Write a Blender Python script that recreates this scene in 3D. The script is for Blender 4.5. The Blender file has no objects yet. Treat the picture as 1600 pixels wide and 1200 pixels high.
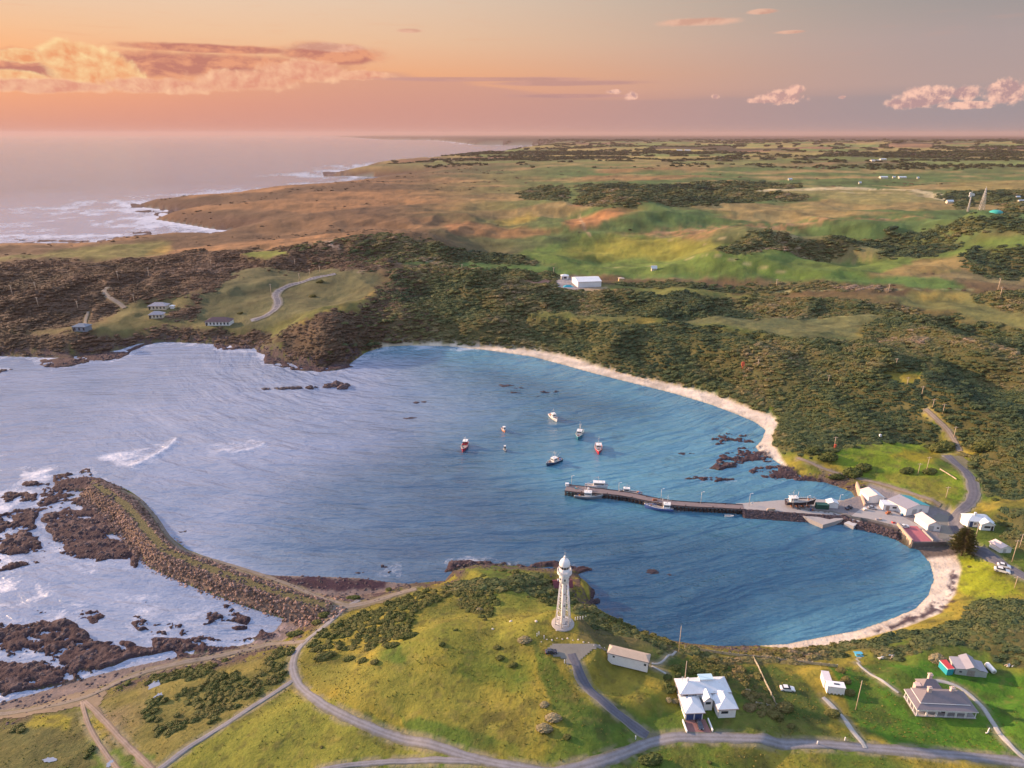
import bpy, bmesh, math, random
import numpy as np
from mathutils import Vector, Matrix
R = math.radians
random.seed(7)
sc = bpy.context.scene
COL = sc.collection

# ------------------------------------------------------------------ camera
CAM_H = 130.0
F = 1067.0                      # focal length in pixels of a 1600 px wide frame
PITCH = math.atan(391.0 / F)
cam_d = bpy.data.cameras.new('camera'); cam = bpy.data.objects.new('camera', cam_d); COL.objects.link(cam)
cam_d.sensor_width = 36.0; cam_d.lens = 36.0 * F / 1600.0
cam_d.clip_start = 1.0; cam_d.clip_end = 120000.0
cam.location = (0, 0, CAM_H); cam.rotation_euler = (math.pi / 2 - PITCH, 0, 0)
sc.camera = cam

# ------------------------------------------------------------------ render / exposure
sc.render.engine = 'CYCLES'
cy = sc.cycles
cy.use_denoising = True
try: cy.denoiser = 'OPENIMAGEDENOISE'
except Exception: pass
cy.max_bounces = 5; cy.diffuse_bounces = 2; cy.glossy_bounces = 2; cy.transmission_bounces = 2; cy.volume_bounces = 1
cy.transparent_max_bounces = 8
cy.use_adaptive_sampling = True; cy.adaptive_threshold = 0.02
cy.sample_clamp_indirect = 4.0
sc.view_settings.view_transform = 'Standard'; sc.view_settings.look = 'None'
sc.view_settings.exposure = 1.0; sc.view_settings.gamma = 1.0
try: sc.view_settings.use_curve_mapping = False
except Exception: pass

# ------------------------------------------------------------------ sun
SUN_AZ, SUN_EL = -68.0, 15.0    # degrees; azimuth from the view direction (+Y), negative = left
sun_d = bpy.data.lights.new('sun', 'SUN'); sun = bpy.data.objects.new('sun', sun_d); COL.objects.link(sun)
sun_d.energy = 5.0; sun_d.angle = R(1.0); sun_d.color = (1.0, 0.66, 0.40)
_sd = Vector((math.sin(R(SUN_AZ)) * math.cos(R(SUN_EL)), math.cos(R(SUN_AZ)) * math.cos(R(SUN_EL)), math.sin(R(SUN_EL))))
sun.rotation_euler = _sd.to_track_quat('Z', 'Y').to_euler()

# ------------------------------------------------------------------ node helper
def lin(r, g, b):
    f = lambda c: (c / 255 / 12.92) if c / 255 <= 0.04045 else ((c / 255 + 0.055) / 1.055) ** 2.4
    return (f(r), f(g), f(b), 1.0)

class NG:
    """tiny expression helper round a node tree"""
    def __init__(s, nt): s.nt = nt; s.L = nt.links; s.N = nt.nodes
    def n(s, t, **kw):
        x = s.N.new(t)
        for k, v in kw.items(): setattr(x, k, v)
        return x
    def put(s, sock, v):
        if isinstance(v, bpy.types.NodeSocket): s.L.new(v, sock)
        elif isinstance(v, (tuple, list)) and len(v) != len(sock.default_value): sock.default_value = tuple(v)[:len(sock.default_value)]
        else: sock.default_value = v
    def m(s, op, a, b=0.0, c=None, clamp=False):
        x = s.n('ShaderNodeMath', operation=op, use_clamp=clamp); s.put(x.inputs[0], a); s.put(x.inputs[1], b)
        if c is not None: s.put(x.inputs[2], c)
        return x.outputs[0]
    def add(s, a, b): return s.m('ADD', a, b)
    def sub(s, a, b): return s.m('SUBTRACT', a, b)
    def mul(s, a, b): return s.m('MULTIPLY', a, b)
    def sstep(s, v, a, b):
        x = s.n('ShaderNodeMapRange', interpolation_type='SMOOTHSTEP', clamp=True)
        s.put(x.inputs[0], v); s.put(x.inputs[1], a); s.put(x.inputs[2], b); x.inputs[3].default_value = 0; x.inputs[4].default_value = 1
        return x.outputs[0]
    def mix(s, f, a, b, mode='MIX'):
        x = s.n('ShaderNodeMix', data_type='RGBA', blend_type=mode, clamp_factor=True)
        s.put(x.inputs[0], f); s.put(x.inputs[6], a); s.put(x.inputs[7], b)
        return x.outputs[2]
    def noise(s, vec, scale, detail=4, rough=0.5, dist=0.0, dims='3D'):
        x = s.n('ShaderNodeTexNoise', noise_dimensions=dims)
        if vec is not None: s.put(x.inputs['Vector'], vec)
        x.inputs['Scale'].default_value = scale; x.inputs['Detail'].default_value = detail
        x.inputs['Roughness'].default_value = rough; x.inputs['Distortion'].default_value = dist
        return x.outputs[0]
    def comb(s, x_, y_, z_=0.0):
        x = s.n('ShaderNodeCombineXYZ'); s.put(x.inputs[0], x_); s.put(x.inputs[1], y_); s.put(x.inputs[2], z_); return x.outputs[0]
    def ramp(s, f, stops):
        x = s.n('ShaderNodeValToRGB'); s.put(x.inputs[0], f); e = x.color_ramp.elements
        while len(e) < len(stops): e.new(0.5)
        for k, (p, c) in zip(e, stops): k.position = p; k.color = c
        return x.outputs[0]

# ------------------------------------------------------------------ world: dusk sky with its clouds
EXTRA_SKY = 1.0
def build_world():
    w = bpy.data.worlds.new('World'); sc.world = w; w.use_nodes = True
    g = NG(w.node_tree); g.N.clear()
    out = g.n('ShaderNodeOutputWorld'); bg = g.n('ShaderNodeBackground'); g.L.new(bg.outputs[0], out.inputs[0])
    tc = g.n('ShaderNodeTexCoord'); sep = g.n('ShaderNodeSeparateXYZ'); g.L.new(tc.outputs['Generated'], sep.inputs[0])
    X, Y, Z = sep.outputs
    deg = 57.29578
    el = g.mul(g.m('ARCSINE', g.m('MAXIMUM', g.m('MINIMUM', Z, 1.0), -1.0)), deg)
    az = g.mul(g.m('ARCTAN2', X, Y), deg)
    caz = g.m('COSINE', g.mul(g.sub(az, -46.0), 1 / deg))           # 1 toward the sunset, -1 opposite
    t = g.sstep(caz, 0.15, 0.98)
    e = g.m('DIVIDE', g.m('MAXIMUM', el, 0.0), 90.0)
    E = lambda d: d / 90.0
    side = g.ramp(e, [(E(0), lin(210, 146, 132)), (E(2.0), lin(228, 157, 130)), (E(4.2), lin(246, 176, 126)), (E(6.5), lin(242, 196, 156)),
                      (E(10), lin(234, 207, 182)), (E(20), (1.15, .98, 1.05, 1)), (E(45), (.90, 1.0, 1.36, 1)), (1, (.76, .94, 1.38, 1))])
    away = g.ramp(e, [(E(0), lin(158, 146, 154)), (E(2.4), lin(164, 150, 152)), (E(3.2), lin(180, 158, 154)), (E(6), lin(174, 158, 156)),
                      (E(9.4), lin(150, 150, 148)), (E(22), (0.56, 0.70, 0.90, 1)), (E(45), (0.72, .92, 1.32, 1)), (1, (.76, .94, 1.38, 1))])  # upper stops made brighter and bluer than the visible band, as added ambient fill
    base = g.mix(t, away, side)
    # mauve bank along the horizon, its top a soft straight edge
    nb = g.noise(g.comb(g.mul(az, 0.05), g.mul(el, 0.7), 3.0), 3.0, 4)
    top = g.add(2.55, g.mul(g.sstep(az, 8.0, -12.0), 1.9))
    bank = g.sub(1.0, g.sstep(g.add(el, g.mul(g.sub(nb, 0.5), 0.5)), g.sub(top, 0.25), g.add(top, 0.12)))
    bank = g.mul(bank, g.sstep(az, -30.0, -8.0))
    base = g.mix(g.mul(bank, 0.55), base, g.mix(t, lin(156, 148, 152), lin(206, 150, 138)))
    # golden glow low at the far left
    gl = g.mul(g.sstep(g.m('ABSOLUTE', g.sub(az, -46.0)), 26.0, 0.0), g.sstep(g.m('ABSOLUTE', g.sub(el, 4.0)), 5.0, 0.0))
    base = g.mix(g.mul(gl, 0.6), base, (1.15, 0.52, 0.19, 1))
    # fine streaks
    st = g.noise(g.comb(g.mul(az, 0.08), g.mul(el, 1.1), 9.0), 3.2, 6, 0.6, 0.4)
    st = g.mul(g.sstep(st, 0.55, 0.75), g.mul(g.sstep(el, 3.0, 4.5), g.sstep(el, 12.0, 7.0)))
    base = g.mix(g.mul(st, 0.22), base, g.mix(t, lin(196, 160, 150), lin(235, 170, 130)))
    # cumulus
    def blob(a0, e0, ra, re):
        u = g.m('DIVIDE', g.sub(az, a0), ra); v = g.m('DIVIDE', g.sub(el, e0), re)
        return g.m('MAXIMUM', g.sub(1.0, g.m('SQRT', g.add(g.mul(u, u), g.mul(v, v)))), -1.0)
    def field(blobs):
        f = None
        for b in blobs:
            x = blob(*b); f = x if f is None else g.m('MAXIMUM', f, x)
        return f
    def pix(px, py):
        u = (px - 800) / F; v = (600 - py) / F
        y = math.cos(PITCH) + v * math.sin(PITCH); z = -math.sin(PITCH) + v * math.cos(PITCH); l = math.sqrt(u * u + y * y + z * z)
        return math.degrees(math.atan2(u, y)), math.degrees(math.asin(z / l))
    def bl(px, py, rx, ry):
        a0, e0 = pix(px, py); a1, _ = pix(px + rx, py); a2, _ = pix(px - rx, py); _, e1 = pix(px, py - ry)
        return (a0, e0, abs(a1 - a2) / 2, abs(e1 - e0))
    def warp(k, scale, seed, sx=1.0):
        v = g.comb(g.add(g.mul(az, sx), seed), el, seed)
        return g.mul(g.sub(g.noise(v, scale, 7, 0.62, 0.25), 0.5), k), v
    def cloud(col, blobs, k, scale, seed, lo, hi, c_sh, c_lit, sx=1.0, dark=None, amt=1.0, relief=9.0):
        n, v = warp(k, scale, seed, sx)
        f = g.add(field(blobs), n)
        a = g.mul(g.sstep(f, lo, hi), amt)
        v2 = g.comb(g.add(g.mul(g.add(az, -0.28), sx), seed), g.add(el, 0.34), seed)
        n2 = g.noise(v2, scale, 7, 0.62, 0.25); n1 = g.noise(v, scale, 7, 0.62, 0.25)
        rel = g.add(0.5, g.mul(g.sub(n1, n2), relief))
        rim = g.sub(1.0, g.sstep(f, lo, lo + 0.42))
        lit = g.m('MULTIPLY', g.add(g.mul(rel, 0.75), g.mul(rim, 0.55)), 1.0, clamp=True)
        return g.mix(a, col, g.mix(lit, c_sh, c_lit))
    # long purple bank of the left half, then towers and the lit cumulus line in front
    base = cloud(base, [bl(330, 104, 260, 26), bl(520, 84, 100, 20), bl(330, 76, 160, 9), bl(60, 100, 150, 26)], 1.2, 0.8, 3.1, -0.08, 0.42,
                 lin(196, 128, 112), lin(232, 160, 124), sx=0.45)
    base = cloud(base, [bl(115, 92, 74, 34), bl(150, 110, 90, 34), bl(35, 88, 55, 14), bl(20, 122, 70, 16)], 0.95, 0.8, 7.3, 0.02, 0.34,
                 lin(238, 160, 112), lin(255, 222, 164), relief=3.0)
    base = cloud(base, [bl(250, 134, 120, 14), bl(390, 126, 100, 18), bl(480, 112, 80, 20), bl(70, 134, 150, 13), bl(560, 118, 60, 9)], 1.15, 0.9, 21.7, -0.04, 0.36,
                 lin(226, 154, 128), lin(252, 200, 160), relief=2.8)
    base = cloud(base, [bl(520, 74, 70, 9), bl(640, 48, 26, 5), bl(1090, 34, 80, 9), bl(1190, 18, 30, 5), bl(1235, 50, 34, 4)], 0.9, 0.8, 33.3, 0.05, 0.5,
                 lin(214, 160, 138), lin(238, 186, 160), sx=0.5, amt=0.75)
    base = cloud(base, [bl(1222, 152, 48, 14), bl(1240, 142, 22, 12), bl(1118, 151, 8, 6), bl(985, 150, 14, 9), bl(960, 143, 16, 5), bl(1316, 152, 8, 4), bl(1195, 157, 40, 6)], 1.35, 1.9, 44.4, 0.12, 0.5,
                 lin(196, 156, 150), lin(248, 196, 174), relief=6)
    base = cloud(base, [bl(1450, 150, 58, 20), bl(1508, 146, 30, 16), bl(1575, 144, 48, 24), bl(1420, 162, 50, 12), bl(1510, 164, 60, 8), bl(1660, 148, 70, 26)], 1.25, 1.5, 55.1, 0.08, 0.42,
                 lin(184, 150, 150), lin(252, 202, 180), relief=6)
    base = cloud(base, [bl(880, 130, 160, 6), bl(760, 124, 200, 5), bl(900, 150, 120, 5)], 0.9, 0.9, 61.0, 0.0, 0.5,
                 lin(178, 138, 140), lin(196, 150, 146), sx=0.25, amt=0.6)
    # some physical sky blended into the brightened ramp high up
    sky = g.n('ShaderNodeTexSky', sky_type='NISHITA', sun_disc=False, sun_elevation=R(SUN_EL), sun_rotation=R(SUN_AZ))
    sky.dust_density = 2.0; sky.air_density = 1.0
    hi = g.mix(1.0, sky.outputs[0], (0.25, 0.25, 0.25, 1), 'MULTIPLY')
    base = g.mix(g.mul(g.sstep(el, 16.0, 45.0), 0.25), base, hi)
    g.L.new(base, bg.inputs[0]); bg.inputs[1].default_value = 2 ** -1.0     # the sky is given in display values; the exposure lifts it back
    w.cycles.sampling_method = 'MANUAL'; w.cycles.sample_map_resolution = 512
build_world()

# ------------------------------------------------------------------ pixel of the photograph -> point of the place
_cp, _sp = math.cos(PITCH), math.sin(PITCH)
def G(px, py, z=0.0):
    u = (px - 800) / F; v = (600 - py) / F
    dy = _cp + v * _sp; dz = -_sp + v * _cp
    if dz > -0.0028: dz = -0.0028
    t = (CAM_H - z) / -dz
    return (u * t, dy * t)

# ------------------------------------------------------------------ numpy noise
def _h(ix, iy, s):
    n = (ix.astype(np.int64) * 374761393 + iy.astype(np.int64) * 668265263 + s * 1442695041) & 0x7fffffff
    n = ((n ^ (n >> 13)) * 1274126177) & 0x7fffffff
    return ((n ^ (n >> 16)) & 0xffff) / 65535.0
def vnoise(x, y, s=0):
    ix = np.floor(x); iy = np.floor(y); fx = x - ix; fy = y - iy
    fx = fx * fx * (3 - 2 * fx); fy = fy * fy * (3 - 2 * fy)
    ix = ix.astype(np.int64); iy = iy.astype(np.int64)
    a = _h(ix, iy, s); b = _h(ix + 1, iy, s); c = _h(ix, iy + 1, s); d = _h(ix + 1, iy + 1, s)
    return (a + (b - a) * fx) * (1 - fy) + (c + (d - c) * fx) * fy
def fbm(x, y, sc_, oct=4, s=0, gain=0.5):
    r = 0; a = 1; tot = 0; k = 1.0 / sc_
    for i in range(oct):
        r = r + a * vnoise(x * k + 17.3 * i, y * k - 9.1 * i, s + i); tot += a; a *= gain; k *= 2.03
    return r / tot                                    # 0..1, mean .5
def sst(v, a, b):
    t = np.clip((v - a) / (b - a), 0, 1); return t * t * (3 - 2 * t)
def inpoly(x, y, P):
    x0, x1 = P[:, 0].min(), P[:, 0].max(); y0, y1 = P[:, 1].min(), P[:, 1].max()
    res = np.zeros(x.shape, bool)
    idx = np.nonzero((x >= x0) & (x <= x1) & (y >= y0) & (y <= y1))[0]
    if len(idx) == 0: return res
    X, Y = x[idx], y[idx]; c = np.zeros(len(idx), bool); n = len(P)
    for i in range(n):
        xa, ya = P[i]; xb, yb = P[i - 1]
        if ya == yb: continue
        c ^= ((ya > Y) != (yb > Y)) & (X < (xb - xa) * (Y - ya) / (yb - ya) + xa)
    res[idx] = c
    return res
def dseg(x, y, P, closed=False, lim=1e9):
    """distance to a polyline (only segments within lim matter)"""
    d = np.full(x.shape, float(lim)); n = len(P)
    for i in range(n if closed else n - 1):
        ax, ay = P[i]; bx, by = P[(i + 1) % n]
        x0, x1 = min(ax, bx) - lim, max(ax, bx) + lim; y0, y1 = min(ay, by) - lim, max(ay, by) + lim
        idx = np.nonzero((x > x0) & (x < x1) & (y > y0) & (y < y1))[0]
        if len(idx) == 0: continue
        X, Y = x[idx], y[idx]; dx, dy = bx - ax, by - ay; L2 = dx * dx + dy * dy + 1e-9
        t = np.clip(((X - ax) * dx + (Y - ay) * dy) / L2, 0, 1)
        q = np.hypot(X - ax - t * dx, Y - ay - t * dy)
        d[idx] = np.minimum(d[idx], q)
    return d
def gp(pts, z=0.0): return np.array([G(a, b, z) for a, b in pts])
# ================================================================== TERRAIN
COAST_OUT = [(-700, 420), (-250, 392), (0, 386), (60, 384), (150, 384), (160, 378), (205, 375), (262, 371), (330, 370), (374, 361), (330, 357), (290, 350), (240, 342), (262, 338), (305, 332),
             (262, 328), (205, 321), (280, 316), (330, 311), (400, 303), (480, 297), (540, 290), (560, 287), (600, 281), (642, 277), (580, 276), (515, 273), (545, 268), (600, 265), (566, 260), (640, 255), (720, 249),
             (760, 246), (790, 240), (840, 234), (860, 230), (830, 227.5), (740, 226), (712, 222), (680, 219), (600, 218), (520, 213.5)]
COAST_IN = [(1900, 1800), (-600, 1800), (-700, 1200), (-200, 1130), (0, 1098), (60, 1082), (120, 1063), (190, 1045), (260, 1030), (330, 1018), (390, 1006), (430, 985), (446, 965), (440, 955), (400, 944), (340, 925), (290, 905), (240, 882), (208, 858),
            (186, 818), (158, 790), (134, 768), (140, 752), (165, 752), (195, 764), (218, 780), (240, 804), (262, 838), (292, 860), (350, 882), (400, 896), (430, 899), (500, 901), (560, 903), (605, 909),
            (640, 912), (695, 908), (708, 892), (742, 882), (790, 884), (850, 888), (900, 892), (908, 905), (906, 922), (918, 938), (932, 950), (962, 967), (1000, 987), (1040, 1000), (1080, 1006), (1130, 1010), (1180, 1009),
            (1230, 1006), (1290, 994), (1340, 985), (1395, 966), (1430, 951), (1450, 931), (1459, 905), (1453, 880), (1436, 860), (1412, 851), (1392, 838), (1357, 827), (1335, 822), (1318, 815), (1290, 809), (1245, 803), (1160, 796), (1150, 788),
            (1180, 784), (1250, 782), (1320, 783), (1336, 776), (1330, 768), (1300, 757), (1262, 747), (1236, 738), (1205, 716), (1190, 712), (1180, 698), (1190, 688), (1196, 672), (1180, 660), (1150, 647), (1110, 632), (1050, 614), (990, 599), (930, 584),
            (880, 570), (830, 557), (760, 547), (700, 541), (640, 540), (600, 542), (572, 550), (545, 569), (500, 574), (470, 571), (430, 560), (405, 550), (395, 542), (330, 537), (262, 534), (215, 537), (185, 547),
            (150, 553), (100, 559), (60, 558), (0, 556), (-250, 560), (-700, 600)]
BEACH = {  # waterline pixel -> inland edge pixel (only where sand lies behind the waterline)
    (1230, 1006): (1236, 1009), (1290, 994): (1300, 1004), (1340, 985): (1352, 993), (1395, 966): (1418, 976), (1430, 951): (1470, 955), (1450, 931): (1493, 925), (1459, 905): (1502, 885), (1453, 880): (1490, 860), (1436, 860): (1475, 853),
    (1205, 716): (1216, 706), (1190, 712): (1214, 700), (1180, 698): (1206, 692), (1190, 688): (1208, 676), (1196, 672): (1216, 660), (1180, 660): (1206, 649), (1150, 647): (1168, 636),
    (1110, 632): (1122, 618), (1050, 614): (1060, 602), (990, 599): (996, 588), (930, 584): (938, 573), (880, 570): (888, 557), (830, 557): (834, 546.5), (760, 547): (762, 540), (700, 541): (700, 535.5), (640, 540): (640, 535.5), (600, 542): (600, 537),
    (430, 985): (470, 975), (446, 965): (480, 952), (390, 1006): (440, 1000), (400, 896): (410, 915), (430, 899): (440, 925), (500, 901): (500, 932), (560, 903): (560, 930), (605, 909): (600, 922),
    (330, 1018): (350, 1025), (260, 1030): (270, 1040), (190, 1045): (200, 1056), (120, 1063): (130, 1078), (60, 1082): (60, 1098), (0, 1098): (0, 1116), (-200, 1130): (-200, 1150),
    (240, 882): (238, 868)}
outP = gp(COAST_OUT); inP = gp(COAST_IN)
far = np.array([(-9000., 60000.), (60000., 60000.), (60000., -400.)])
COASTP = np.vstack([outP, far, inP])
SANDP = np.vstack([outP, far, np.array([G(*BEACH[p], 1.2) if p in BEACH else G(*p) for p in COAST_IN])])

CTL = np.array([
 (878,980,18),(700,1000,14),(600,1060,11),(500,1010,6),(450,1060,5.5),(640,955,9),(760,920,8),(830,905,6.5),(860,905,6),(950,960,12),(1000,1040,14),(1110,1120,11),(900,1100,14),(700,1130,11),(1050,1170,10),(1200,1180,9),
 (1300,1080,9.5),(1200,1040,9),(1470,1115,9),(1400,1040,8.5),(1550,1050,9),(1590,1180,9),(1400,1190,9),(300,1100,4.5),(150,1100,3),(50,1150,4),(300,1190,6),(600,1190,8),(0,1200,5),(450,1150,7.5),(560,945,3),(520,940,3),(600,930,4),
 (1440,1000,9),(1500,960,8),(1590,980,14),(1540,905,5),(1510,880,4),(1560,860,6),(1500,800,3),(1590,800,10),(1590,700,13),(1440,800,2.4),(1380,790,2.4),(1300,800,2.2),(1420,830,2.2),(1400,760,3.2),(1340,745,3),(1420,700,5),(1500,730,6),(1350,690,4),(1320,650,11),(1290,630,13),(1240,655,10),
 (1400,640,14),(1450,600,15),(1500,640,16),(1590,640,18),(1250,590,15),(1400,570,19),(1550,560,22),(1150,590,12),(1050,570,11),(950,550,11),(850,520,13),(700,500,16),(600,490,19),(520,490,22),(480,500,20),(455,520,15),(400,520,7),(430,470,10),
 (340,510,6),(240,500,8),(130,515,6),(50,520,8),(300,450,15),(150,450,16),(0,450,14),(-300,450,14),(500,430,17),(600,420,20),(750,440,16),(750,470,14),(880,440,10),(915,445,10),(900,492,13),(1050,480,12),(1200,470,14),(1250,510,11),(1100,500,13),(1400,480,16),
 (1400,515,14),(1550,450,22),(1300,420,13),(1000,415,12),(800,405,13),(600,372,34),(300,385,10),(100,395,8),(450,330,20),(700,330,27),(850,345,24),(900,325,36),(980,312,48),(1080,330,36),(1200,362,40),(1300,372,34),(1380,350,40),(1450,375,30),(1530,330,60),(1590,345,50),(1400,398,16),
 (1300,395,15),(1150,395,30),(1250,310,36),(1400,300,32),(700,270,26),(900,260,32),(1100,260,36),(1400,250,42),(1590,240,50),(900,225,50),(1200,222,60),(1500,222,70),(2000,900,20),(2000,600,25),(2200,350,50),(1900,1150,15),(-300,1100,3),(-300,500,10)], float)
_cx = np.array([G(a, b, c) for a, b, c in CTL]); _ca = np.arctan2(_cx[:, 0], _cx[:, 1]) * 2.2; _cr = np.log(np.hypot(_cx[:, 0], _cx[:, 1])) * 2.6
def ctl_height(x, y):
    a = np.arctan2(x, y) * 2.2; r = np.log(np.maximum(np.hypot(x, y), 20)) * 2.6
    num = np.zeros(x.shape); den = np.zeros(x.shape)
    for i in range(len(CTL)):
        w = 1.0 / ((a - _ca[i]) ** 2 + (r - _cr[i]) ** 2 + 0.004) ** 1.7
        num += w * CTL[i, 2]; den += w
    return num / den

# polar grid, finer where the place is near
NT, NR = 980, 720
th = np.concatenate([np.linspace(-70, -44, 40, endpoint=False), np.linspace(-44, 44, NT - 80, endpoint=False), np.linspace(44, 70, 40)])
ang = np.concatenate([np.linspace(61, 2.2, NR - 60, endpoint=False), np.geomspace(2.2, 0.15, 60)])
rr = CAM_H / np.tan(np.radians(ang))
T, RR = np.meshgrid(np.radians(th), rr, indexing='ij')
gx = (np.sin(T) * RR).ravel(); gy = (np.cos(T) * RR).ravel(); gr = RR.ravel()
land = inpoly(gx, gy, COASTP)
far_m = gr > 2500
dC = np.full(gx.shape, 4000.0); near = gr < 6000
limarr = 260.0
d1 = dseg(gx, gy, COASTP, True, 400.0); d2 = dseg(gx, gy, SANDP, True, 400.0)
up = inpoly(gx, gy, SANDP)
d = np.where(land, d1, -d1); du = np.where(up, d2, 0.0)
rag = (fbm(gx, gy, 9.0, 3, 5) - .5)
Z = ctl_height(gx, gy)
amp = np.interp(gr, [0, 200, 350, 600, 900, 1600, 4000, 9000], [0.8, 1.0, 2.2, 4, 6.5, 9, 18, 24])
scl = np.interp(gr, [0, 300, 900, 3000], [40, 60, 170, 420])
n_big = fbm(gx, gy * 1.6, 90.0, 4, 11) - .5
n_huge = fbm(gx, gy * 1.7, 330.0, 4, 12) - .5
n_sm = fbm(gx, gy, 22.0, 4, 13) - .5
wfar = sst(gr, 600, 1500)
ridge = 1 - np.abs(2 * fbm(gx * 0.8 + gy * 0.5, gy * 1.6, 210.0, 4, 15) - 1)
rdg = 1 - np.abs(2 * fbm(gx * 1.2 + gy * .35, gy * .9 - gx * .2, 95.0, 3, 19) - 1)
nz = np.interp(gr, [0, 200, 330, 900, 1500], [0, 0, 1, 1, 0]) * (rdg - .62) * 9.0 + amp * (n_big * (1 - wfar) + (n_huge + (ridge - .6) * 0.8) * wfar) * 1.1 + n_sm * np.interp(gr, [0, 250, 500, 2000], [1.0, 3.0, 4.5, 4.0])
ramp_len = np.interp(gr, [0, 200, 600, 2000], [13, 15, 24, 90])
H = np.where(land, np.minimum(0.10 * np.abs(d) + 0.02, 1.6), np.maximum(-0.09 * np.abs(d) - 0.05, -3.2))
H = H + np.where(up, (Z + nz) * (1 - np.exp(-du / ramp_len)), 0)
# flat-lying harbour ground and other level places: (px, py, z, radius m, feather m)
def level(cx, cy, z, rad, fe):
    global H
    q = np.hypot(gx - cx, gy - cy); w = 1 - sst(q, rad, rad + fe); H = H * (1 - w) + z * w
# breakwater body: rubble ridge
BW = gp([(150, 760), (196, 790), (226, 826), (258, 862), (320, 888), (392, 914), (462, 936), (505, 948)], 3.0)
qb = dseg(gx, gy, BW, False, 40)
bw_h = 4.2 * (1 - sst(qb, 1.4, 6.6)) - 0.5
H = np.where(qb < 7, np.maximum(np.minimum(H, 4.2), bw_h), H)
# reefs awash: rock ribs that break the surface
REEF = [([(60, 745), (130, 735), (175, 752), (180, 800), (205, 850), (215, 880), (150, 880), (90, 850), (70, 790)], 0.82, 6.0),
        ([(-60, 790), (40, 745), (80, 760), (75, 850), (60, 890), (-60, 900)], 0.62, 5.0),
        ([(10, 824), (65, 828), (72, 856), (30, 858), (5, 850)], 0.85, 8.0),
        ([(70, 832), (135, 838), (190, 870), (198, 882), (140, 882), (80, 860)], 0.74, 5.0),
        ([(-60, 985), (20, 965), (60, 962), (130, 970), (170, 990), (230, 1010), (330, 1015), (200, 1045), (120, 1065), (40, 1088), (-60, 1110)], 0.80, 7.0),
        ([(20, 930), (120, 935), (180, 960), (130, 972), (60, 960), (0, 970)], 0.42, 4.0),
        ([(300, 962), (340, 952), (395, 955), (425, 972), (380, 984), (330, 978)], 0.80, 6.0),
        ([(160, 930), (300, 930), (330, 1000), (230, 1000)], 0.45, 3.0), ([(255, 968), (300, 965), (302, 985), (262, 988)], 0.66, 3.0),
        ([(230, 996), (330, 990), (400, 985), (430, 965), (455, 975), (400, 1010), (320, 1022), (250, 1030)], 0.78, 4.0),
        ([(1098, 690), (1105, 680), (1175, 671), (1190, 688), (1140, 697)], 0.74, 5.0), ([(1090, 727), (1130, 706), (1180, 700), (1205, 712), (1180, 722), (1120, 731)], 0.80, 6.0),
        ([(1066, 752), (1100, 740), (1152, 742), (1146, 751)], 0.78, 4.0), ([(1172, 733), (1200, 722), (1240, 728), (1262, 745), (1200, 750)], 0.68, 4.0), ([(1150, 698), (1200, 684), (1212, 700), (1200, 724), (1170, 722)], 0.78, 4.0), ([(1180, 722), (1232, 722), (1275, 744), (1330, 762), (1336, 776), (1290, 762), (1230, 752), (1176, 745)], 0.62, 3.0),
        ([(390, 536), (430, 548), (500, 564), (552, 556), (556, 574), (500, 584), (436, 576), (396, 562)], 0.84, 4.5), ([(50, 562), (110, 552), (185, 548), (215, 536), (250, 530), (180, 564), (60, 576)], 0.82, 4.0),
        ([(320, 532), (400, 536), (400, 550), (330, 544)], 0.64, 3.0), ([(-60, 570), (12, 574), (10, 585), (-60, 590)], 0.6, 3.0), ([(700, 880), (760, 874), (860, 880), (912, 890), (908, 912), (860, 896), (780, 890), (700, 905)], 0.74, 5.0),
        ([(905, 905), (930, 930), (925, 950), (905, 935)], 0.66, 3.0), ([(560, 884), (615, 880), (612, 896), (560, 898)], 0.36, 2.0), ([(-60, 370), (150, 375), (200, 366), (300, 362), (380, 355), (330, 368), (150, 386), (-60, 392)], 0.62, 14.0),
        ([(190, 362), (240, 360), (245, 366), (190, 366)], 0.72, 12.0), ([(200, 316), (310, 326), (250, 336), (380, 352), (300, 350), (200, 330)], 0.62, 16.0), ([(500, 268), (600, 262), (640, 274), (560, 276), (500, 276)], 0.6, 25.0),
        ([(1085, 1003), (1180, 1003), (1290, 990), (1290, 1000), (1180, 1014), (1085, 1012)], 0.55, 3.0), ([(1262, 1000), (1300, 985), (1330, 984), (1340, 992), (1300, 1004)], 0.3, 2.0)]
rock = np.zeros(gx.shape)
warpx = gx + (fbm(gx, gy, 14, 3, 31) - .5) * 14; warpy = gy + (fbm(gx, gy, 14, 3, 32) - .5) * 14
for P, dens, amp_ in REEF:
    W = gp(P, 0.3); size = max(np.ptp(W[:, 0]), np.ptp(W[:, 1]))
    m = inpoly(warpx, warpy, W)
    idx = np.nonzero(m)[0]
    if not len(idx): continue
    k = max(1.0, np.median(gr[idx]) / 260.0)
    e = sst(dseg(warpx[idx], warpy[idx], W, True, 60), 0, 2.5 * k)
    n = 0.56 * fbm(gx[idx] * .65, gy[idx] * 1.8, 9.0 * k, 5, 41, .62) + 0.44 * fbm(gx[idx] * .8, gy[idx] * 1.6, 2.6 * k, 4, 44, .66)
    hgt = (n - (1 - dens) * 0.46 - 0.345) * amp_ * 1.9
    hgt = np.minimum(hgt, 0.45 + 0.30 * hgt) + (fbm(gx[idx], gy[idx], 1.5 * k, 3, 47, .7) - .5) * 1.5
    hgt = np.where(hgt > 0, hgt * .62 + .12, hgt); hgt = hgt * e - 0.45 * (1 - e)
    new = np.maximum(H[idx], hgt)
    rock[idx] = np.maximum(rock[idx], np.where((hgt > H[idx] - 0.15) & (H[idx] < 1.4), 1.0, 0.0))
    H[idx] = new
H0 = H.copy()

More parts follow.
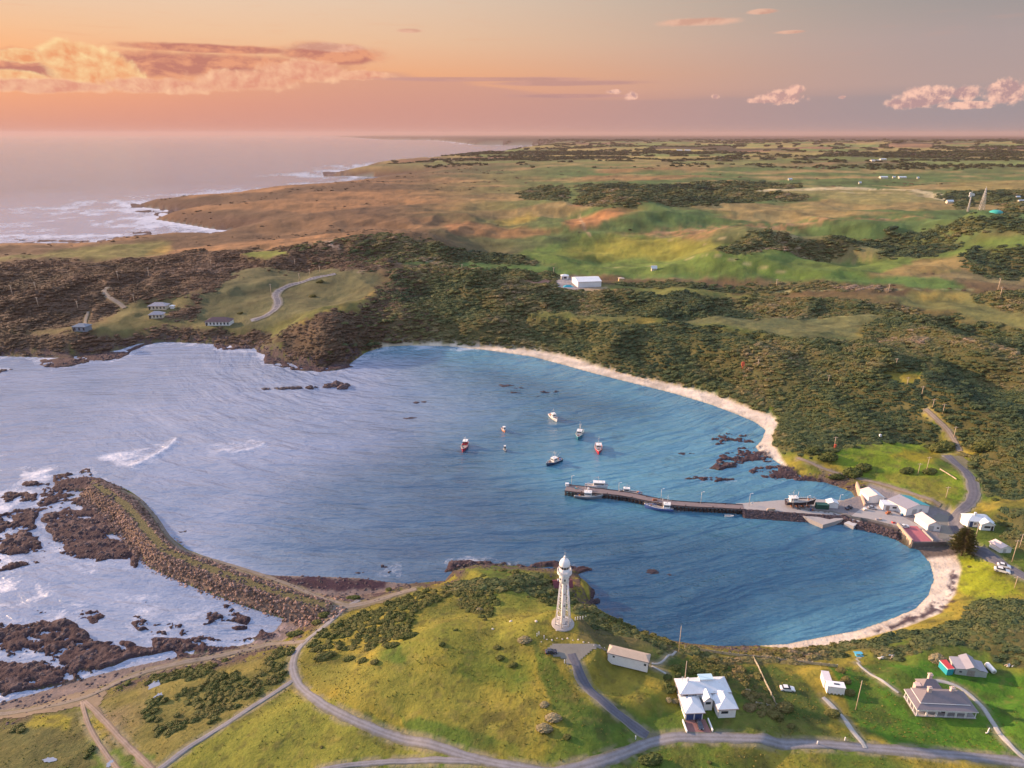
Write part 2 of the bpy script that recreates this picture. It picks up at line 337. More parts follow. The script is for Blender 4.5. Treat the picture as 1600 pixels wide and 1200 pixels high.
def grid_sample(A, x, y):
    a = np.degrees(np.arctan2(x, y)); r = np.hypot(x, y)
    fi = np.clip(np.interp(a, th, np.arange(NT)), 0, NT - 1.001); fj = np.clip(np.interp(r, rr, np.arange(NR)), 0, NR - 1.001)
    i = fi.astype(int); j = fj.astype(int); u = fi - i; v = fj - j; A = A.reshape(NT, NR)
    return (A[i, j] * (1 - u) + A[i + 1, j] * u) * (1 - v) + (A[i, j + 1] * (1 - u) + A[i + 1, j + 1] * u) * v
def hz(x, y):
    return float(grid_sample(H, np.array([float(x)]), np.array([float(y)]))[0])
_tt = np.geomspace(90, 60000, 900)
def GT(pts, lift=0.0):
    """pixels -> points on the terrain (first hit of each ray)"""
    res = []
    for px, py in pts:
        u = (px - 800) / F; v = (600 - py) / F; dy = _cp + v * _sp; dz = -_sp + v * _cp
        L = math.sqrt(u * u + dy * dy + dz * dz); x = u / L * _tt; y = dy / L * _tt; z = CAM_H + dz / L * _tt
        g_ = z - np.maximum(grid_sample(H, x, y), 0) - lift
        k = np.nonzero(g_ <= 0)[0]
        if not len(k): res.append((x[-1], y[-1], 0.0)); continue
        k = max(k[0], 1); f = g_[k - 1] / (g_[k - 1] - g_[k] + 1e-9); t = _tt[k - 1] + f * (_tt[k] - _tt[k - 1])
        X, Y = u / L * t, dy / L * t
        res.append((X, Y, max(hz(X, Y), 0.0)))
    return res
def gt1(px, py): return GT([(px, py)])[0]
def gtp(pts): return np.array([(a, b) for a, b, _ in GT(pts)])

# level ground under the buildings and roads that need it
LEVELS = [(1110, 1110, 11.0, 5), (983, 1040, 9.0, 5), (1470, 1098, 10.0, 5), (1302, 1078, 6.0, 4), (1508, 1048, 9.0, 4), (878, 975, 4.5, 5), (1534, 820, 6, 5), (1566, 860, 4, 3), (890, 1012, 6, 5), (884, 915, 5, 4),
          (915, 445, 26, 14), (243, 482, 9, 6), (240, 494, 8, 6), (340, 506, 12, 7), (128, 513, 9, 6)]
lv = [(GT([(a, b)])[0], r_, f_) for a, b, r_, f_ in LEVELS]
for (cx_, cy_, cz_), r_, f_ in lv: level(cx_, cy_, cz_, r_, f_)
HARB = gp([(1345, 775), (1360, 758), (1400, 772), (1450, 795), (1480, 800), (1496, 830), (1480, 844), (1425, 845), (1404, 823), (1358, 811), (1335, 806), (1300, 799), (1250, 794), (1300, 788)], 2.2)
hm = inpoly(gx, gy, HARB) | (dseg(gx, gy, HARB, True, 6) < .8)
H = np.where(hm, 2.2, H)

# ------------------------------------------------------------------ ROAD LINES
ROADS = [  # name, label, width, surface, points
 ('coast_road', 2.9, 'gravel', [(1680, 1204), (1600, 1192), (1500, 1180), (1400, 1171), (1300, 1164), (1200, 1157), (1110, 1152), (1050, 1152), (1015, 1158), (975, 1178), (930, 1194), (870, 1208), (800, 1215)]),
 ('gravel_road', 2.2, 'gravel', [(560, 938), (530, 958), (500, 984), (474, 1004), (458, 1026), (456, 1050), (470, 1076), (505, 1103), (560, 1131), (640, 1157), (740, 1186), (810, 1200), (900, 1215)]),
 ('gravel_track', 1.7, 'gravel', [(457, 1064), (430, 1082), (395, 1104), (335, 1143), (285, 1174), (238, 1210)]),
 ('gravel_track', 1.6, 'gravel', [(500, 1204), (560, 1193), (640, 1188), (715, 1189), (752, 1190)]),
 ('lighthouse_drive', 2.7, 'asphalt', [(1012, 1150), (985, 1131), (950, 1105), (922, 1078), (903, 1048), (893, 1022)]),
 ('breakwater_track', 1.8, 'dirt', [(545, 946), (520, 940), (480, 926), (440, 909), (390, 892), (336, 876), (290, 862), (268, 846), (250, 820), (232, 795), (212, 776), (190, 766)]),
 ('saddle_road', 3.4, 'dirt', [(520, 950), (556, 946), (590, 938), (620, 928), (650, 920)]),
 ('shore_track', 2.3, 'dirt', [(476, 1003), (430, 1004), (380, 1017), (330, 1028), (260, 1040), (205, 1057), (160, 1078), (130, 1092), (60, 1108), (-40, 1120)]),
 ('rutted_track', 1.1, 'mud', [(128, 1096), (134, 1122), (146, 1150), (164, 1176), (190, 1212)]),
 ('rutted_track', 1.4, 'mud', [(132, 1096), (158, 1120), (180, 1146), (206, 1172), (238, 1204)]),
 ('garden_path', .7, 'pale', [(1340, 1036), (1345, 1042), (1362, 1055), (1386, 1070), (1404, 1083)]),
 ('garden_path', 1.15, 'pale', [(1452, 1062), (1472, 1064), (1496, 1072), (1522, 1090), (1540, 1112), (1556, 1138), (1578, 1166), (1606, 1190)]),
 ('garden_path', .6, 'pale', [(1018, 1037), (1030, 1038), (1042, 1028), (1056, 1018)]),
 ('garden_path', .5, 'pale', [(1018, 1041), (1030, 1047), (1041, 1053)]),
 ('driveway', 1.2, 'pale', [(1286, 1090), (1302, 1104), (1318, 1122), (1332, 1142), (1346, 1158), (1352, 1170)]),
 ('harbour_road', 3.9, 'asphalt', [(1660, 935), (1604, 903), (1565, 882), (1532, 862), (1510, 848), (1494, 832), (1486, 812), (1506, 796), (1522, 778), (1520, 756), (1508, 736), (1490, 722), (1480, 712)]),
 ('scrub_track', 2.2, 'dirt', [(1500, 706), (1492, 688), (1478, 668), (1462, 655), (1446, 640)]),
 ('road_verge', 7.2, 'gravel', [(392, 501), (415, 494), (428, 486), (436, 474), (430, 464), (432, 456), (450, 446), (480, 438), (524, 428)]),
 ('sealed_road', 4.6, 'asphalt', [(398, 500), (415, 494), (428, 486), (436, 474), (430, 464), (432, 456), (450, 446), (480, 438), (522, 428)]),
 ('scrub_track', 4.0, 'dirt', [(195, 482), (186, 474), (172, 466), (160, 456), (168, 449)]),
 ('scrub_track', 2.2, 'dirt', [(134, 510), (133, 500), (138, 488)]),
 ('shore_path', 1.6, 'dirt', [(1246, 716), (1262, 722), (1300, 738), (1340, 748), (1380, 756), (1440, 776), (1470, 788)]),
]
def smooth_line(P, n=3):
    P = np.array(P, float)
    for _ in range(n):
        Q = np.empty((2 * len(P) - 2, P.shape[1])); Q[0::2] = .75 * P[:-1] + .25 * P[1:]; Q[1::2] = .25 * P[:-1] + .75 * P[1:]
        P = np.vstack([P[:1], Q, P[-1:]])
    return P
road_world = []
Hs = H.reshape(NT, NR)
road_mask = np.full(gx.shape, 99.0)
for nm, wd, surf, pts in ROADS:
    W = smooth_line(gtp(pts)); road_world.append((nm, wd, surf, W))
    q = dseg(gx, gy, W, False, 14); road_mask = np.minimum(road_mask, np.maximum(q - wd / 2, 0))
# bench the ground along the roads
Hsm = H.copy().reshape(NT, NR)
for _ in range(6):
    Hsm[1:-1, 1:-1] = (Hsm[1:-1, 1:-1] * 2 + Hsm[:-2, 1:-1] + Hsm[2:, 1:-1] + Hsm[1:-1, :-2] + Hsm[1:-1, 2:]) / 6
wr = 1 - sst(road_mask, 0.5, 5.0)
H = H * (1 - wr) + Hsm.ravel() * wr

# ------------------------------------------------------------------ GROUND COLOURS (albedo)
C = lambda *a: np.array(a, float)
GREEN, LUSH, YEL, OLIVE = C(.085, .130, .020), C(.055, .125, .016), C(.270, .215, .035), C(.115, .110, .032)
HEATH, DUNE, TAN, SAND = C(.105, .062, .036), C(.230, .120, .055), C(.26, .19, .09), C(.62, .52, .43)
ROCKC, ROCKL, DIRT, KELP, DARKG = C(.062, .040, .048), C(.17, .13, .12), C(.26, .20, .18), C(.038, .020, .034), C(.030, .034, .016)
n1 = fbm(gx, gy, 26, 5, 51); n2 = fbm(gx, gy, 6.5, 4, 52); n3 = fbm(gx, gy * 1.8, 260, 4, 53); n4 = fbm(gx, gy, 2.0, 3, 54)
col = np.empty((len(gx), 3))
def setc(mask, c, a=1.0):
    m = (mask * a)[:, None]; col[:] = col * (1 - m) + c * m
mixc = lambda a, b, t: a * (1 - t[:, None]) + b * t[:, None]
nearf = 1 - sst(gr, 330, 620)
col[:] = mixc(mixc(HEATH, TAN, sst(n3, .50, .72)), mixc(GREEN, YEL, sst(n1, .42, .62)), nearf)
# rolling dune country
mid = sst(gr, 560, 800) * (1 - sst(gr, 2300, 3000))
aaz = np.degrees(np.arctan2(gx, gy))
rw = sst(aaz, -12, 6)
dune = mixc(mixc(HEATH * .95, DUNE, sst(n3, .47, .62)), mixc(C(.070, .120, .034), C(.25, .185, .072), sst(fbm(gx * .7, gy * 1.3, 110, 4, 91), .46, .64)), rw * .92)
col[:] = mixc(col, dune, mid)
# far farmland: paddocks split by dark hedges
farm = sst(gr, 2100, 2900)
ca, sa = math.cos(.22), math.sin(.22); fx_ = gx * ca + gy * sa; fy_ = -gx * sa + gy * ca
fx_ = fx_ + 90 * (vnoise(gx / 900, gy / 900, 3) - .5); 
row = np.floor(fy_ / 340).astype(np.int64); cell = np.floor(fx_ / 520 + 0.37 * (row % 3)).astype(np.int64)
hv = _h(cell, row, 5); hv2 = _h(cell, row, 6)
fc = np.where((hv < .40)[:, None], C(.13, .165, .045), np.where((hv < .68)[:, None], C(.25, .20, .065), np.where((hv < .86)[:, None], C(.20, .115, .06), C(.07, .055, .03))))
fc = fc * (.8 + .4 * hv2[:, None])
uy = fy_ / 340 - row; ux = fx_ / 520 + 0.37 * (row % 3) - cell
hedge = ((np.minimum(uy, 1 - uy) < .045) | (np.minimum(ux, 1 - ux) < .03)) & (_h(cell, row, 8) < .75)
fc = np.where(hedge[:, None], C(.028, .024, .018), fc)
wood = sst(fbm(gx, gy * 2.6, 900, 4, 58), .54, .62)
fc = mixc(fc, np.broadcast_to(C(.035, .026, .022), fc.shape), np.clip(wood * 0.8 + sst(gr, 5200, 9000) * .9, 0, 1))
col[:] = mixc(col, fc, farm * (1 - .4 * sst(aaz, 0, -12)))
SCRUBG = mixc(np.broadcast_to(C(.072, .070, .030), col.shape), np.broadcast_to(C(.085, .056, .040), col.shape), sst(aaz + (n3 - .5) * 14, -6, -18))
def blurmask(m, n=2):
    m = m.astype(float).reshape(NT, NR)
    for _ in range(n):
        m[1:-1, 1:-1] = (m[1:-1, 1:-1] + m[:-2, 1:-1] + m[2:, 1:-1] + m[1:-1, :-2] + m[1:-1, 2:]) / 5
    return m.ravel()
def pmask(pts, wob=1.0, blur=2, rag=1.0, world=None, lift=0.0):
    W = np.array([(a, b) for a, b, _ in GT(pts, lift)]) if world is None else world
    k = np.clip(gr / 160.0, .7, 14) * wob
    return blurmask(inpoly(gx + (n2 - .5) * 5 * k * rag, gy + (n4 - .5) * 4 * k * rag + (n1 - .5) * 6 * k * rag, W), blur)
# --- scrub: where the bushes grow (used for planting too)
SCRUB = [
 [(-300, 412), (0, 408), (120, 405), (230, 401), (300, 389), (380, 386), (500, 374), (560, 366), (600, 362), (640, 376), (700, 385), (760, 391), (690, 394), (650, 400), (610, 408), (600, 416), (590, 424), (500, 419), (380, 416), (330, 440), (300, 455), (230, 465),
  (180, 478), (150, 500), (100, 508), (60, 512), (0, 515), (-300, 520)],
 [(310, 458), (345, 440), (375, 424), (352, 428), (320, 446), (300, 460), (290, 478), (250, 490), (300, 496), (305, 476)],
 [(-300, 520), (0, 518), (90, 520), (160, 525), (250, 512), (330, 514), (420, 520), (430, 535), (400, 542), (330, 532), (262, 528), (215, 532), (150, 548), (60, 552), (-300, 555)],
 [(432, 520), (450, 508), (480, 496), (560, 480), (590, 455), (600, 440), (615, 418), (700, 414), (800, 419), (862, 424), (872, 436), (880, 450), (960, 456), (1060, 455), (1200, 462), (1330, 468), (1432, 480), (1400, 491), (1300, 493), (1000, 493), (850, 485),
  (815, 488), (900, 498), (1000, 503), (1100, 507), (1190, 517), (1240, 530), (1330, 537), (1350, 520), (1340, 505), (1400, 494), (1490, 484), (1505, 500), (1600, 515), (1760, 520), (1760, 690), (1600, 690), (1520, 700), (1490, 700), (1470, 690), (1400, 684), (1340, 688),
  (1312, 704), (1250, 708), (1210, 700), (1206, 680), (1218, 658), (1206, 642), (1122, 612), (1000, 585), (936, 570), (880, 555), (760, 539), (600, 535), (575, 545), (540, 562), (500, 568), (440, 555)],
 [(900, 444), (1000, 441), (1060, 437), (1110, 444), (1250, 442), (1390, 447), (1385, 453), (1250, 453), (1150, 454), (1000, 447), (940, 448)],
 [(650, 393), (700, 391), (780, 394), (842, 410), (700, 413), (640, 406)],
 [(1125, 388), (1150, 376), (1200, 362), (1300, 366), (1400, 358), (1480, 344), (1540, 334), (1600, 342), (1680, 350), (1680, 372), (1600, 366), (1500, 362), (1440, 368), (1390, 386), (1330, 386), (1250, 398), (1150, 398)],
 [(1378, 396), (1410, 374), (1470, 370), (1512, 384), (1450, 397)],
 [(815, 302), (830, 293), (878, 290), (885, 302), (876, 312), (820, 310)], [(905, 318), (912, 300), (900, 288), (960, 286), (1050, 288), (1110, 283), (1180, 286), (1260, 291), (1140, 296), (1250, 303), (1262, 308), (1180, 314), (1110, 316), (1030, 314), (1000, 318), (940, 322)],
 [(1500, 402), (1530, 385), (1590, 384), (1700, 400), (1700, 432), (1600, 430), (1540, 430), (1510, 416)],
 [(1510, 457), (1600, 452), (1700, 455), (1700, 500), (1600, 492), (1570, 480), (1520, 472)],
 [(1470, 302), (1520, 298), (1600, 296), (1750, 292), (1750, 330), (1600, 330), (1580, 336), (1500, 322)],
 [(1510, 716), (1530, 700), (1600, 690), (1760, 690), (1760, 780), (1600, 772), (1545, 766), (1528, 742)],
 [(1560, 792), (1600, 786), (1760, 790), (1760, 880), (1620, 862), (1590, 846), (1560, 830), (1548, 806)],
 [(1410, 984), (1470, 972), (1500, 955), (1530, 936), (1600, 928), (1760, 930), (1760, 1040), (1610, 1034), (1560, 1032), (1535, 1012), (1480, 1018), (1420, 1018), (1380, 1012), (1400, 1004), (1440, 994)],
 [(1080, 1010), (1200, 1013), (1290, 1003), (1350, 997), (1420, 978), (1430, 986), (1360, 1010), (1290, 1018), (1240, 1026), (1180, 1024), (1090, 1016)],
 [(1290, 1012), (1345, 1006), (1400, 1002), (1430, 1014), (1380, 1022), (1350, 1020), (1320, 1020)],
 [(900, 935), (915, 940), (960, 970), (1010, 992), (1045, 1003), (1080, 1010), (1070, 1016), (1030, 1006), (985, 994), (930, 968), (900, 952)],
 [(700, 905), (760, 898), (850, 896), (890, 912), (900, 936), (870, 934), (830, 920), (780, 916), (720, 922), (690, 916)],
]
scrub = np.zeros(gx.shape)
for P in SCRUB: scrub = np.maximum(scrub, pmask(P, 1.0, 1, 1.0, None, 1.7))
CLEAR = [[(1322, 1014), (1362, 1014), (1366, 1046), (1322, 1046)], [(1040, 500), (1130, 494), (1300, 495), (1400, 493), (1345, 508), (1350, 530), (1240, 528), (1150, 512)], [(820, 488), (900, 490), (1010, 494), (1040, 502), (900, 497)], [(1395, 470), (1420, 456), (1530, 453), (1520, 470), (1560, 480), (1620, 495), (1620, 512), (1500, 498), (1480, 484), (1430, 478)], [(935, 446), (1060, 448), (1240, 454), (1200, 460), (950, 455)], [(640, 408), (760, 410), (860, 416), (850, 422), (700, 413)], [(1500, 370), (1700, 372), (1700, 384), (1590, 382), (1520, 388)], [(1378, 582), (1400, 578), (1440, 584), (1436, 600), (1400, 600)], [(370, 399), (395, 391), (440, 391), (452, 403), (400, 406)], [(495, 376), (520, 377), (545, 386), (520, 388)], [(1440, 640), (1452, 640), (1500, 705), (1485, 705)], [(800, 440), (850, 436), (870, 440), (850, 446)], [(1500, 324), (1535, 318), (1570, 322), (1560, 336), (1520, 340), (1450, 352), (1400, 354), (1440, 346), (1490, 334)]]
for P in CLEAR: scrub *= 1 - pmask(P, .4, 1)
for (cx_, cy_, cz_), r_, f_ in lv: scrub *= sst(np.hypot(gx - cx_, gy - cy_), r_ * .9, r_ + 2.5)
scrub *= sst(road_mask, 0.6, 2.0)
scrub *= (H > 0.5) * up * (du > .6)
swt = blurmask(scrub, 16); swt = np.where(scrub > .5, np.maximum(swt * 2 - 1, 0), 0)
H = np.where(swt > .001, H + swt * sst(du, 1, 14) * np.maximum((1 - np.abs(2 * fbm(gx * 1.25 + gy * .40, gy * .75 - gx * .2, 66.0, 3, 23) - 1) - .78) * np.interp(gr, [0, 250, 380, 900, 2000], [0, 2.0, 20, 18, 20]) * (.45 + .55 * sst(aaz, -14, -4)) + (fbm(gx, gy, 11, 3, 25) - .5) * np.interp(gr, [0, 200, 400], [.6, 1.2, 3.2]), -6.0), H)
H = np.where(scrub > .01, np.maximum(H, np.minimum(H0 * .5, 1.2)), H)
# --- painted ground
def paint(pts, c, a=1.0, wob=1.0, blur=2, tex=None):
    m = pmask(pts, wob, blur)
    if tex is not None: m = m * tex
    setc(m, c, a)
paint([(375, 415), (505, 420), (592, 425), (602, 440), (560, 470), (440, 505), (410, 520), (330, 512), (300, 495), (305, 460), (340, 440)], C(.088, .088, .040), .95)
paint([(305, 490), (350, 498), (430, 505), (560, 480), (560, 468), (440, 478)], C(.10, .10, .045), .6)
paint([(180, 480), (230, 465), (300, 455), (300, 495), (330, 510), (250, 512), (160, 522), (150, 516)], C(.115, .105, .040), .9)
paint([(370, 399), (395, 391), (440, 391), (452, 403), (400, 406)], C(.14, .16, .03))
paint([(-300, 410), (0, 402), (60, 398), (150, 384), (270, 376), (260, 385), (262, 398), (200, 402), (120, 403)], C(.125, .120, .035), .9)
paint([(225, 398), (250, 384), (270, 384), (262, 397)], C(.30, .19, .05), .8, .5)
paint([(620, 408), (760, 408), (860, 415), (1100, 425), (1400, 430), (1500, 440), (1500, 455), (1250, 440), (1000, 436), (880, 430), (640, 415)], C(.085, .145, .035))
paint([(800, 395), (900, 372), (1000, 365), (1120, 385), (1250, 398), (1400, 400), (1500, 385), (1600, 370), (1700, 370), (1700, 400), (1520, 400), (1500, 425), (1300, 432), (1100, 428), (900, 425), (830, 408)], C(.10, .155, .030), .92)
paint([(880, 380), (960, 366), (1060, 372), (1125, 384), (1120, 398), (1000, 404), (860, 402)], C(.24, .21, .035), .8, 1, 2, sst(n3, .40, .52))
paint([(830, 400), (880, 378), (960, 366), (940, 374), (900, 386)], C(.04, .085, .02), .7)
paint([(1390, 420), (1440, 405), (1540, 402), (1520, 420), (1440, 430), (1350, 432)], C(.26, .17, .07), .8)
paint([(1040, 498), (1130, 492), (1300, 494), (1400, 492), (1340, 508), (1345, 534), (1240, 530), (1150, 512)], C(.115, .120, .050), .95)
paint([(820, 487), (900, 487), (1010, 493), (980, 500), (900, 497)], C(.125, .130, .045), .95)
paint([(1390, 470), (1420, 455), (1530, 452), (1520, 470), (1560, 480), (1620, 495), (1620, 512), (1500, 498), (1480, 484), (1430, 480)], C(.15, .15, .05), .9)
paint([(1420, 466), (1440, 456), (1520, 458), (1500, 468)], C(.27, .20, .05), .8)
paint([(930, 445), (1060, 447), (1240, 455), (1200, 460), (950, 456), (905, 455)], C(.13, .14, .035), .95)
paint([(860, 433), (900, 432), (935, 440), (940, 452), (870, 450)], C(.26, .24, .25), 1, .4)
paint([(820, 436), (850, 434), (870, 442), (850, 446)], C(.26, .14, .10), .9, .4)
paint([(920, 449), (950, 448), (935, 456), (905, 454)], C(.33, .24, .15), .9, .4)
paint([(1136, 299), (1200, 295), (1300, 294), (1400, 296), (1460, 302), (1482, 312), (1400, 318), (1360, 322), (1300, 310), (1200, 308)], C(.22, .19, .07), .95)
paint([(1180, 306), (1230, 302), (1290, 306), (1280, 314), (1220, 316)], C(.07, .10, .03), .9)
paint([(878, 290), (900, 290), (912, 312), (895, 320), (882, 312)], C(.09, .12, .03), .95, .4)
paint([(900, 318), (980, 312), (1060, 318), (1020, 330), (950, 345), (900, 360), (880, 350)], C(.34, .145, .06), .8, 1, 2, sst(n3, .38, .5))
paint([(1000, 362), (1250, 345), (1450, 336), (1460, 342), (1250, 356), (1100, 372)], C(.32, .17, .08), .7, 1, 2, sst(n2, .3, .6))
paint([(770, 344), (830, 332), (840, 342), (790, 352)], C(.34, .24, .05), .8)
paint([(690, 345), (760, 350), (880, 360), (800, 375), (700, 372)], C(.28, .12, .055), .6, 1, 2, sst(n3, .4, .55))
paint([(400, 345), (560, 340), (700, 345), (640, 372), (400, 370)], C(.16, .09, .045), .6)
paint([(950, 258), (1100, 262), (1180, 286), (1040, 288), (900, 282)], C(.22, .125, .05), .8, 1, 2, sst(n3, .42, .58))
paint([(497, 377), (515, 376), (530, 382), (545, 386), (520, 387)], C(.36, .27, .22), 1, .4)
paint([(1480, 300), (1600, 296), (1700, 300), (1700, 284), (1500, 284)], C(.24, .19, .06), .7)
# near land
paint([(470, 1005), (560, 1060), (640, 1150), (480, 1090), (462, 1040)], YEL * .9, .8)
paint([(240, 1204), (330, 1148), (450, 1074), (640, 1160), (700, 1186), (560, 1190), (500, 1210), (300, 1240)], C(.19, .19, .032), .9)
paint([(610, 985), (720, 930), (860, 930), (860, 990), (800, 1040), (640, 1040)], C(.175, .175, .030), .7)
paint([(480, 1030), (700, 1050), (840, 1090), (830, 1160), (700, 1140), (560, 1110)], C(.215, .19, .034), .75)
paint([(840, 1000), (880, 1050), (940, 1120), (980, 1150), (900, 1160), (860, 1100), (835, 1050)], C(.060, .105, .018), .85)
paint([(910, 965), (1000, 990), (1060, 1010), (1040, 1050), (960, 1010), (900, 1000)], C(.090, .080, .045), .85)
paint([(1020, 1010), (1200, 1035), (1280, 1080), (1300, 1160), (1150, 1150), (1160, 1100), (1060, 1060)], C(.058, .098, .018), .9)
paint([(1130, 1110), (1280, 1120), (1330, 1160), (1150, 1150)], C(.125, .140, .028), .85)
paint([(1290, 1040), (1400, 1040), (1620, 1060), (1700, 1100), (1700, 1200), (1400, 1172), (1340, 1130)], C(.055, .145, .014), .95)
paint([(1420, 1040), (1600, 1060), (1620, 1190), (1500, 1170)], C(.10, .175, .016), .5, 1, 2, sst(n1, .4, .6))
paint([(1150, 1024), (1300, 1020), (1440, 990), (1490, 955), (1480, 975), (1400, 1004), (1300, 1030)], C(.20, .17, .030), .85)
paint([(1495, 925), (1500, 880), (1540, 870), (1600, 925), (1530, 935)], C(.24, .27, .018), .95)
paint([(1310, 705), (1345, 688), (1420, 686), (1460, 700), (1440, 720), (1510, 745), (1505, 785), (1440, 780), (1350, 745), (1290, 720)], C(.14, .20, .018), .95)
paint([(1390, 715), (1410, 703), (1470, 706), (1450, 722)], C(.26, .21, .02), .85)
paint([(1380, 745), (1450, 745), (1500, 770), (1470, 785), (1400, 765)], C(.19, .17, .03), .7)
paint([(1490, 850), (1540, 800), (1600, 790), (1640, 870), (1600, 890), (1540, 850)], C(.085, .120, .022), .9)
paint([(150, 1080), (400, 1020), (470, 1008), (455, 1060), (330, 1140), (250, 1190), (170, 1170), (140, 1110)], C(.165, .140, .040), .9)
paint([(150, 1080), (230, 1065), (230, 1120), (300, 1180), (170, 1170)], C(.20, .145, .105), .7, 1, 2, sst(n1, .40, .6))
paint([(-40, 1120), (120, 1110), (150, 1200), (-40, 1230)], C(.100, .095, .035), .9)
paint([(40, 1135), (60, 1118), (110, 1120), (100, 1140)], C(.30, .26, .03), .7)
setc(sst(n2, .56, .72) * nearf, OLIVE * .62, .5)
setc(sst(n4, .60, .8) * nearf, C(.20, .16, .05), .35)
setc(sst(n1, .58, .72) * nearf, C(.045, .075, .018), .5)
setc(np.clip(sst(fbm(gx, gy, 2.6, 3, 57), .62, .74) * nearf, 0, 1), C(.05, .05, .02), .45)
setc(scrub, SCRUBG, .92)
# shore, sand, kelp, rock
setc(blurmask(land & ~up, 1), SAND)
stony = ((gr < 260) & (aaz < -8)) | ((gr < 300) & (aaz < -4))
setc((land & ~up & stony).astype(float), C(.125, .095, .095) , .92)
paint([(425, 898), (500, 899), (600, 907), (598, 920), (540, 922), (480, 920), (430, 912)], KELP)
paint([(440, 925), (600, 922), (560, 946), (520, 945)], C(.16, .12, .11), .9)
paint([(1500, 890), (1488, 940), (1440, 962), (1370, 985), (1360, 978), (1430, 955), (1470, 930), (1490, 890)], KELP * 1.2, .9, 1, 1, sst(n4, .42, .55))
paint([(340, 1010), (400, 985), (470, 955), (440, 990), (360, 1022), (280, 1036)], KELP, .8, 1, 1, sst(n2, .50, .6))
paint([(380, 1005), (440, 975), (480, 952), (500, 960), (460, 985), (400, 1008)], C(.36, .28, .28), .6, 1, 1, sst(n4, .4, .7))
paint([(900, 555), (1000, 590), (1150, 640), (1200, 665), (1100, 622), (980, 590)], C(.20, .15, .12), .6, .5, 1, sst(n4, .55, .62))
# tracks and fence lines drawn over the far paddocks, and fine mottling
for L_, w_, c_ in [([(905, 335), (910, 350), (922, 368)], 2.2, C(.33, .22, .12)), ([(1000, 364), (1120, 358), (1250, 350), (1400, 341)], 2.5, C(.36, .22, .12)), ([(640, 300), (800, 292), (880, 290)], 3, C(.06, .05, .03)), ([(560, 320), (700, 308), (860, 300)], 2.5, C(.07, .055, .03)), ([(1045, 376), (1300, 372), (1100, 382)], 1.6, C(.30, .24, .12)),
                 ([(640, 400), (760, 403), (1000, 415), (1240, 428)], 1.4, C(.30, .26, .12)), ([(1210, 455), (1400, 454), (1520, 452)], 1.2, C(.28, .27, .13)), ([(560, 425), (610, 412), (690, 408)], 2.0, C(.22, .17, .12)), ([(1150, 494), (1300, 496), (1400, 492)], 1.0, C(.25, .24, .10)), ([(1190, 298), (1300, 294.5), (1400, 295.5), (1450, 301), (1482, 312)], 22, C(.58, .46, .27)), ([(1300, 300), (1400, 301), (1446, 308)], 8, C(.40, .30, .17))]:
    q = dseg(gx, gy, smooth_line(gtp(L_), 2), False, 90); setc((1 - sst(q, w_ * .5, w_ * 1.2)) * sst(n2, .25, .45), c_, .7)
tex = np.zeros(gx.shape); lev = np.log2(np.maximum(gr, 100) / 400.0)
for q_ in range(-2, 6):
    wq = np.clip(1 - np.abs(lev - q_), 0, 1); 
    if wq.max() > 0: tex += wq * fbm(gx, gy * 1.3, 8.0 * 2.0 ** q_, 5, 95 + q_, .68)
col *= (1 + (np.where(tex > 0, tex, .5) - .5) * np.interp(gr, [0, 200, 500], [.6, 1.0, 1.7]))[:, None]
under = sst(-H, -0.02, 0.35)
setc(under, C(.16, .17, .15))
rocksteep = sst(du, 9, 3) * (d < 14) * (land & up) * (~hm)
nobeach = rocksteep * (dseg(gx, gy, gp([BEACH[p] for p in COAST_IN if p in BEACH and p[0] > 500 and p[1] < 735], 1.2), False, 40) > 22)
nobeach = nobeach * (dseg(gx, gy, gp([(1240, 1006), (1300, 1004), (1352, 993), (1418, 976), (1470, 955), (1493, 925), (1502, 885), (1490, 860)], 1.2), False, 40) > 9)
setc(np.clip(nobeach * sst(n4, .3, .5), 0, 1) * (gr < 900), mixc(ROCKC * 1.4, ROCKL * .8, sst(n2, .5, .7)), .85)
setc(sst(du, 60, 20) * (gr > 700) * (gr < 6000) * land * up, C(.085, .045, .032), .7)
rk = blurmask(rock, 1)
tone = mixc(ROCKC, C(.175, .125, .125), sst(H, .4, 1.3) * sst(n4, .35, .65))
setc(rk, tone)
setc((qb < 6.6).astype(float) * (H > .2), C(.19, .13, .10))
setc((qb < 1.5).astype(float) * (gy < G(200, 800)[1] + 400), C(.12, .12, .05), .8)
setc(blurmask(hm, 1), C(.22, .195, .20), 1.0)
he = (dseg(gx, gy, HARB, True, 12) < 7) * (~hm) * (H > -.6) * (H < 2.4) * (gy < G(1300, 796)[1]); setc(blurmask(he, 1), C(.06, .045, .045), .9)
road_edge = (1 - sst(road_mask, 0.15, 1.3)) * nearf
setc(road_edge * sst(n4, .25, .6), C(.23, .20, .13), .75)
PUD = gtp([(240, 1072), (252, 1068), (256, 1078), (264, 1082), (260, 1090), (246, 1084)])
col = np.clip(col, 0.004, 0.9)

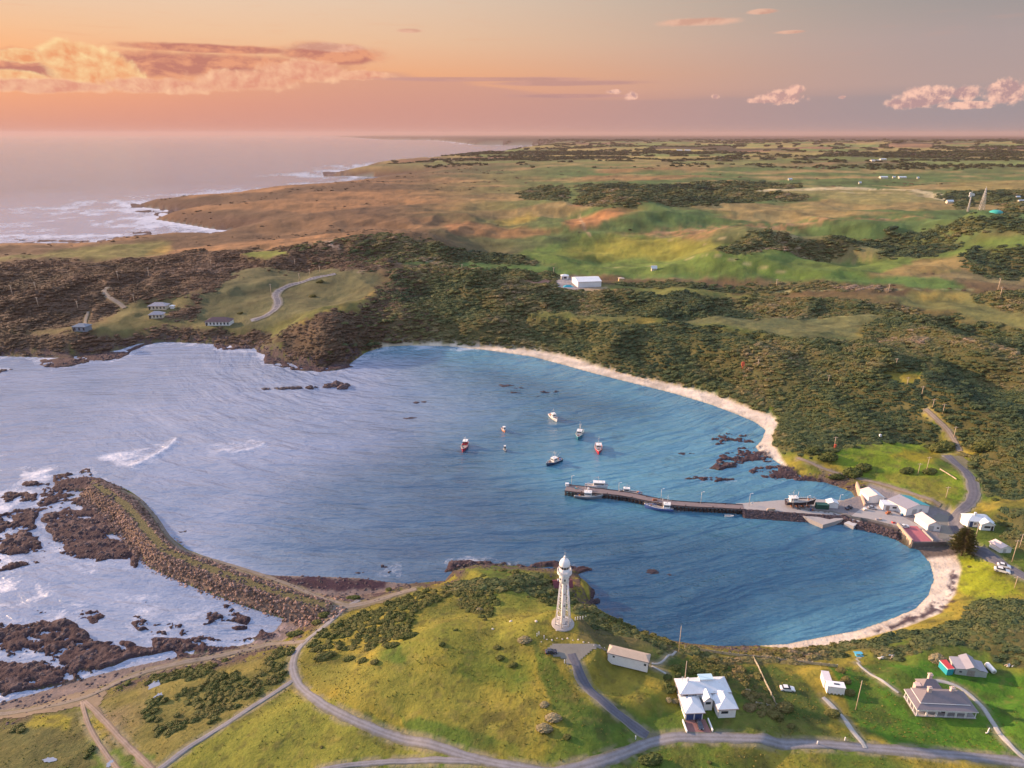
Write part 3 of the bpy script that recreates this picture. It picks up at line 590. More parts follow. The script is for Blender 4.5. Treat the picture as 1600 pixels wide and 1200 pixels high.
def grid_mesh(name, xs, ys, zs, nt, nr, attrs, floats=None):
    me = bpy.data.meshes.new(name); nv = nt * nr
    co = np.empty((nv, 3), np.float32); co[:, 0] = xs; co[:, 1] = ys; co[:, 2] = zs
    I, J = np.meshgrid(np.arange(nt - 1), np.arange(nr - 1), indexing='ij'); a = (I * nr + J).ravel()
    f = np.stack([a, a + nr, a + nr + 1, a + 1], 1).astype(np.int32)
    me.vertices.add(nv); me.vertices.foreach_set('co', co.ravel())
    me.loops.add(f.size); me.loops.foreach_set('vertex_index', f.ravel())
    me.polygons.add(len(f)); me.polygons.foreach_set('loop_start', np.arange(0, f.size, 4, dtype=np.int32)); me.polygons.foreach_set('loop_total', np.full(len(f), 4, np.int32))
    me.polygons.foreach_set('use_smooth', np.ones(len(f), bool))
    me.update(calc_edges=True)
    for k, v in attrs.items():
        at = me.attributes.new(k, 'FLOAT_COLOR', 'POINT'); q = np.ones((nv, 4), np.float32); q[:, :3] = v; at.data.foreach_set('color', q.ravel())
    for k, v in (floats or {}).items():
        at = me.attributes.new(k, 'FLOAT', 'POINT'); at.data.foreach_set('value', v.astype(np.float32))
    o = bpy.data.objects.new(name, me); COL.objects.link(o); return o

def ground_material():
    m = bpy.data.materials.new('ground'); m.use_nodes = True; g = NG(m.node_tree); g.N.clear()
    out = g.n('ShaderNodeOutputMaterial'); b = g.n('ShaderNodeBsdfPrincipled'); g.L.new(b.outputs[0], out.inputs[0])
    ca = g.n('ShaderNodeAttribute', attribute_name='albedo'); rk_ = g.n('ShaderNodeAttribute', attribute_name='rocky')
    geo = g.n('ShaderNodeNewGeometry'); P = geo.outputs['Position']
    a1 = g.noise(P, 1.3, 5, .65); a2 = g.noise(P, .16, 4, .6); a3 = g.noise(P, 5.0, 3, .6)
    k = g.add(.52, g.add(g.mul(a1, .55), g.add(g.mul(a2, .30), g.mul(a3, .12))))
    c = g.mix(1.0, ca.outputs['Color'], g.comb(k, k, k), 'MULTIPLY')
    yel = g.mul(g.sstep(g.noise(P, .45, 5, .65), .52, .66), .20)
    c = g.mix(yel, c, g.mix(1.0, c, (1.5, 1.22, .8, 1), 'MULTIPLY'))
    g.L.new(c, b.inputs['Base Color']); b.inputs['Roughness'].default_value = .92; b.inputs['Specular IOR Level'].default_value = .18
    bp = g.n('ShaderNodeBump'); bp.inputs['Distance'].default_value = 1.0; bp.inputs['Strength'].default_value = .85
    hgt = g.add(g.mul(g.noise(P, .9, 6, .68), g.add(.42, g.mul(rk_.outputs['Fac'], 1.1))), g.mul(g.noise(P, .05, 5, .6), 2.2))
    g.L.new(hgt, bp.inputs['Height']); g.L.new(bp.outputs[0], b.inputs['Normal'])
    return m
MAT_GROUND = ground_material()
ground = grid_mesh('ground', gx, gy, H, NT, NR, {'albedo': col}, {'rocky': np.clip(rk + nobeach, 0, 1)})
ground.data.materials.append(MAT_GROUND); ground['kind'] = 'structure'
ground['label'] = 'grassy coastal land with dunes, heath, beaches and dark reefs'

# ------------------------------------------------------------------ SEA
def _wz(x, y):
    q1 = dseg(x, y, smooth_line(gp([(276, 686), (266, 698), (244, 712), (212, 727)]), 2), False, 12); q2 = dseg(x, y, smooth_line(gp([(412, 694), (400, 701), (372, 706), (345, 706)]), 2), False, 12); q3 = dseg(x, y, smooth_line(gp([(60, 742), (110, 732), (160, 742)]), 2), False, 12)
    return .8 * np.exp(-(q1 / 2.2) ** 2) + .6 * np.exp(-(q2 / 2.0) ** 2) + .5 * np.exp(-(q3 / 1.6) ** 2)
wt = np.concatenate([np.linspace(-85, -44, 40, endpoint=False), np.linspace(-44, 44, 520, endpoint=False), np.linspace(44, 85, 40)])
wa = np.concatenate([np.linspace(70, 2.2, 520, endpoint=False), np.geomspace(2.2, .12, 50)])
wr_ = CAM_H / np.tan(np.radians(wa)); WT, WR = np.meshgrid(np.radians(wt), wr_, indexing='ij')
wx = (np.sin(WT) * WR).ravel(); wy = (np.cos(WT) * WR).ravel(); wrr = WR.ravel()
wd_ = dseg(wx, wy, COASTP, True, 400.0); wland = inpoly(wx, wy, COASTP)
gH = grid_sample(H, wx, wy)
def near_line(px, rad): return 1 - sst(dseg(wx, wy, gp(px), False, rad * 1.2), 0, rad)
def in_soft(px, fe):
    W = gp(px); q = dseg(wx, wy, W, True, fe * 1.5); ins = inpoly(wx, wy, W); return np.where(ins, 1.0, 1 - sst(q, 0, fe))
f1 = fbm(wx, wy * 1.6, 10, 5, 71, .62); f2 = fbm(wx, wy, 3.0, 4, 72, .6); f3 = fbm(wx, wy * 2, 45, 4, 73)
# shallows: pale water over sand along the beaches
beach_line = gp([p for p in COAST_IN if p in BEACH and p[0] > 560 and (p[1] < 700 or p[0] > 1225)])
bd = np.minimum(dseg(wx, wy, gp([(600, 542), (700, 541), (830, 557), (930, 584), (1050, 614), (1150, 647), (1196, 672)]), False, 90), dseg(wx, wy, gp([(1436, 860), (1459, 905), (1450, 931), (1395, 966), (1340, 985), (1250, 1004)]), False, 90) * 2.4)
shal = np.clip(.85 * (1 - sst(bd, 2, 42)) + .8 * in_soft([(1100, 672), (1190, 690), (1330, 768), (1330, 780), (1180, 782), (960, 755), (880, 720), (1000, 690)], 40) * .8 + .35 * in_soft([(700, 560), (1000, 600), (1200, 690), (1000, 760), (800, 700)], 60), 0, 1)
shal = shal * (.75 + .5 * (f3 - .3))
rip = 0.0
swash = (1 - sst(bd, .3, 3.2)) * sst(f2, .30, .55)
# white water
foam = np.zeros(wx.shape)
surf = in_soft([(-60, 700), (60, 735), (150, 748), (180, 790), (200, 850), (150, 890), (60, 900), (-60, 930)], 12)
foam = np.maximum(foam, surf * sst(f1, .25, .8) * .62)
foam = np.maximum(foam, in_soft([(-60, 735), (70, 735), (60, 760), (20, 790), (40, 900), (60, 930), (-60, 960)], 10) * sst(f1 + .16 * f2, .25, .85) * .85)
foam = np.maximum(foam, in_soft([(165, 712), (240, 700), (272, 688), (274, 694), (250, 712), (215, 728), (190, 724)], 7) * (.30 + .62 * f1))
foam = np.maximum(foam, in_soft([(335, 694), (385, 690), (411, 692), (410, 700), (370, 706), (350, 700)], 6) * (.30 + .62 * f1))
foam = np.maximum(foam, near_line([(276, 686), (266, 698), (244, 712), (212, 727)], 1.5))
foam = np.maximum(foam, near_line([(412, 694), (400, 701), (372, 706), (345, 706)], 1.2) * .8)
rq = np.clip(1 - np.abs(dseg(wx, wy, gp([(40, 985), (150, 965), (300, 1000)]), False, 60)) / 60, 0, 1)
rocknear = blurw = None
gk = grid_sample(blurmask(rock, 8), wx, wy)
foam = np.maximum(foam, sst(gk, .0, .25) * .48 * (wx < 0))
foam = np.maximum(foam, sst(gk, .04, .3) * .30)
foam = np.maximum(foam, swash * .45)
# coast surf of the open sea (upper left)
oc = dseg(wx, wy, outP, False, 420)
foam = np.maximum(foam, (wrr > 700) * sst(oc, 420, 30) * sst(f3 * .7 + fbm(wx, wy * 2.5, 60, 4, 77) * .5, .35, .75) * .85)
foam = np.maximum(foam, (wrr > 700) * sst(oc, 55, 4) * .9)
foam = np.maximum(foam, (wrr > 380) * (wrr < 600) * sst(wd_, 18, 2) * (wx < -20) * .6)
milky_sheen = np.clip(sst(wx, G(1000, 760)[0], G(-100, 800)[0]) * .9 * sst(wrr, 2500, 1200) + .5 * in_soft([(-60, 560), (560, 570), (700, 640), (420, 720), (300, 800), (-60, 760)], 50)
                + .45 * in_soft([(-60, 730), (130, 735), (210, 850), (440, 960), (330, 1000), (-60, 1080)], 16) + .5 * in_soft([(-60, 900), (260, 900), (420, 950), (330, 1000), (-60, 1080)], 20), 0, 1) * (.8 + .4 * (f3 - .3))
milky_sheen = np.clip(np.maximum(milky_sheen, sst(wrr, 700, 1500) * .12), 0, 1)
# curved swell: distance from the harbour mouth, so crests arc round the bay
c1 = gp([(60, 420)])[0]; c2 = gp([(980, 690)])[0]
sw1 = np.hypot(wx - G(-900, 640)[0], wy - G(-900, 640)[1])
m = bpy.data.materials.new('sea_water'); m.use_nodes = True; g = NG(m.node_tree); g.N.clear()
out = g.n('ShaderNodeOutputMaterial'); b = g.n('ShaderNodeBsdfPrincipled'); g.L.new(b.outputs[0], out.inputs[0])
fo = g.n('ShaderNodeAttribute', attribute_name='foam').outputs['Fac']; sh = g.n('ShaderNodeAttribute', attribute_name='shallow').outputs['Fac']
geo = g.n('ShaderNodeNewGeometry'); P = geo.outputs['Position']; sp = g.n('ShaderNodeSeparateXYZ'); g.L.new(P, sp.inputs[0])
def polar(cx, cy, lr, la, seed, warp=0.0):
    dx = g.sub(sp.outputs[0], cx); dy = g.sub(sp.outputs[1], cy)
    r = g.m('SQRT', g.add(g.mul(dx, dx), g.mul(dy, dy)))
    if warp: r = g.add(r, g.mul(g.sub(g.noise(P, .018, 3), .5), warp))
    a = g.mul(g.m('ARCTAN2', dy, dx), 220.0)
    return g.comb(g.mul(r, lr), g.mul(a, la), seed), r
tip = G(150, 752); mouth = G(-250, 800)
cc = G(740, 510)
v1, r1 = polar(cc[0], cc[1], 1 / 3.0, 1 / 26.0, 1.0, 12.0)
vb, rb_ = polar(cc[0], cc[1], 1 / 8.0, 1 / 40.0, 12.0, 12.0)
mouth = (-90.0, -330.0)
v2, r2 = polar(mouth[0], mouth[1], 1 / 4.2, 1 / 16.0, 4.0, 22.0)
v3, r3 = polar(G(1150, 800)[0], G(1150, 800)[1] + 190, 1 / 1.6, 1 / 9.0, 7.0, 9.0)
swk = g.sstep(sp.outputs[0], -235.0, -130.0)
w1 = g.add(g.noise(v1, 1.0, 2, .5, .15), g.mul(g.noise(vb, 1.0, 3, .5, .2), 3.0)); w2 = g.noise(v2, 1.0, 3, .5, .5); w3 = g.noise(v3, 1.0, 3, .55, .3)
chop = g.noise(P, .8, 5, .65); farch = g.noise(g.comb(g.mul(sp.outputs[0], .03), g.mul(sp.outputs[1], .075), 0), 1.0, 6, .65)
hsum = g.add(g.add(g.mul(g.mul(w1, .95), swk), g.mul(w2, g.sub(1.15, g.mul(swk, .7)))), g.add(g.mul(w3, .16), g.add(g.mul(chop, .20), g.mul(farch, 2.6))))
bp = g.n('ShaderNodeBump'); bp.inputs['Distance'].default_value = 1.0; bp.inputs['Strength'].default_value = .8
g.L.new(hsum, bp.inputs['Height']); g.L.new(bp.outputs[0], b.inputs['Normal'])
deep = g.mix(g.sstep(g.noise(P, .012, 4), .35, .68), (.010, .060, .125, 1), (.020, .094, .178, 1))
mk = g.n('ShaderNodeAttribute', attribute_name='milky_sheen').outputs['Fac']
deep = g.mix(mk, deep, (.235, .285, .415, 1))  # aerated water plus the bright sky's sheen, both painted into base colour
sheen_band = g.mul(g.sstep(g.noise(g.comb(g.mul(r1, 1 / 14.0), g.mul(rb_, 0.0), g.mul(g.noise(P, .02, 3), 6.0)), 1.0, 4, .6), .50, .66), .34)
sheen_band2 = g.mul(g.sstep(g.noise(vb, .45, 4, .6, .4), .48, .64), .30)
deep = g.mix(g.mul(g.m('MAXIMUM', sheen_band, sheen_band2), g.add(.35, g.mul(swk, .65))), deep, g.mix(mk, (.055, .155, .255, 1), (.38, .41, .52, 1)))  # silvery wind-patch sheen along the swell, painted into base colour
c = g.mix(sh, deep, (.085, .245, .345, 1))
patch = g.mul(g.sstep(g.noise(P, .05, 4, .6), .60, .70), g.mul(sh, .5))
c = g.mix(patch, c, (.012, .05, .08, 1))
fpos = g.comb(g.mul(sp.outputs[0], .8), g.mul(sp.outputs[1], 1.3), 0.0); ff = g.add(g.mul(g.noise(fpos, .10, 6, .62, .8), .62), g.mul(g.noise(fpos, .55, 7, .72, 1.2), .38)); fmask = g.sstep(g.add(fo, g.mul(g.sub(ff, .5), 2.4)), .36, 1.1); fmask = g.mul(fmask, g.sstep(fo, .03, .35))
c = g.mix(g.mul(fmask, .9), c, (.60, .61, .70, 1))
g.L.new(c, b.inputs['Base Color']); b.inputs['IOR'].default_value = 1.34; b.inputs['Specular IOR Level'].default_value = .9
g.L.new(g.add(.16, g.mul(fmask, .6)), b.inputs['Roughness'])
MAT_SEA = m
sea = grid_mesh('water', wx, wy, _wz(wx, wy), len(wt), len(wr_), {}, {'foam': np.clip(foam, 0, 1), 'shallow': np.clip(shal, 0, 1), 'milky_sheen': milky_sheen})
sea.data.materials.append(m); sea['kind'] = 'structure'; sea['label'] = 'blue bay and open sea with curving swell lines'
# ================================================================== MATERIAL HELPERS
def mat(name, color, rough=.8, metal=0.0, spec=.3, var=0.0, vscale=2.0, bump=0.0, rnd=0.0, emit=None):
    m = bpy.data.materials.new(name); m.use_nodes = True; g = NG(m.node_tree); b = g.N['Principled BSDF']
    c = tuple(color) + (1,) if len(color) == 3 else tuple(color)
    b.inputs['Base Color'].default_value = c; b.inputs['Roughness'].default_value = rough; b.inputs['Metallic'].default_value = metal
    b.inputs['Specular IOR Level'].default_value = spec
    if var or bump or rnd:
        tc = g.n('ShaderNodeTexCoord'); oi = g.n('ShaderNodeObjectInfo')
        v = g.n('ShaderNodeVectorMath', operation='ADD'); g.L.new(tc.outputs['Object'], v.inputs[0]); g.L.new(g.comb(g.mul(oi.outputs['Random'], 37.0), g.mul(oi.outputs['Random'], 11.0), 0.0), v.inputs[1])
        n = g.noise(v.outputs[0], vscale, 5, .65)
        k = g.add(1 - var * .5 - rnd * .5, g.add(g.mul(n, var), g.mul(oi.outputs['Random'], rnd)))
        g.L.new(g.mix(1.0, c, g.comb(k, k, k), 'MULTIPLY'), b.inputs['Base Color'])
        if bump:
            bp = g.n('ShaderNodeBump'); bp.inputs['Strength'].default_value = bump; bp.inputs['Distance'].default_value = .1
            g.L.new(n, bp.inputs['Height']); g.L.new(bp.outputs[0], b.inputs['Normal'])
    return m
def leafmat(name, stops, hue_scale=1.0):
    m = bpy.data.materials.new(name); m.use_nodes = True; g = NG(m.node_tree); b = g.N['Principled BSDF']
    oi = g.n('ShaderNodeObjectInfo'); geo = g.n('ShaderNodeNewGeometry')
    big = g.add(g.mul(g.noise(geo.outputs['Position'], .022, 4, .6), .6), g.mul(g.noise(geo.outputs['Position'], .006, 3), .6)); small = g.noise(geo.outputs['Position'], 1.1, 4, .7)
    f = g.add(g.mul(oi.outputs['Random'], .28), g.add(g.mul(big, 2.2), g.mul(small, .30))); f = g.sub(f, 1.08)
    c = g.ramp(f, stops); g.L.new(c, b.inputs['Base Color'])
    b.inputs['Roughness'].default_value = .75; b.inputs['Specular IOR Level'].default_value = .2
    return m
LEAF = leafmat('scrub_leaves', [(0, (.022, .040, .026, 1)), (.32, (.048, .074, .032, 1)), (.56, (.100, .115, .040, 1)), (.78, (.19, .155, .065, 1)), (1, (.30, .21, .15, 1))])
LEAFG = leafmat('shrub_leaves', [(0, (.035, .052, .014, 1)), (.45, (.075, .090, .022, 1)), (.75, (.13, .115, .035, 1)), (1, (.20, .14, .07, 1))])
LEAFD = leafmat('tree_leaves', [(0, (.018, .030, .012, 1)), (.6, (.035, .050, .018, 1)), (1, (.065, .070, .025, 1))])
GREYLEAF = leafmat('grey_leaves', [(0, (.13, .12, .06, 1)), (.6, (.24, .20, .11, 1)), (1, (.36, .29, .19, 1))])
ROCKM = mat('dark_rock', (.085, .060, .066), .85, var=1.0, vscale=2.5, bump=.8, rnd=.6)
BOULDM = mat('boulder_stone', (.23, .145, .115), .9, var=.8, vscale=2.0, bump=.6, rnd=1.5)
TUFTM = leafmat('tussock', [(0, (.09, .115, .022, 1)), (.5, (.21, .19, .04, 1)), (1, (.38, .30, .09, 1))])
BARK = mat('bark', (.12, .09, .07), .9, var=.5, vscale=6)

hidden = bpy.data.collections.new('instance_sources')     # not linked to the scene: only points refer to it
WETROCK = mat('wet_rock', (.045, .032, .042), .6, var=.9, vscale=2.5, bump=.6, rnd=.4)
def blobmesh(name, seed, lumps, cards, csize, mats, flat=.7, lean=.35, sub=2, spread=.55, core=True):
    """a wind-leaned bush: a few lumpy cores wrapped in small leaf faces; unit radius"""
    rnd = random.Random(seed); bm = bmesh.new(); cs = []
    for i in range(lumps):
        a = rnd.uniform(0, 6.28); d_ = rnd.uniform(0, spread) if i else 0
        r = rnd.uniform(.38, .62) if i else .68
        cs.append((math.cos(a) * d_, math.sin(a) * d_, r * flat * .55 + rnd.uniform(0, .12), r))
    if core:
        for (x, y, z, r) in cs:
            res = bmesh.ops.create_icosphere(bm, subdivisions=sub, radius=r)
            for v in res['verts']:
                n = v.co.normalized(); k = 1 + .30 * (math.sin(n.x * 7 + seed) * math.sin(n.y * 6 + i) + math.sin(n.z * 9 + seed * 2) * .6) * .6 + rnd.uniform(-.12, .12)
                v.co = Vector((n.x * r * k * .92, n.y * r * k * .92, n.z * r * k * flat * .92)) + Vector((x, y, z))
    for _ in range(cards):
        x, y, z, r = cs[rnd.randrange(len(cs))]
        while True:
            n = Vector((rnd.gauss(0, 1), rnd.gauss(0, 1), rnd.gauss(.35, 1)))
            if n.length > .1 and n.z > -.6: break
        n.normalize(); p = Vector((x + n.x * r * 1.0, y + n.y * r * 1.0, z + n.z * r * flat * 1.0)) * 1.0
        t = n.cross(Vector((rnd.gauss(0, 1), rnd.gauss(0, 1), rnd.gauss(0, 1)))); t.normalize()
        u = (n.cross(t) * rnd.uniform(.5, 1) + n * rnd.uniform(.2, .9)); s = csize * rnd.uniform(.5, 1.3)
        q = [p - t * s, p + t * s * .9, p + u * s * 1.3 + t * s * .4, p + u * s - t * s * .5]
        bm.faces.new([bm.verts.new(c) for c in q])
    for v in bm.verts:
        v.co.x += max(v.co.z, 0) * lean; v.co.z = max(v.co.z, -.12)
    me = bpy.data.meshes.new(name); bm.to_mesh(me); bm.free()
    for mm in mats: me.materials.append(mm)
    return me
def rockmesh(name, seed, mt, sub=2, flat=.6, jag=.28):
    rnd = random.Random(seed); bm = bmesh.new(); bmesh.ops.create_icosphere(bm, subdivisions=sub, radius=1)
    pl = [(Vector((rnd.gauss(0, 1), rnd.gauss(0, 1), rnd.gauss(0, 1))).normalized(), rnd.uniform(.55, .95)) for _ in range(7)]
    for v in bm.verts:
        for n, dd in pl:
            k = v.co.dot(n)
            if k > dd: v.co -= n * (k - dd)
        v.co *= 1 + rnd.uniform(-.5, .5) * jag; v.co.z *= flat
    me = bpy.data.meshes.new(name); bm.to_mesh(me); bm.free(); me.materials.append(mt); return me
def source(coll, me):
    o = bpy.data.objects.new(me.name, me); coll.objects.link(o); return o
def newcoll(n): c = bpy.data.collections.new(n); return c
CB = newcoll('scrub_kinds')
SCRUB_MESH = [blobmesh('scrub_bush', 10 + i, 4 + i % 3, 210, .14, [LEAF], flat=.62, lean=.45 + .15 * (i % 3)) for i in range(8)]
for i, me in enumerate(SCRUB_MESH):
    for v in me.vertices: v.co.x *= 1.25 + .12 * (i % 4); v.co.y *= .92; v.co.z *= .8 + .15 * (i % 3)
    source(CB, me)
CH = newcoll('heath_kinds')
LEAFH = leafmat('heath_leaves', [(0, (.050, .040, .028, 1)), (.35, (.085, .062, .040, 1)), (.6, (.13, .082, .052, 1)), (.8, (.17, .105, .070, 1)), (1, (.22, .15, .11, 1))])
for i in range(6):
    me = blobmesh('heath_bush', 410 + i, 4, 170, .15, [LEAFH], flat=.5, lean=.6)
    for v in me.vertices: v.co.x *= 1.4
    source(CH, me)
CT = newcoll('far_tree_kinds')
FAR_MESH = [blobmesh('far_tree', 40 + i, 4, 60, .22, [LEAFD], flat=.8, lean=.1, sub=1) for i in range(4)]
for me in FAR_MESH: source(CT, me)
CR = newcoll('boulder_kinds')
for i in range(5): source(CR, rockmesh('boulder', 70 + i, BOULDM, 1, .75, .2))
CK = newcoll('shore_rock_kinds')
for i in range(5): source(CK, rockmesh('shore_rock', 90 + i, ROCKM, 1, .6, .3))
CG = newcoll('tuft_kinds')
def tuft(seed):
    rnd = random.Random(seed); bm = bmesh.new()
    for _ in range(13):
        a = rnd.uniform(0, 6.28); r = rnd.uniform(.1, .9); h = rnd.uniform(.35, 1.0); x, y = math.cos(a) * r * .5, math.sin(a) * r * .5
        w = rnd.uniform(.12, .3); b_ = a + 1.57; lx = math.cos(a) * .5 * h + .35 * h; ly = math.sin(a) * .5 * h
        p = [(x - math.cos(b_) * w, y - math.sin(b_) * w, -.05), (x + math.cos(b_) * w, y + math.sin(b_) * w, -.05), (x + lx, y + ly, h * .7)]
        bm.faces.new([bm.verts.new(c) for c in p])
    me = bpy.data.meshes.new('tuft'); bm.to_mesh(me); bm.free(); me.materials.append(TUFTM); return me
for i in range(4): source(CG, tuft(i))

def scatter(name, coll, pts, scale, rot, sz=None, label='', n_kinds=1):
    """points mesh + geometry nodes that set one of the collection's meshes on every point"""
    me = bpy.data.meshes.new(name); n = len(pts); me.vertices.add(n); me.vertices.foreach_set('co', np.asarray(pts, np.float32).ravel())
    me.attributes.new('s', 'FLOAT', 'POINT').data.foreach_set('value', np.asarray(scale, np.float32))
    me.attributes.new('rz', 'FLOAT', 'POINT').data.foreach_set('value', np.asarray(rot, np.float32))
    me.attributes.new('sz', 'FLOAT', 'POINT').data.foreach_set('value', np.asarray(sz if sz is not None else np.ones(n), np.float32))
    rg = np.random.default_rng(n); me.attributes.new('k', 'INT', 'POINT').data.foreach_set('value', rg.integers(0, len(coll.objects), n).astype(np.int32))
    o = bpy.data.objects.new(name, me); COL.objects.link(o)
    ng = bpy.data.node_groups.new(name + '_nodes', 'GeometryNodeTree')
    ng.interface.new_socket('Geometry', in_out='INPUT', socket_type='NodeSocketGeometry'); ng.interface.new_socket('Geometry', in_out='OUTPUT', socket_type='NodeSocketGeometry')
    N = ng.nodes; L = ng.links; gi = N.new('NodeGroupInput'); go = N.new('NodeGroupOutput'); ip = N.new('GeometryNodeInstanceOnPoints'); ci = N.new('GeometryNodeCollectionInfo')
    ci.inputs['Collection'].default_value = coll; ci.inputs['Separate Children'].default_value = True; ci.inputs['Reset Children'].default_value = True
    def at(nm, ty):
        a = N.new('GeometryNodeInputNamedAttribute'); a.data_type = ty; a.inputs['Name'].default_value = nm; return [s for s in a.outputs if s.enabled and s.name == 'Attribute'][0]
    cs = N.new('ShaderNodeCombineXYZ'); s_ = at('s', 'FLOAT'); mz = N.new('ShaderNodeMath'); mz.operation = 'MULTIPLY'
    L.new(s_, mz.inputs[0]); L.new(at('sz', 'FLOAT'), mz.inputs[1]); L.new(s_, cs.inputs[0]); L.new(s_, cs.inputs[1]); L.new(mz.outputs[0], cs.inputs[2])
    cr = N.new('ShaderNodeCombineXYZ'); L.new(at('rz', 'FLOAT'), cr.inputs[2])
    ip.inputs['Pick Instance'].default_value = True
    L.new(gi.outputs[0], ip.inputs['Points']); L.new(ci.outputs[0], ip.inputs['Instance']); L.new(at('k', 'INT'), ip.inputs['Instance Index'])
    L.new(cr.outputs[0], ip.inputs['Rotation']); L.new(cs.outputs[0], ip.inputs['Scale']); L.new(ip.outputs[0], go.inputs[0])
    md = o.modifiers.new('instances', 'NODES'); md.node_group = ng
    o['kind'] = 'stuff'
    if label: o['label'] = label
    return o
RG = np.random.default_rng(5)
dth = np.radians(np.gradient(th))[:, None] * np.ones((1, NR)); drr = -np.gradient(rr)[None, :] * np.ones((NT, 1)) * -1
cell = np.abs(dth * RR * np.abs(drr)).ravel()
def pick(dens, spacing, jit=1.0):
    """choose ground points where dens>0; spacing in metres per grid point"""
    lam = dens * cell / spacing ** 2
    n = np.floor(lam + RG.random(len(lam))).astype(int); idx = np.repeat(np.arange(len(lam)), n)
    i = idx // NR
    r = gr[idx] + (RG.random(len(idx)) - .5) * np.abs(drr.ravel()[idx]) * jit; a = np.arctan2(gx[idx], gy[idx]) + (RG.random(len(idx)) - .5) * dth.ravel()[idx] * jit
    x = np.sin(a) * r; y = np.cos(a) * r
    return idx, x, y, grid_sample(H, x, y)
# ground level and far scrub
view = (np.abs(aaz) < 46)
sp_ = np.interp(gr, [0, 150, 300, 600, 1200, 2500], [1.0, 1.1, 1.35, 2.2, 4.4, 8.5])
tall = np.clip(fbm(gx, gy, 30, 3, 81) * 1.6 - .2, .45, 1.3)
for nm, lab, cond in (('heath_scrub', 'dense brown-green coastal scrub covering the left shore', (gr > 300) * sst(aaz + (n3 - .5) * 14, -6, -18)),
                      ('dune_scrub', 'dense wind-streaked coastal scrub behind the curved beach and harbour', ((gr > 185) & ((gr > 260) | (aaz > 20))) * sst(aaz + (n3 - .5) * 14, -18, -6)),
                      ('shore_scrub', 'dark shrubs crowding the slope between the houses and the near beach', ((gr <= 185) | ((gr <= 260) & (aaz <= 20) & (aaz > -9))) )):
    dens = scrub * cond * view * (gr < 2600) * (RG.random(len(gr)) < .97)
    idx, x, y, z = pick(dens, sp_)
    s = sp_[idx] * (.42 + 1.15 * RG.random(len(idx)) ** 2.4) * (.75 + .5 * tall[idx]); szv = .50 + .50 * tall[idx] * RG.random(len(idx)) ** .7
    if nm == 'heath_scrub': szv = szv * .8; s = s * .8
    scatter(nm, CH if nm == 'heath_scrub' else CB, np.stack([x, y, z - .1 * s], 1), s, RG.normal(.1, .35, len(idx)), szv, lab)
    print('N', nm, len(idx))
# sparse bushes of the heath and the dune country
hs = sst(fbm(gx, gy * 1.6, 120, 4, 83), .54, .66) * sst(gr, 500, 700) * (gr < 2300) * (H > 2) * view * (1 - scrub) * (col[:, 1] < .11)
idx, x, y, z = pick(hs * .22, np.interp(gr, [400, 1000, 2400], [5, 8, 13]))
s = np.interp(gr[idx], [400, 1000, 2400], [1.0, 1.9, 4.0]) * (.4 + RG.random(len(idx)))
scatter('heath_bushes', CH, np.stack([x, y, z - .1 * s], 1), s, RG.random(len(idx)) * 6.28, .6 + .3 * RG.random(len(idx)), 'low scattered heath bushes over the brown dune country'); print('heath', len(idx))
# far hedges and woods
fw = np.clip(hedge * .9 + wood * .8, 0, 1) * sst(gr, 2100, 2500) * (gr < 9000) * (H > 3) * view
idx, x, y, z = pick(fw, np.interp(gr, [2000, 4000, 9000], [16, 30, 80]))
s = np.interp(gr[idx], [2000, 4000, 9000], [8, 12, 22]) * (.6 + .6 * RG.random(len(idx)))
scatter('far_woods', CT, np.stack([x, y, z], 1), s, RG.random(len(idx)) * 6.28, .55 * np.ones(len(idx)), 'far dark hedgerows and woods across the farmland'); print('far', len(idx))
# tussocks on the near grass
gm = nearf * (H > 1.7) * (road_mask > .4) * (1 - scrub) * (~hm) * view * (gr < 235) * (qb > 6)
for (cx_, cy_, cz_), r_, f_ in lv: gm = gm * sst(np.hypot(gx - cx_, gy - cy_), r_ * .8, r_ + 1)
rough_g = sst(n1, .42, .58) * .8 + .25
idx, x, y, z = pick(gm * rough_g, np.interp(gr, [90, 235], [.8, 1.5]))
s = (.13 + .26 * RG.random(len(idx)) ** 2.0)
scatter('grass_tussocks', CG, np.stack([x, y, z], 1), s, RG.normal(0, .6, len(idx)), None, 'rough grass tussocks across the near hill and fields'); print('tufts', len(idx))
# breakwater rubble, reef rubble
bt = dseg(gx, gy, [r_[3] for r_ in road_world if r_[0] == 'breakwater_track'][0], False, 30)
side = sst(qb, .9, 1.8) * (qb < 6.9) * (H > -1) * (bt > 1.6)
idx, x, y, z = pick(side, .66)
s = .24 + .50 * RG.random(len(idx)) ** 2.2
scatter('breakwater_boulders', CR, np.stack([x, y, z + .05], 1), s, RG.random(len(idx)) * 6.28, None, 'reddish boulders heaped along the curved breakwater'); print('bould', len(idx))
rkk = np.clip(rk, 0, 1) * (H > .15) * (gr < 480)
idx, x, y, z = pick(rkk * sst(n4, .35, .6), np.interp(gr, [100, 480], [1.0, 2.3]))
s = np.interp(gr[idx], [100, 480], [.4, .95]) * (.5 + .9 * RG.random(len(idx)))
scatter('reef_rocks', CK, np.stack([x, y, z], 1), s, RG.random(len(idx)) * 6.28, None, 'dark jagged rocks strewn over the reefs'); print('reef', len(idx))
sh_ = np.clip(nobeach, 0, 1) * (gr < 480) * sst(n2, .3, .6) + (land & ~up & stony) * .8 * sst(n2, .35, .55)
idx, x, y, z = pick(sh_, np.interp(gr, [100, 480], [1.1, 2.4]))
s = np.interp(gr[idx], [100, 480], [.3, .8]) * (.5 + .9 * RG.random(len(idx)))
scatter('shore_rocks', CK, np.stack([x, y, z], 1), s, RG.random(len(idx)) * 6.28, None, 'dark rocks fringing the stony shore'); print('shore', len(idx))

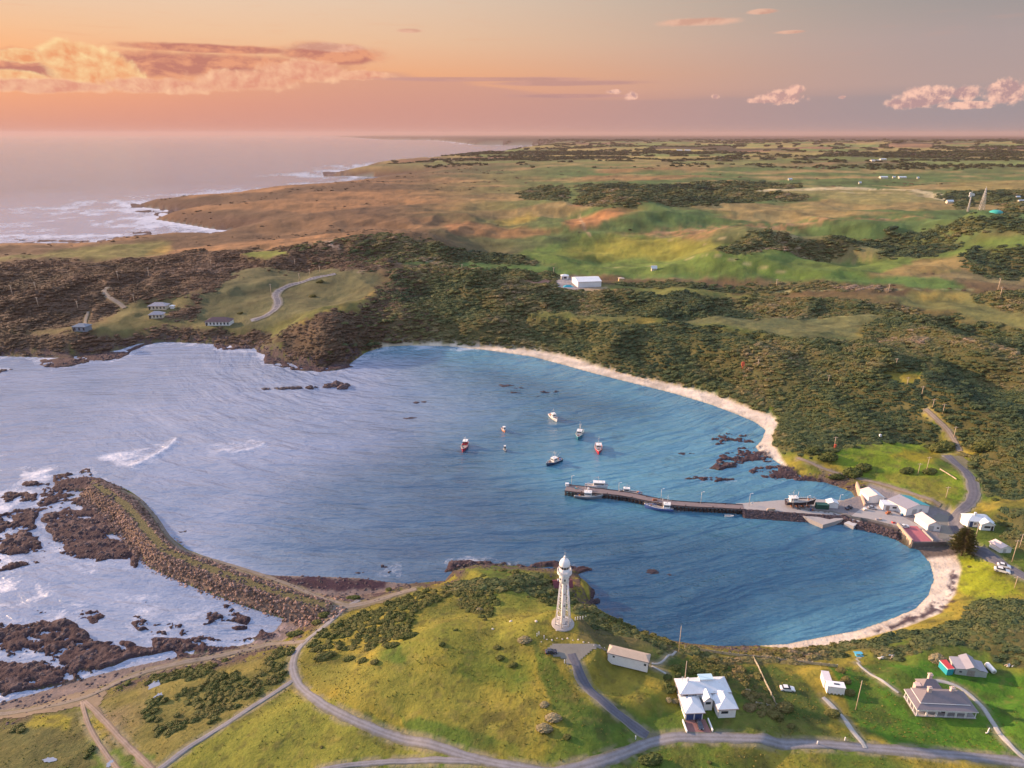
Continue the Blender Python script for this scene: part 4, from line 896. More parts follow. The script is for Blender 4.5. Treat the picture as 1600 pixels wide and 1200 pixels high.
# ================================================================== ROADS
def roadmat(name, c, edge, mid, rough=.95):
    m = bpy.data.materials.new(name); m.use_nodes = True; g = NG(m.node_tree); b = g.N['Principled BSDF']; ln = g.n('ShaderNodeAttribute', attribute_name='lane').outputs['Fac']; P = g.n('ShaderNodeNewGeometry').outputs['Position']
    n = g.noise(P, .5, 6, .7); n2_ = g.noise(P, 3.0, 4, .7); k = g.add(.55, g.add(g.mul(n, .55), g.mul(n2_, .35)))
    cc_ = g.mix(g.sstep(g.add(ln, g.mul(g.sub(n, .5), .8)), .0, .35), edge, mid); cc_ = g.mix(g.mul(g.sstep(g.add(ln, g.mul(g.sub(n, .5), 1.2)), .25, 1.0), .6), cc_, c)
    g.L.new(g.mix(1.0, cc_, g.comb(k, k, k), 'MULTIPLY'), b.inputs['Base Color']); b.inputs['Roughness'].default_value = rough; b.inputs['Specular IOR Level'].default_value = .2
    bp = g.n('ShaderNodeBump'); bp.inputs['Strength'].default_value = .4; bp.inputs['Distance'].default_value = .15; g.L.new(g.add(n2_, g.mul(n, .6)), bp.inputs['Height']); g.L.new(bp.outputs[0], b.inputs['Normal']); return m
SURF = {'gravel': roadmat('gravel', (.26, .255, .285, 1), (.15, .14, .09, 1), (.18, .172, .18, 1)), 'asphalt': roadmat('asphalt', (.130, .132, .16, 1), (.20, .19, .17, 1), (.10, .10, .125, 1)),
        'dirt': roadmat('dirt', (.25, .21, .20, 1), (.16, .13, .08, 1), (.17, .145, .11, 1)), 'mud': roadmat('mud', (.32, .25, .225, 1), (.20, .155, .11, 1), (.22, .17, .13, 1)), 'pale': roadmat('pale_gravel', (.42, .40, .40, 1), (.30, .29, .25, 1), (.33, .32, .30, 1))}
ROAD_LABEL = {'coast_road': 'grey gravel road crossing in front of the houses', 'lighthouse_drive': 'asphalt drive curving up to the lighthouse', 'breakwater_track': 'dirt track along the top of the breakwater',
  'harbour_road': 'sealed road curving down to the harbour sheds', 'road_verge': 'pale gravel verges of the new sealed road', 'sealed_road': 'new sealed road winding down the far meadow', 'shore_track': 'sandy track beside the rocky shore'}
def ribbon(name, W, wd, m, lift, wob=.12):
    seg = np.hypot(*np.diff(W, axis=0).T); L = np.concatenate([[0], np.cumsum(seg)]); r0 = np.median(np.hypot(W[:, 0], W[:, 1]))
    n = int(max(8, L[-1] / max(.7, r0 / 230))); t = np.linspace(0, L[-1], n); X = np.interp(t, L, W[:, 0]); Y = np.interp(t, L, W[:, 1])
    tx = np.gradient(X); ty = np.gradient(Y); l = np.hypot(tx, ty) + 1e-9; nx, ny = -ty / l, tx / l
    K = 7; V = []; 
    for k in range(K):
        o_ = (k / (K - 1) - .5) * wd
        if k in (0, K - 1): o_ = o_ + (np.array([vnoise(t / 2.3, t * 0 + k, 9)])[0] - .5) * wd * wob * 2
        x = X + nx * o_; y = Y + ny * o_; z = grid_sample(H, x, y) + lift + (.04 if 0 < k < K - 1 else -.10)
        V.append(np.stack([x, y, z], 1))
    V = np.stack(V, 1).reshape(-1, 3); F_ = [(i * K + k, (i + 1) * K + k, (i + 1) * K + k + 1, i * K + k + 1) for i in range(n - 1) for k in range(K - 1)]
    me = bpy.data.meshes.new(name); me.from_pydata(V.tolist(), [], F_); me.materials.append(m); me.polygons.foreach_set('use_smooth', [True] * len(F_))
    me.attributes.new('lane', 'FLOAT', 'POINT').data.foreach_set('value', np.tile(np.array([0, .25, 1, .35, 1, .25, 0], np.float32), n))
    o = bpy.data.objects.new(name, me); COL.objects.link(o); o['kind'] = 'structure'; o['label'] = ROAD_LABEL.get(name, name.replace('_', ' ') + ' through the grass'); return o
for i, (nm, wd, sf, W) in enumerate(road_world):
    r0 = np.median(np.hypot(W[:, 0], W[:, 1])); ribbon(nm, W, wd, SURF[sf], .03 + r0 / 2600 + i * .004)
# ================================================================== OBJECT HELPERS
def thing(name, label, cat, loc=(0, 0, 0), rz=0.0, group=None):
    o = bpy.data.objects.new(name, None); COL.objects.link(o); o.location = loc; o.rotation_euler = (0, 0, rz); o.empty_display_size = .2
    o['label'] = label; o['category'] = cat
    if group: o['group'] = group
    return o
class M:
    """collects shapes of one part in local metres"""
    def __init__(s): s.v = []; s.f = []; s.mi = []; s.sm = []
    def add(s, V, Fs, mi=0, sm=False):
        b = len(s.v); s.v += [tuple(p) for p in V]
        for f in Fs: s.f.append(tuple(b + i for i in f)); s.mi.append(mi); s.sm.append(sm)
    def box(s, x0, x1, y0, y1, z0, z1, mi=0):
        V = [(x, y, z) for z in (z0, z1) for y in (y0, y1) for x in (x0, x1)]
        s.add(V, [(0, 2, 3, 1), (4, 5, 7, 6), (0, 1, 5, 4), (2, 6, 7, 3), (0, 4, 6, 2), (1, 3, 7, 5)], mi)
    def prism(s, P, z0, z1, mi=0):
        """vertical prism over a counter-clockwise outline"""
        n = len(P); V = [(x, y, z0) for x, y in P] + [(x, y, z1) for x, y in P]
        s.add(V, [tuple(range(n))[::-1], tuple(range(n, 2 * n))] + [(i, (i + 1) % n, n + (i + 1) % n, n + i) for i in range(n)], mi)
    def tube(s, p0, p1, r0, r1=None, n=8, mi=0, cap=True, sm=True):
        r1 = r0 if r1 is None else r1; p0 = Vector(p0); p1 = Vector(p1); d = (p1 - p0); L = d.length
        if L < 1e-6: return
        d /= L; a = d.orthogonal().normalized(); b = d.cross(a)
        V = [p0 + (a * math.cos(t) + b * math.sin(t)) * r0 for t in [2 * math.pi * i / n for i in range(n)]] + [p1 + (a * math.cos(t) + b * math.sin(t)) * r1 for t in [2 * math.pi * i / n for i in range(n)]]
        s.add(V, [(i, (i + 1) % n, n + (i + 1) % n, n + i) for i in range(n)], mi, sm)
        if cap: s.add(V[:n], [tuple(range(n))[::-1]], mi); s.add(V[n:], [tuple(range(n))], mi)
    def lathe(s, prof, n=16, mi=0, sm=True, c=(0, 0)):
        V = [(c[0] + r * math.cos(2 * math.pi * i / n), c[1] + r * math.sin(2 * math.pi * i / n), z) for r, z in prof for i in range(n)]
        s.add(V, [(k * n + i, k * n + (i + 1) % n, (k + 1) * n + (i + 1) % n, (k + 1) * n + i) for k in range(len(prof) - 1) for i in range(n)], mi, sm)
    def hip(s, x0, x1, y0, y1, z, h, ov=.25, mi=0, ins=None, th=.08):
        """hipped roof; ridge along the longer side"""
        x0 -= ov; x1 += ov; y0 -= ov; y1 += ov; w, d = x1 - x0, y1 - y0
        if w >= d:
            k = d / 2 if ins is None else ins; A, B = (x0 + k, (y0 + y1) / 2, z + h), (x1 - k, (y0 + y1) / 2, z + h)
            c = [(x0, y0, z), (x1, y0, z), (x1, y1, z), (x0, y1, z)]; V = c + [A, B]
            s.add(V, [(0, 1, 5, 4), (1, 2, 5), (2, 3, 4, 5), (3, 0, 4), (3, 2, 1, 0)], mi)
        else:
            k = w / 2 if ins is None else ins; A, B = ((x0 + x1) / 2, y0 + k, z + h), ((x0 + x1) / 2, y1 - k, z + h)
            c = [(x0, y0, z), (x1, y0, z), (x1, y1, z), (x0, y1, z)]; V = c + [A, B]
            s.add(V, [(0, 1, 4), (1, 2, 5, 4), (2, 3, 5), (3, 0, 4, 5), (3, 2, 1, 0)], mi)
        s.box(x0, x1, y0, y1, z - th, z - .004, mi)
    def gable(s, x0, x1, y0, y1, z, h, axis='y', ov=.2, mi=0, th=.09, mi2=None):
        """two roof slabs; axis = ridge direction"""
        mi2 = mi if mi2 is None else mi2
        def slab(a, b, c, d, m):
            V = [a, b, c, d] + [(p[0], p[1], p[2] - th) for p in (a, b, c, d)]
            s.add(V, [(0, 1, 2, 3), (7, 6, 5, 4), (0, 4, 5, 1), (1, 5, 6, 2), (2, 6, 7, 3), (3, 7, 4, 0)], m)
        if axis == 'y':
            xm = (x0 + x1) / 2; k = h / ((x1 - x0) / 2) * ov; y0 -= ov; y1 += ov
            slab((x0 - ov, y0, z - k), (xm, y0, z + h), (xm, y1, z + h), (x0 - ov, y1, z - k), mi); slab((xm, y0, z + h), (x1 + ov, y0, z - k), (x1 + ov, y1, z - k), (xm, y1, z + h), mi2)
        else:
            ym = (y0 + y1) / 2; k = h / ((y1 - y0) / 2) * ov; x0 -= ov; x1 += ov
            slab((x0, y0 - ov, z - k), (x1, y0 - ov, z - k), (x1, ym, z + h), (x0, ym, z + h), mi); slab((x0, ym, z + h), (x1, ym, z + h), (x1, y1 + ov, z - k), (x0, y1 + ov, z - k), mi2)
    def pent(s, x0, x1, y0, y1, z0, z, h, axis='y', mi=0):
        """walls with gable tops"""
        if axis == 'y':
            xm = (x0 + x1) / 2; prof = [(x0, z0), (x1, z0), (x1, z), (xm, z + h), (x0, z)]; V = [(x, y0, zz) for x, zz in prof] + [(x, y1, zz) for x, zz in prof]
        else:
            ym = (y0 + y1) / 2; prof = [(y0, z0), (y0, z), (ym, z + h), (y1, z), (y1, z0)]; V = [(x0, y, zz) for y, zz in prof] + [(x1, y, zz) for y, zz in prof]
        n = 5; s.add(V, [tuple(range(n)), tuple(range(n, 2 * n))[::-1]] + [((i + 1) % n, i, n + i, n + (i + 1) % n) for i in range(n)], mi)
    def build(s, name, mats, parent=None, label=None, bevel=0):
        me = bpy.data.meshes.new(name); me.from_pydata(s.v, [], s.f); mats = mats if isinstance(mats, (list, tuple)) else [mats]
        for m_ in mats: me.materials.append(m_)
        me.polygons.foreach_set('material_index', s.mi); me.polygons.foreach_set('use_smooth', s.sm)
        bm = bmesh.new(); bm.from_mesh(me); bmesh.ops.remove_doubles(bm, verts=bm.verts, dist=1e-5) if any(s.sm) else None; bmesh.ops.recalc_face_normals(bm, faces=bm.faces); bm.to_mesh(me); bm.free(); me.update()
        o = bpy.data.objects.new(name, me); COL.objects.link(o)
        if parent: o.parent = parent
        if label: o['label'] = label
        return o
def tag(o, label, cat, group=None):
    o['label'] = label; o['category'] = cat
    if group: o['group'] = group
    return o
def clone(root, loc=None, rz=None, label=None, group=None, scale=None):
    def cp(o, par):
        c = o.copy(); COL.objects.link(c)
        if par: c.parent = par
        for ch in list(o.children): cp(ch, c)
        return c
    r = cp(root, None)
    if loc is not None: r.location = loc
    if rz is not None: r.rotation_euler = (0, 0, rz)
    if scale is not None: r.scale = scale
    if label: r['label'] = label
    if group: r['group'] = group
    return r
def frame(pa, pb, z=None):
    """local frame whose x axis runs from pixel pa to pixel pb at ground level; y points away"""
    a = GT([pa])[0] if z is None else (*G(*pa, z), z); b = GT([pb])[0] if z is None else (*G(*pb, z), z)
    if z is None: b = (*G(*pb, a[2]), a[2])
    return a, math.atan2(b[1] - a[1], b[0] - a[0]), math.hypot(b[0] - a[0], b[1] - a[1])

WHITE = mat('white_paint', (.80, .78, .78), .6, var=.22, vscale=1.1); CREAM = mat('cream_wall', (.62, .46, .22), .7, var=.15)
def tin(name, c, rough=.42, spec=.5):
    m = mat(name, c, rough, spec=spec); g = NG(m.node_tree); b = g.N['Principled BSDF']; tc = g.n('ShaderNodeTexCoord'); w_ = g.n('ShaderNodeTexWave', wave_type='BANDS', bands_direction='X'); w_.inputs['Scale'].default_value = 1.6; w_.inputs['Distortion'].default_value = 0; g.L.new(tc.outputs['Object'], w_.inputs['Vector'])
    n = g.noise(tc.outputs['Object'], .7, 6, .65); st = g.noise(g.comb(g.mul(g.n('ShaderNodeSeparateXYZ').outputs[0], 1.0), 0.0, 0.0), 1.0) if False else g.noise(tc.outputs['Object'], 3.5, 3, .6)
    k = g.add(.70, g.add(g.mul(n, .34), g.add(g.mul(st, .14), g.mul(w_.outputs['Fac'], .07)))); base = g.mix(g.sstep(n, .60, .72), c + (1,), (c[0] * .78, c[1] * .66, c[2] * .56, 1)); g.L.new(g.mix(1.0, base, g.comb(k, k, k), 'MULTIPLY'), b.inputs['Base Color'])
    bp = g.n('ShaderNodeBump'); bp.inputs['Strength'].default_value = .35; bp.inputs['Distance'].default_value = .05; g.L.new(w_.outputs['Fac'], bp.inputs['Height']); g.L.new(bp.outputs[0], b.inputs['Normal']); return m
TINW = tin('white_tin_roof', (.70, .72, .76)); TINP = tin('sunlit_pink_tin_roof', (.74, .58, .54))  # pink tin has sunlight painted in, for the sun-facing slopes of white sheds
TING = tin('grey_tin_roof', (.32, .30, .34)); TEALR = mat('teal_roof', (.08, .40, .42), .5, var=.2); MAROON = mat('maroon_roof', (.12, .025, .035), .6, var=.3)
REDR = mat('red_paint', (.55, .06, .06), .5, var=.2); TEAL = mat('teal_paint', (.03, .32, .42), .5, var=.2); GLASS = mat('window_glass', (.03, .04, .06), .12, spec=.8); TRIM = mat('grey_trim', (.32, .27, .26), .7)
CONC = mat('concrete', (.36, .33, .32), .9, var=.4, vscale=.9, bump=.3); CONCD = mat('stained_concrete', (.14, .12, .12), .95, var=.8, vscale=1.2, bump=.5); PAVER = mat('red_pavers', (.26, .13, .12), .9, var=.4, vscale=2)
DARKW = mat('dark_timber', (.055, .040, .040), .9, var=.6, vscale=1.5, bump=.4); DECKW = mat('wharf_deck', (.21, .165, .165), .9, var=.5, vscale=.8, bump=.3); POLEW = mat('pole_timber', (.52, .40, .30), .9, var=.4, vscale=3)
POLEG = mat('pale_metal', (.55, .53, .52), .5, metal=.2); SLATE = mat('slate_roof', (.205, .175, .190), .65, var=.4, vscale=1.5, bump=.2); BRICKC = mat('pale_chimney', (.62, .47, .42), .8, var=.3, vscale=3)
SLIPR = mat('red_concrete', (.42, .13, .15), .85, var=.3, vscale=.8); BLUED = mat('blue_door', (.05, .08, .20), .5); GALV = mat('galvanised_wall', (.46, .46, .47), .6, metal=.1, var=.3, vscale=1.0); TANR = mat('tan_roof', (.48, .38, .30), .8, var=.35, vscale=1.0)
HULLS = {'red': mat('red_hull', (.45, .025, .045), .35, spec=.5, var=.2), 'white': mat('white_hull', (.78, .76, .74), .35, spec=.5, var=.1), 'teal': mat('teal_hull', (.02, .20, .26), .35, spec=.5), 'navy': mat('navy_hull', (.03, .06, .13), .35, spec=.5, var=.2),
         'grey': mat('grey_hull', (.19, .22, .26), .5, var=.3), 'black': mat('black_hull', (.04, .03, .04), .5, var=.3), 'orange': mat('orange_hull', (.70, .28, .14), .4), 'blue': mat('blue_hull', (.10, .17, .42), .4, var=.2)}
RUST = mat('rusty_steel', (.30, .12, .07), .8, var=.6, vscale=3); YELL = mat('sunlit_gable_yellow', (.75, .45, .06), .6); BLACK = mat('black_rubber', (.02, .02, .02), .8); SILV = mat('silver_paint', (.5, .5, .52), .3, metal=.4); DARKC = mat('dark_car_paint', (.03, .035, .06), .25, spec=.7)
LAMPG = mat('lamp_glass', (.75, .78, .8), .15, spec=.7)
def window(par, x0, x1, z0, z1, y=0.0, side='f', nm='window', fm=None, pm=None):
    """a framed window on the front (f: y plane), left (l: x plane) or right face"""
    a, b, t = M(), M(), .05
    if side == 'f': a.box(x0, x1, y - t, y - .003, z0, z1); b.box(x0 + .06, x1 - .06, y - t - .02, y - t - .003, z0 + .06, z1 - .06)
    elif side == 'l': a.box(y - t, y - .003, x0, x1, z0, z1); b.box(y - t - .02, y - t - .003, x0 + .06, x1 - .06, z0 + .06, z1 - .06)
    else: a.box(y + .003, y + t, x0, x1, z0, z1); b.box(y + t + .003, y + t + .02, x0 + .06, x1 - .06, z0 + .06, z1 - .06)
    o = a.build(nm, fm or WHITE, par); b.build('pane', pm or GLASS, o); return o
def door(par, x0, x1, z1, y, m_, side='f', nm='door', z0=-.1):
    a = M()
    if side == 'f': a.box(x0, x1, y - .06, y - .003, z0, z1)
    else: a.box(y - .06, y - .003, x0, x1, z0, z1)
    o = a.build(nm, m_, par); h = M()
    if side == 'f': h.box(x1 - .14, x1 - .08, y - .10, y - .063, .8, .95)
    else: h.box(y - .10, y - .063, x1 - .14, x1 - .08, .8, .95)
    h.build('handle', SILV, o); return o
def gutter(par, x0, x1, y0, y1, z, ov, m_=None):
    x0 -= ov; x1 += ov; y0 -= ov; y1 += ov; a = M(); z0 = z - .17
    a.box(x0 - .09, x1 + .09, y0 - .09, y0 - .004, z0, z + .01); a.box(x0 - .09, x0 - .004, y0, y1, z0, z + .01); a.box(x1 + .004, x1 + .09, y0, y1, z0, z + .01)
    a.build('gutter', m_ or TRIM, par); b = M(); b.tube((x0 + ov - .06, y0 + ov - .08, .1), (x0 + ov - .06, y0 + ov - .08, z0), .05, n=6); b.build('downpipe', m_ or TRIM, par)

# ================================================================== LIGHTHOUSE
def lighthouse():
    g_ = gt1(879.5, 975); t = thing('lighthouse', 'tall white iron lattice lighthouse on the grassy headland above the bay', 'lighthouse', g_, .26); t.scale = (1, 1, .925)
    a = M(); a.lathe([(0, .32), (2.75, .32), (2.8, .28), (2.8, -.6)], 24); a.build('base_slab', CONC, t)
    n = 6; rb, rt, zt = 2.0, 1.0, 13.6
    a = M(); a.lathe([(.55, .3), (.53, 13.6)], 20); cl = a.build('column', WHITE, t)
    for zz in (2.4, 6.0, 9.6):
        w_ = M(); w_.box(-.16, .16, -.66, -.60, zz, zz + .5); w_.build('window', GLASS, cl)
    P = lambda i, z: (lambda r: (r * math.cos(2 * math.pi * i / n), r * math.sin(2 * math.pi * i / n), z))(rb + (rt - rb) * (z - .3) / (zt - .3))
    for i in range(n):
        a = M(); a.tube(P(i, .3), P(i, zt), .13, .11, 8); a.build('leg', WHITE, t)
    lv_ = [.9, 3.3, 5.7, 8.0, 10.1, 12.0, 13.5]
    for z in lv_[:-1]:
        a = M()
        for i in range(n): a.tube(P(i, z), P(i + 1, z), .055, n=6)
        for i in range(n): a.tube(P(i, z), (0.6 * math.cos(2 * math.pi * i / n), .6 * math.sin(2 * math.pi * i / n), z), .03, n=6)
        a.build('ring_brace', WHITE, t)
    for z0, z1 in zip(lv_[:-1], lv_[1:]):
        a = M()
        for i in range(n): a.tube(P(i, z0), P(i + 1, z1), .022, n=5); a.tube(P(i + 1, z0), P(i, z1), .022, n=5)
        a.build('cross_brace', WHITE, t)
    a = M(); a.lathe([(.0, 13.5), (1.12, 13.5), (1.2, 13.6), (1.2, 16.2), (1.12, 16.3)], 24); wr2 = a.build('watch_room', WHITE, t)
    for k in range(6):
        th_ = k * math.pi / 3 + .3; c_, s_ = math.cos(th_), math.sin(th_); w_ = M(); w_.add([(c_ * 1.24 - s_ * q, s_ * 1.24 + c_ * q, z) for q, z in ((-.18, 14.4), (.18, 14.4), (.18, 15.0), (-.18, 15.0))], [(0, 1, 2, 3)]); w_.build('window', GLASS, wr2)
    a = M(); a.lathe([(1.1, 15.7), (1.72, 16.15), (1.78, 16.2), (1.78, 16.34), (1.0, 16.34)], 24); gl_ = a.build('gallery', WHITE, t)
    a = M()
    for i in range(20):
        c_, s_ = 1.72 * math.cos(i * math.pi / 10), 1.72 * math.sin(i * math.pi / 10); c2, s2 = 1.72 * math.cos((i + 1) * math.pi / 10), 1.72 * math.sin((i + 1) * math.pi / 10)
        a.tube((c_, s_, 16.3), (c_, s_, 17.25), .03, n=5)
        for z in (16.6, 16.9, 17.22): a.tube((c_, s_, z), (c2, s2, z), .03, n=5)
        a.add([(c_ * .98, s_ * .98, 16.34), (c2 * .98, s2 * .98, 16.34), (c2 * .98, s2 * .98, 16.95), (c_ * .98, s_ * .98, 16.95)], [(0, 1, 2, 3)])
    a.build('railing', WHITE, gl_)
    a = M(); a.lathe([(1.22, 16.34), (1.22, 17.75), (1.15, 17.78)], 24); lr = a.build('lantern_room', WHITE, t)
    a = M(); a.lathe([(1.12, 17.78), (1.12, 18.62)], 16, sm=False); a.build('lantern_glass', GLASS, lr)
    for i in range(12): a = M(); a.tube((1.15 * math.cos(i * math.pi / 6), 1.15 * math.sin(i * math.pi / 6), 17.7), (1.15 * math.cos(i * math.pi / 6), 1.15 * math.sin(i * math.pi / 6), 18.65), .045, n=5); a.build('glazing_bar', WHITE, lr)
    a = M(); a.lathe([(1.15, 18.55), (1.34, 18.6), (1.32, 18.75), (1.22, 19.3), (1.0, 19.85), (.68, 20.25), (.3, 20.5), (.26, 20.9), (.30, 21.05), (.16, 21.25), (0, 21.3)], 24); rf = a.build('dome', WHITE, t)
    a = M(); a.tube((0, 0, 21.2), (0, 0, 22.3), .035, n=6); a.box(-.05, .45, -.015, .015, 21.9, 22.05); a.build('weather_vane', POLEG, rf)
lighthouse()

# ================================================================== HOUSES
def two_storey():
    o, rz, W = frame((1070.5, 1125), (1148, 1121.5)); k = W / 11.2
    t = thing('house', 'large white two storey house with pale hipped roofs and blue double garage', 'house', o, rz)
    a = M(); a.box(0, 3.9 * k, 0, 5.2, -.8, 2.1); a.box(.1, 11.2 * k, 4.2, 8.2, -.8, 3.2); a.box(7.4 * k, 11.3 * k, .1, 4.5, -.8, 2.7); a.box(4.9 * k, 6.8 * k, 2.3, 4.5, -.8, 3.0); wl = a.build('wall', WHITE, t)
    a = M(); a.hip(0, 3.9 * k, 0, 4.8, 2.1, 1.0, .3); a.build('garage_roof', TINW, t, label='pale hipped garage roof'); gutter(t, 0, 3.9 * k, 0, 4.8, 2.1, .3); gutter(t, .1, 11.2 * k, 4.2, 8.2, 3.22, .35); gutter(t, 7.4 * k, 11.3 * k, .1, 5.4, 2.72, .35)
    a = M(); a.hip(.1, 11.2 * k, 4.2, 8.2, 3.22, 1.2, .35); a.build('main_roof', TINW, t)
    a = M(); a.hip(7.4 * k, 11.3 * k, .1, 5.4, 2.72, 1.2, .35); a.build('wing_roof', TINW, t)
    a = M(); a.gable(4.9 * k, 6.8 * k, 2.3, 6.0, 3.05, .9, 'y', .3); a.pent(4.9 * k, 6.8 * k, 2.3, 2.5, 2.9, 3.02, .8, 'y'); a.build('porch_roof', TINW, t)
    a = M(); a.box(4.9 * k, 7.9 * k, 6.2, 7.6, 3.6, 4.85); tw = a.build('roof_lantern', WHITE, t); a = M(); a.box(4.75 * k, 8.05 * k, 6.05, 7.75, 4.853, 4.96); a.build('lantern_roof', mat('pale_blue_roof', (.48, .66, .74), .35), tw)
    for x in (.25, 2.1): 
        d_ = M(); d_.box(x * k, (x + 1.55) * k, -.07, -.003, -.05, 1.75); gd = d_.build('garage_door', BLUED, t)
        h_ = M()
        for z in (.4, .85, 1.3): h_.box((x + .05) * k, (x + 1.5) * k, -.10, -.073, z, z + .03)
        h_.build('door_panel_ridge', BLUED, gd)
    for x0, x1, z0, z1, y in ((.6, 1.7, 2.3, 2.95, 4.2), (2.7, 3.7, 2.4, 2.9, 4.2), (5.2, 6.4, 1.7, 2.4, 2.3), (8.0, 9.6, 1.2, 1.9, .1)): window(t, x0 * k, x1 * k, z0, z1, y, fm=TRIM)
    window(t, 1.0, 2.2, 1.2, 1.9, 0.0, 'l', fm=TRIM); window(t, 5.6, 7.0, 2.0, 2.8, .1, 'l', fm=TRIM)
    door(t, 4.2 * k, 4.75 * k, 1.6, 4.2, DARKW)
    a = M(); a.tube((1.0, 6.8, 3.3), (1.0, 6.8, 5.3), .05, n=6); a.box(.6, 1.4, 6.77, 6.83, 4.9, 4.95); a.box(.7, 1.3, 6.77, 6.83, 5.15, 5.2); a.build('aerial', POLEG, t)
    a = M(); a.box(2.0 * k, 2.4 * k, 6.4, 6.8, 3.9, 5.1); a.build('chimney', WHITE, t)
    # paved forecourt with low white walls
    a = M(); a.prism([(.0, -.05), (-.5, -3.6), (4.6, -3.6), (4.3, -.05)], -.4, .05); a.tag = 0; p = a.build('driveway', PAVER); p.location = o; p.rotation_euler = (0, 0, rz); p['kind'] = 'structure'; p['label'] = 'reddish paved forecourt before the blue garage doors'
    for x0, x1, nm in ((-.75, -.55, 'low white wall left of the paved garage forecourt'), (4.75, 4.95, 'low white wall right of the paved garage forecourt')):
        a = M(); a.box(x0, x1, -3.4, -.3, -.5, .5); a.box(x0 - .03, x1 + .03, -3.43, -.27, .503, .58); w_ = a.build('garden_wall', WHITE); w_.location = o; w_.rotation_euler = (0, 0, rz); tag(w_, nm, 'wall', 'forecourt walls')
    return o, rz, k
HO, HRZ, HK = two_storey()

def long_building():
    o, rz, W = frame((949.5, 1031.5), (1011.5, 1046.5)); t = thing('long_shed', 'long low white building with tan hipped roof below the lighthouse', 'building', o, rz)
    a = M(); a.box(0, W, 0, 2.5, -.8, 2.3); a.build('wall', WHITE, t)
    a = M(); a.hip(0, W, 0, 2.5, 2.3, .75, .18, ins=.9); a.build('roof', TANR, t); gutter(t, 0, W, 0, 2.5, 2.3, .18)
    window(t, 1.1, 1.6, 1.2, 1.7, 0, fm=TRIM); window(t, W * .9, W * .97, .9, 1.6, 0, fm=WHITE)
    a = M(); a.box(W + .003, W + .06, .5, 1.3, -.1, 1.8); d_ = a.build('door', DARKW, t); a = M(); a.box(W + .063, W + .1, .6, .68, .8, .95); a.build('handle', SILV, d_)
    a = M(); a.tube((W + .15, 2.0, 0), (W + .15, 2.0, 2.5), .06, n=6); a.build('downpipe', TRIM, t)
long_building()

def l_shed():
    o, rz, W = frame((1291.5, 1083.5), (1318.7, 1086.8)); t = thing('shed', 'small white L-shaped shed with flat white roofs and a dark skylight', 'shed', o, rz)
    a = M(); a.box(0, W, 0, 1.7, -.6, 2.05); a.build('wall', WHITE, t); a = M(); a.box(-.1, W + .1, -.1, 1.8, 2.053, 2.2); rf = a.build('roof', WHITE, t)
    a = M(); a.box(1.5, 2.7, .7, 1.1, 2.203, 2.28); a.build('skylight', GLASS, rf)
    a = M(); a.box(-.25, 1.3, 1.72, 4.9, -.6, 1.95); a.build('rear_wall', WHITE, t); a = M(); a.box(-.35, 1.4, 1.82, 5.0, 1.953, 2.08); a.build('rear_roof', mat('dusty_white_roof', (.66, .60, .62), .7, var=.2), t)
    a = M()
    for i in range(5): a.tube((.25 + i * .8, .03, -.35), (.25 + i * .8, -.12, .25), .28, .20, 8)
    a.build('door_shrub', LEAFG, t); door(t, 1.5, 2.2, 1.6, 0, WHITE)
l_shed()

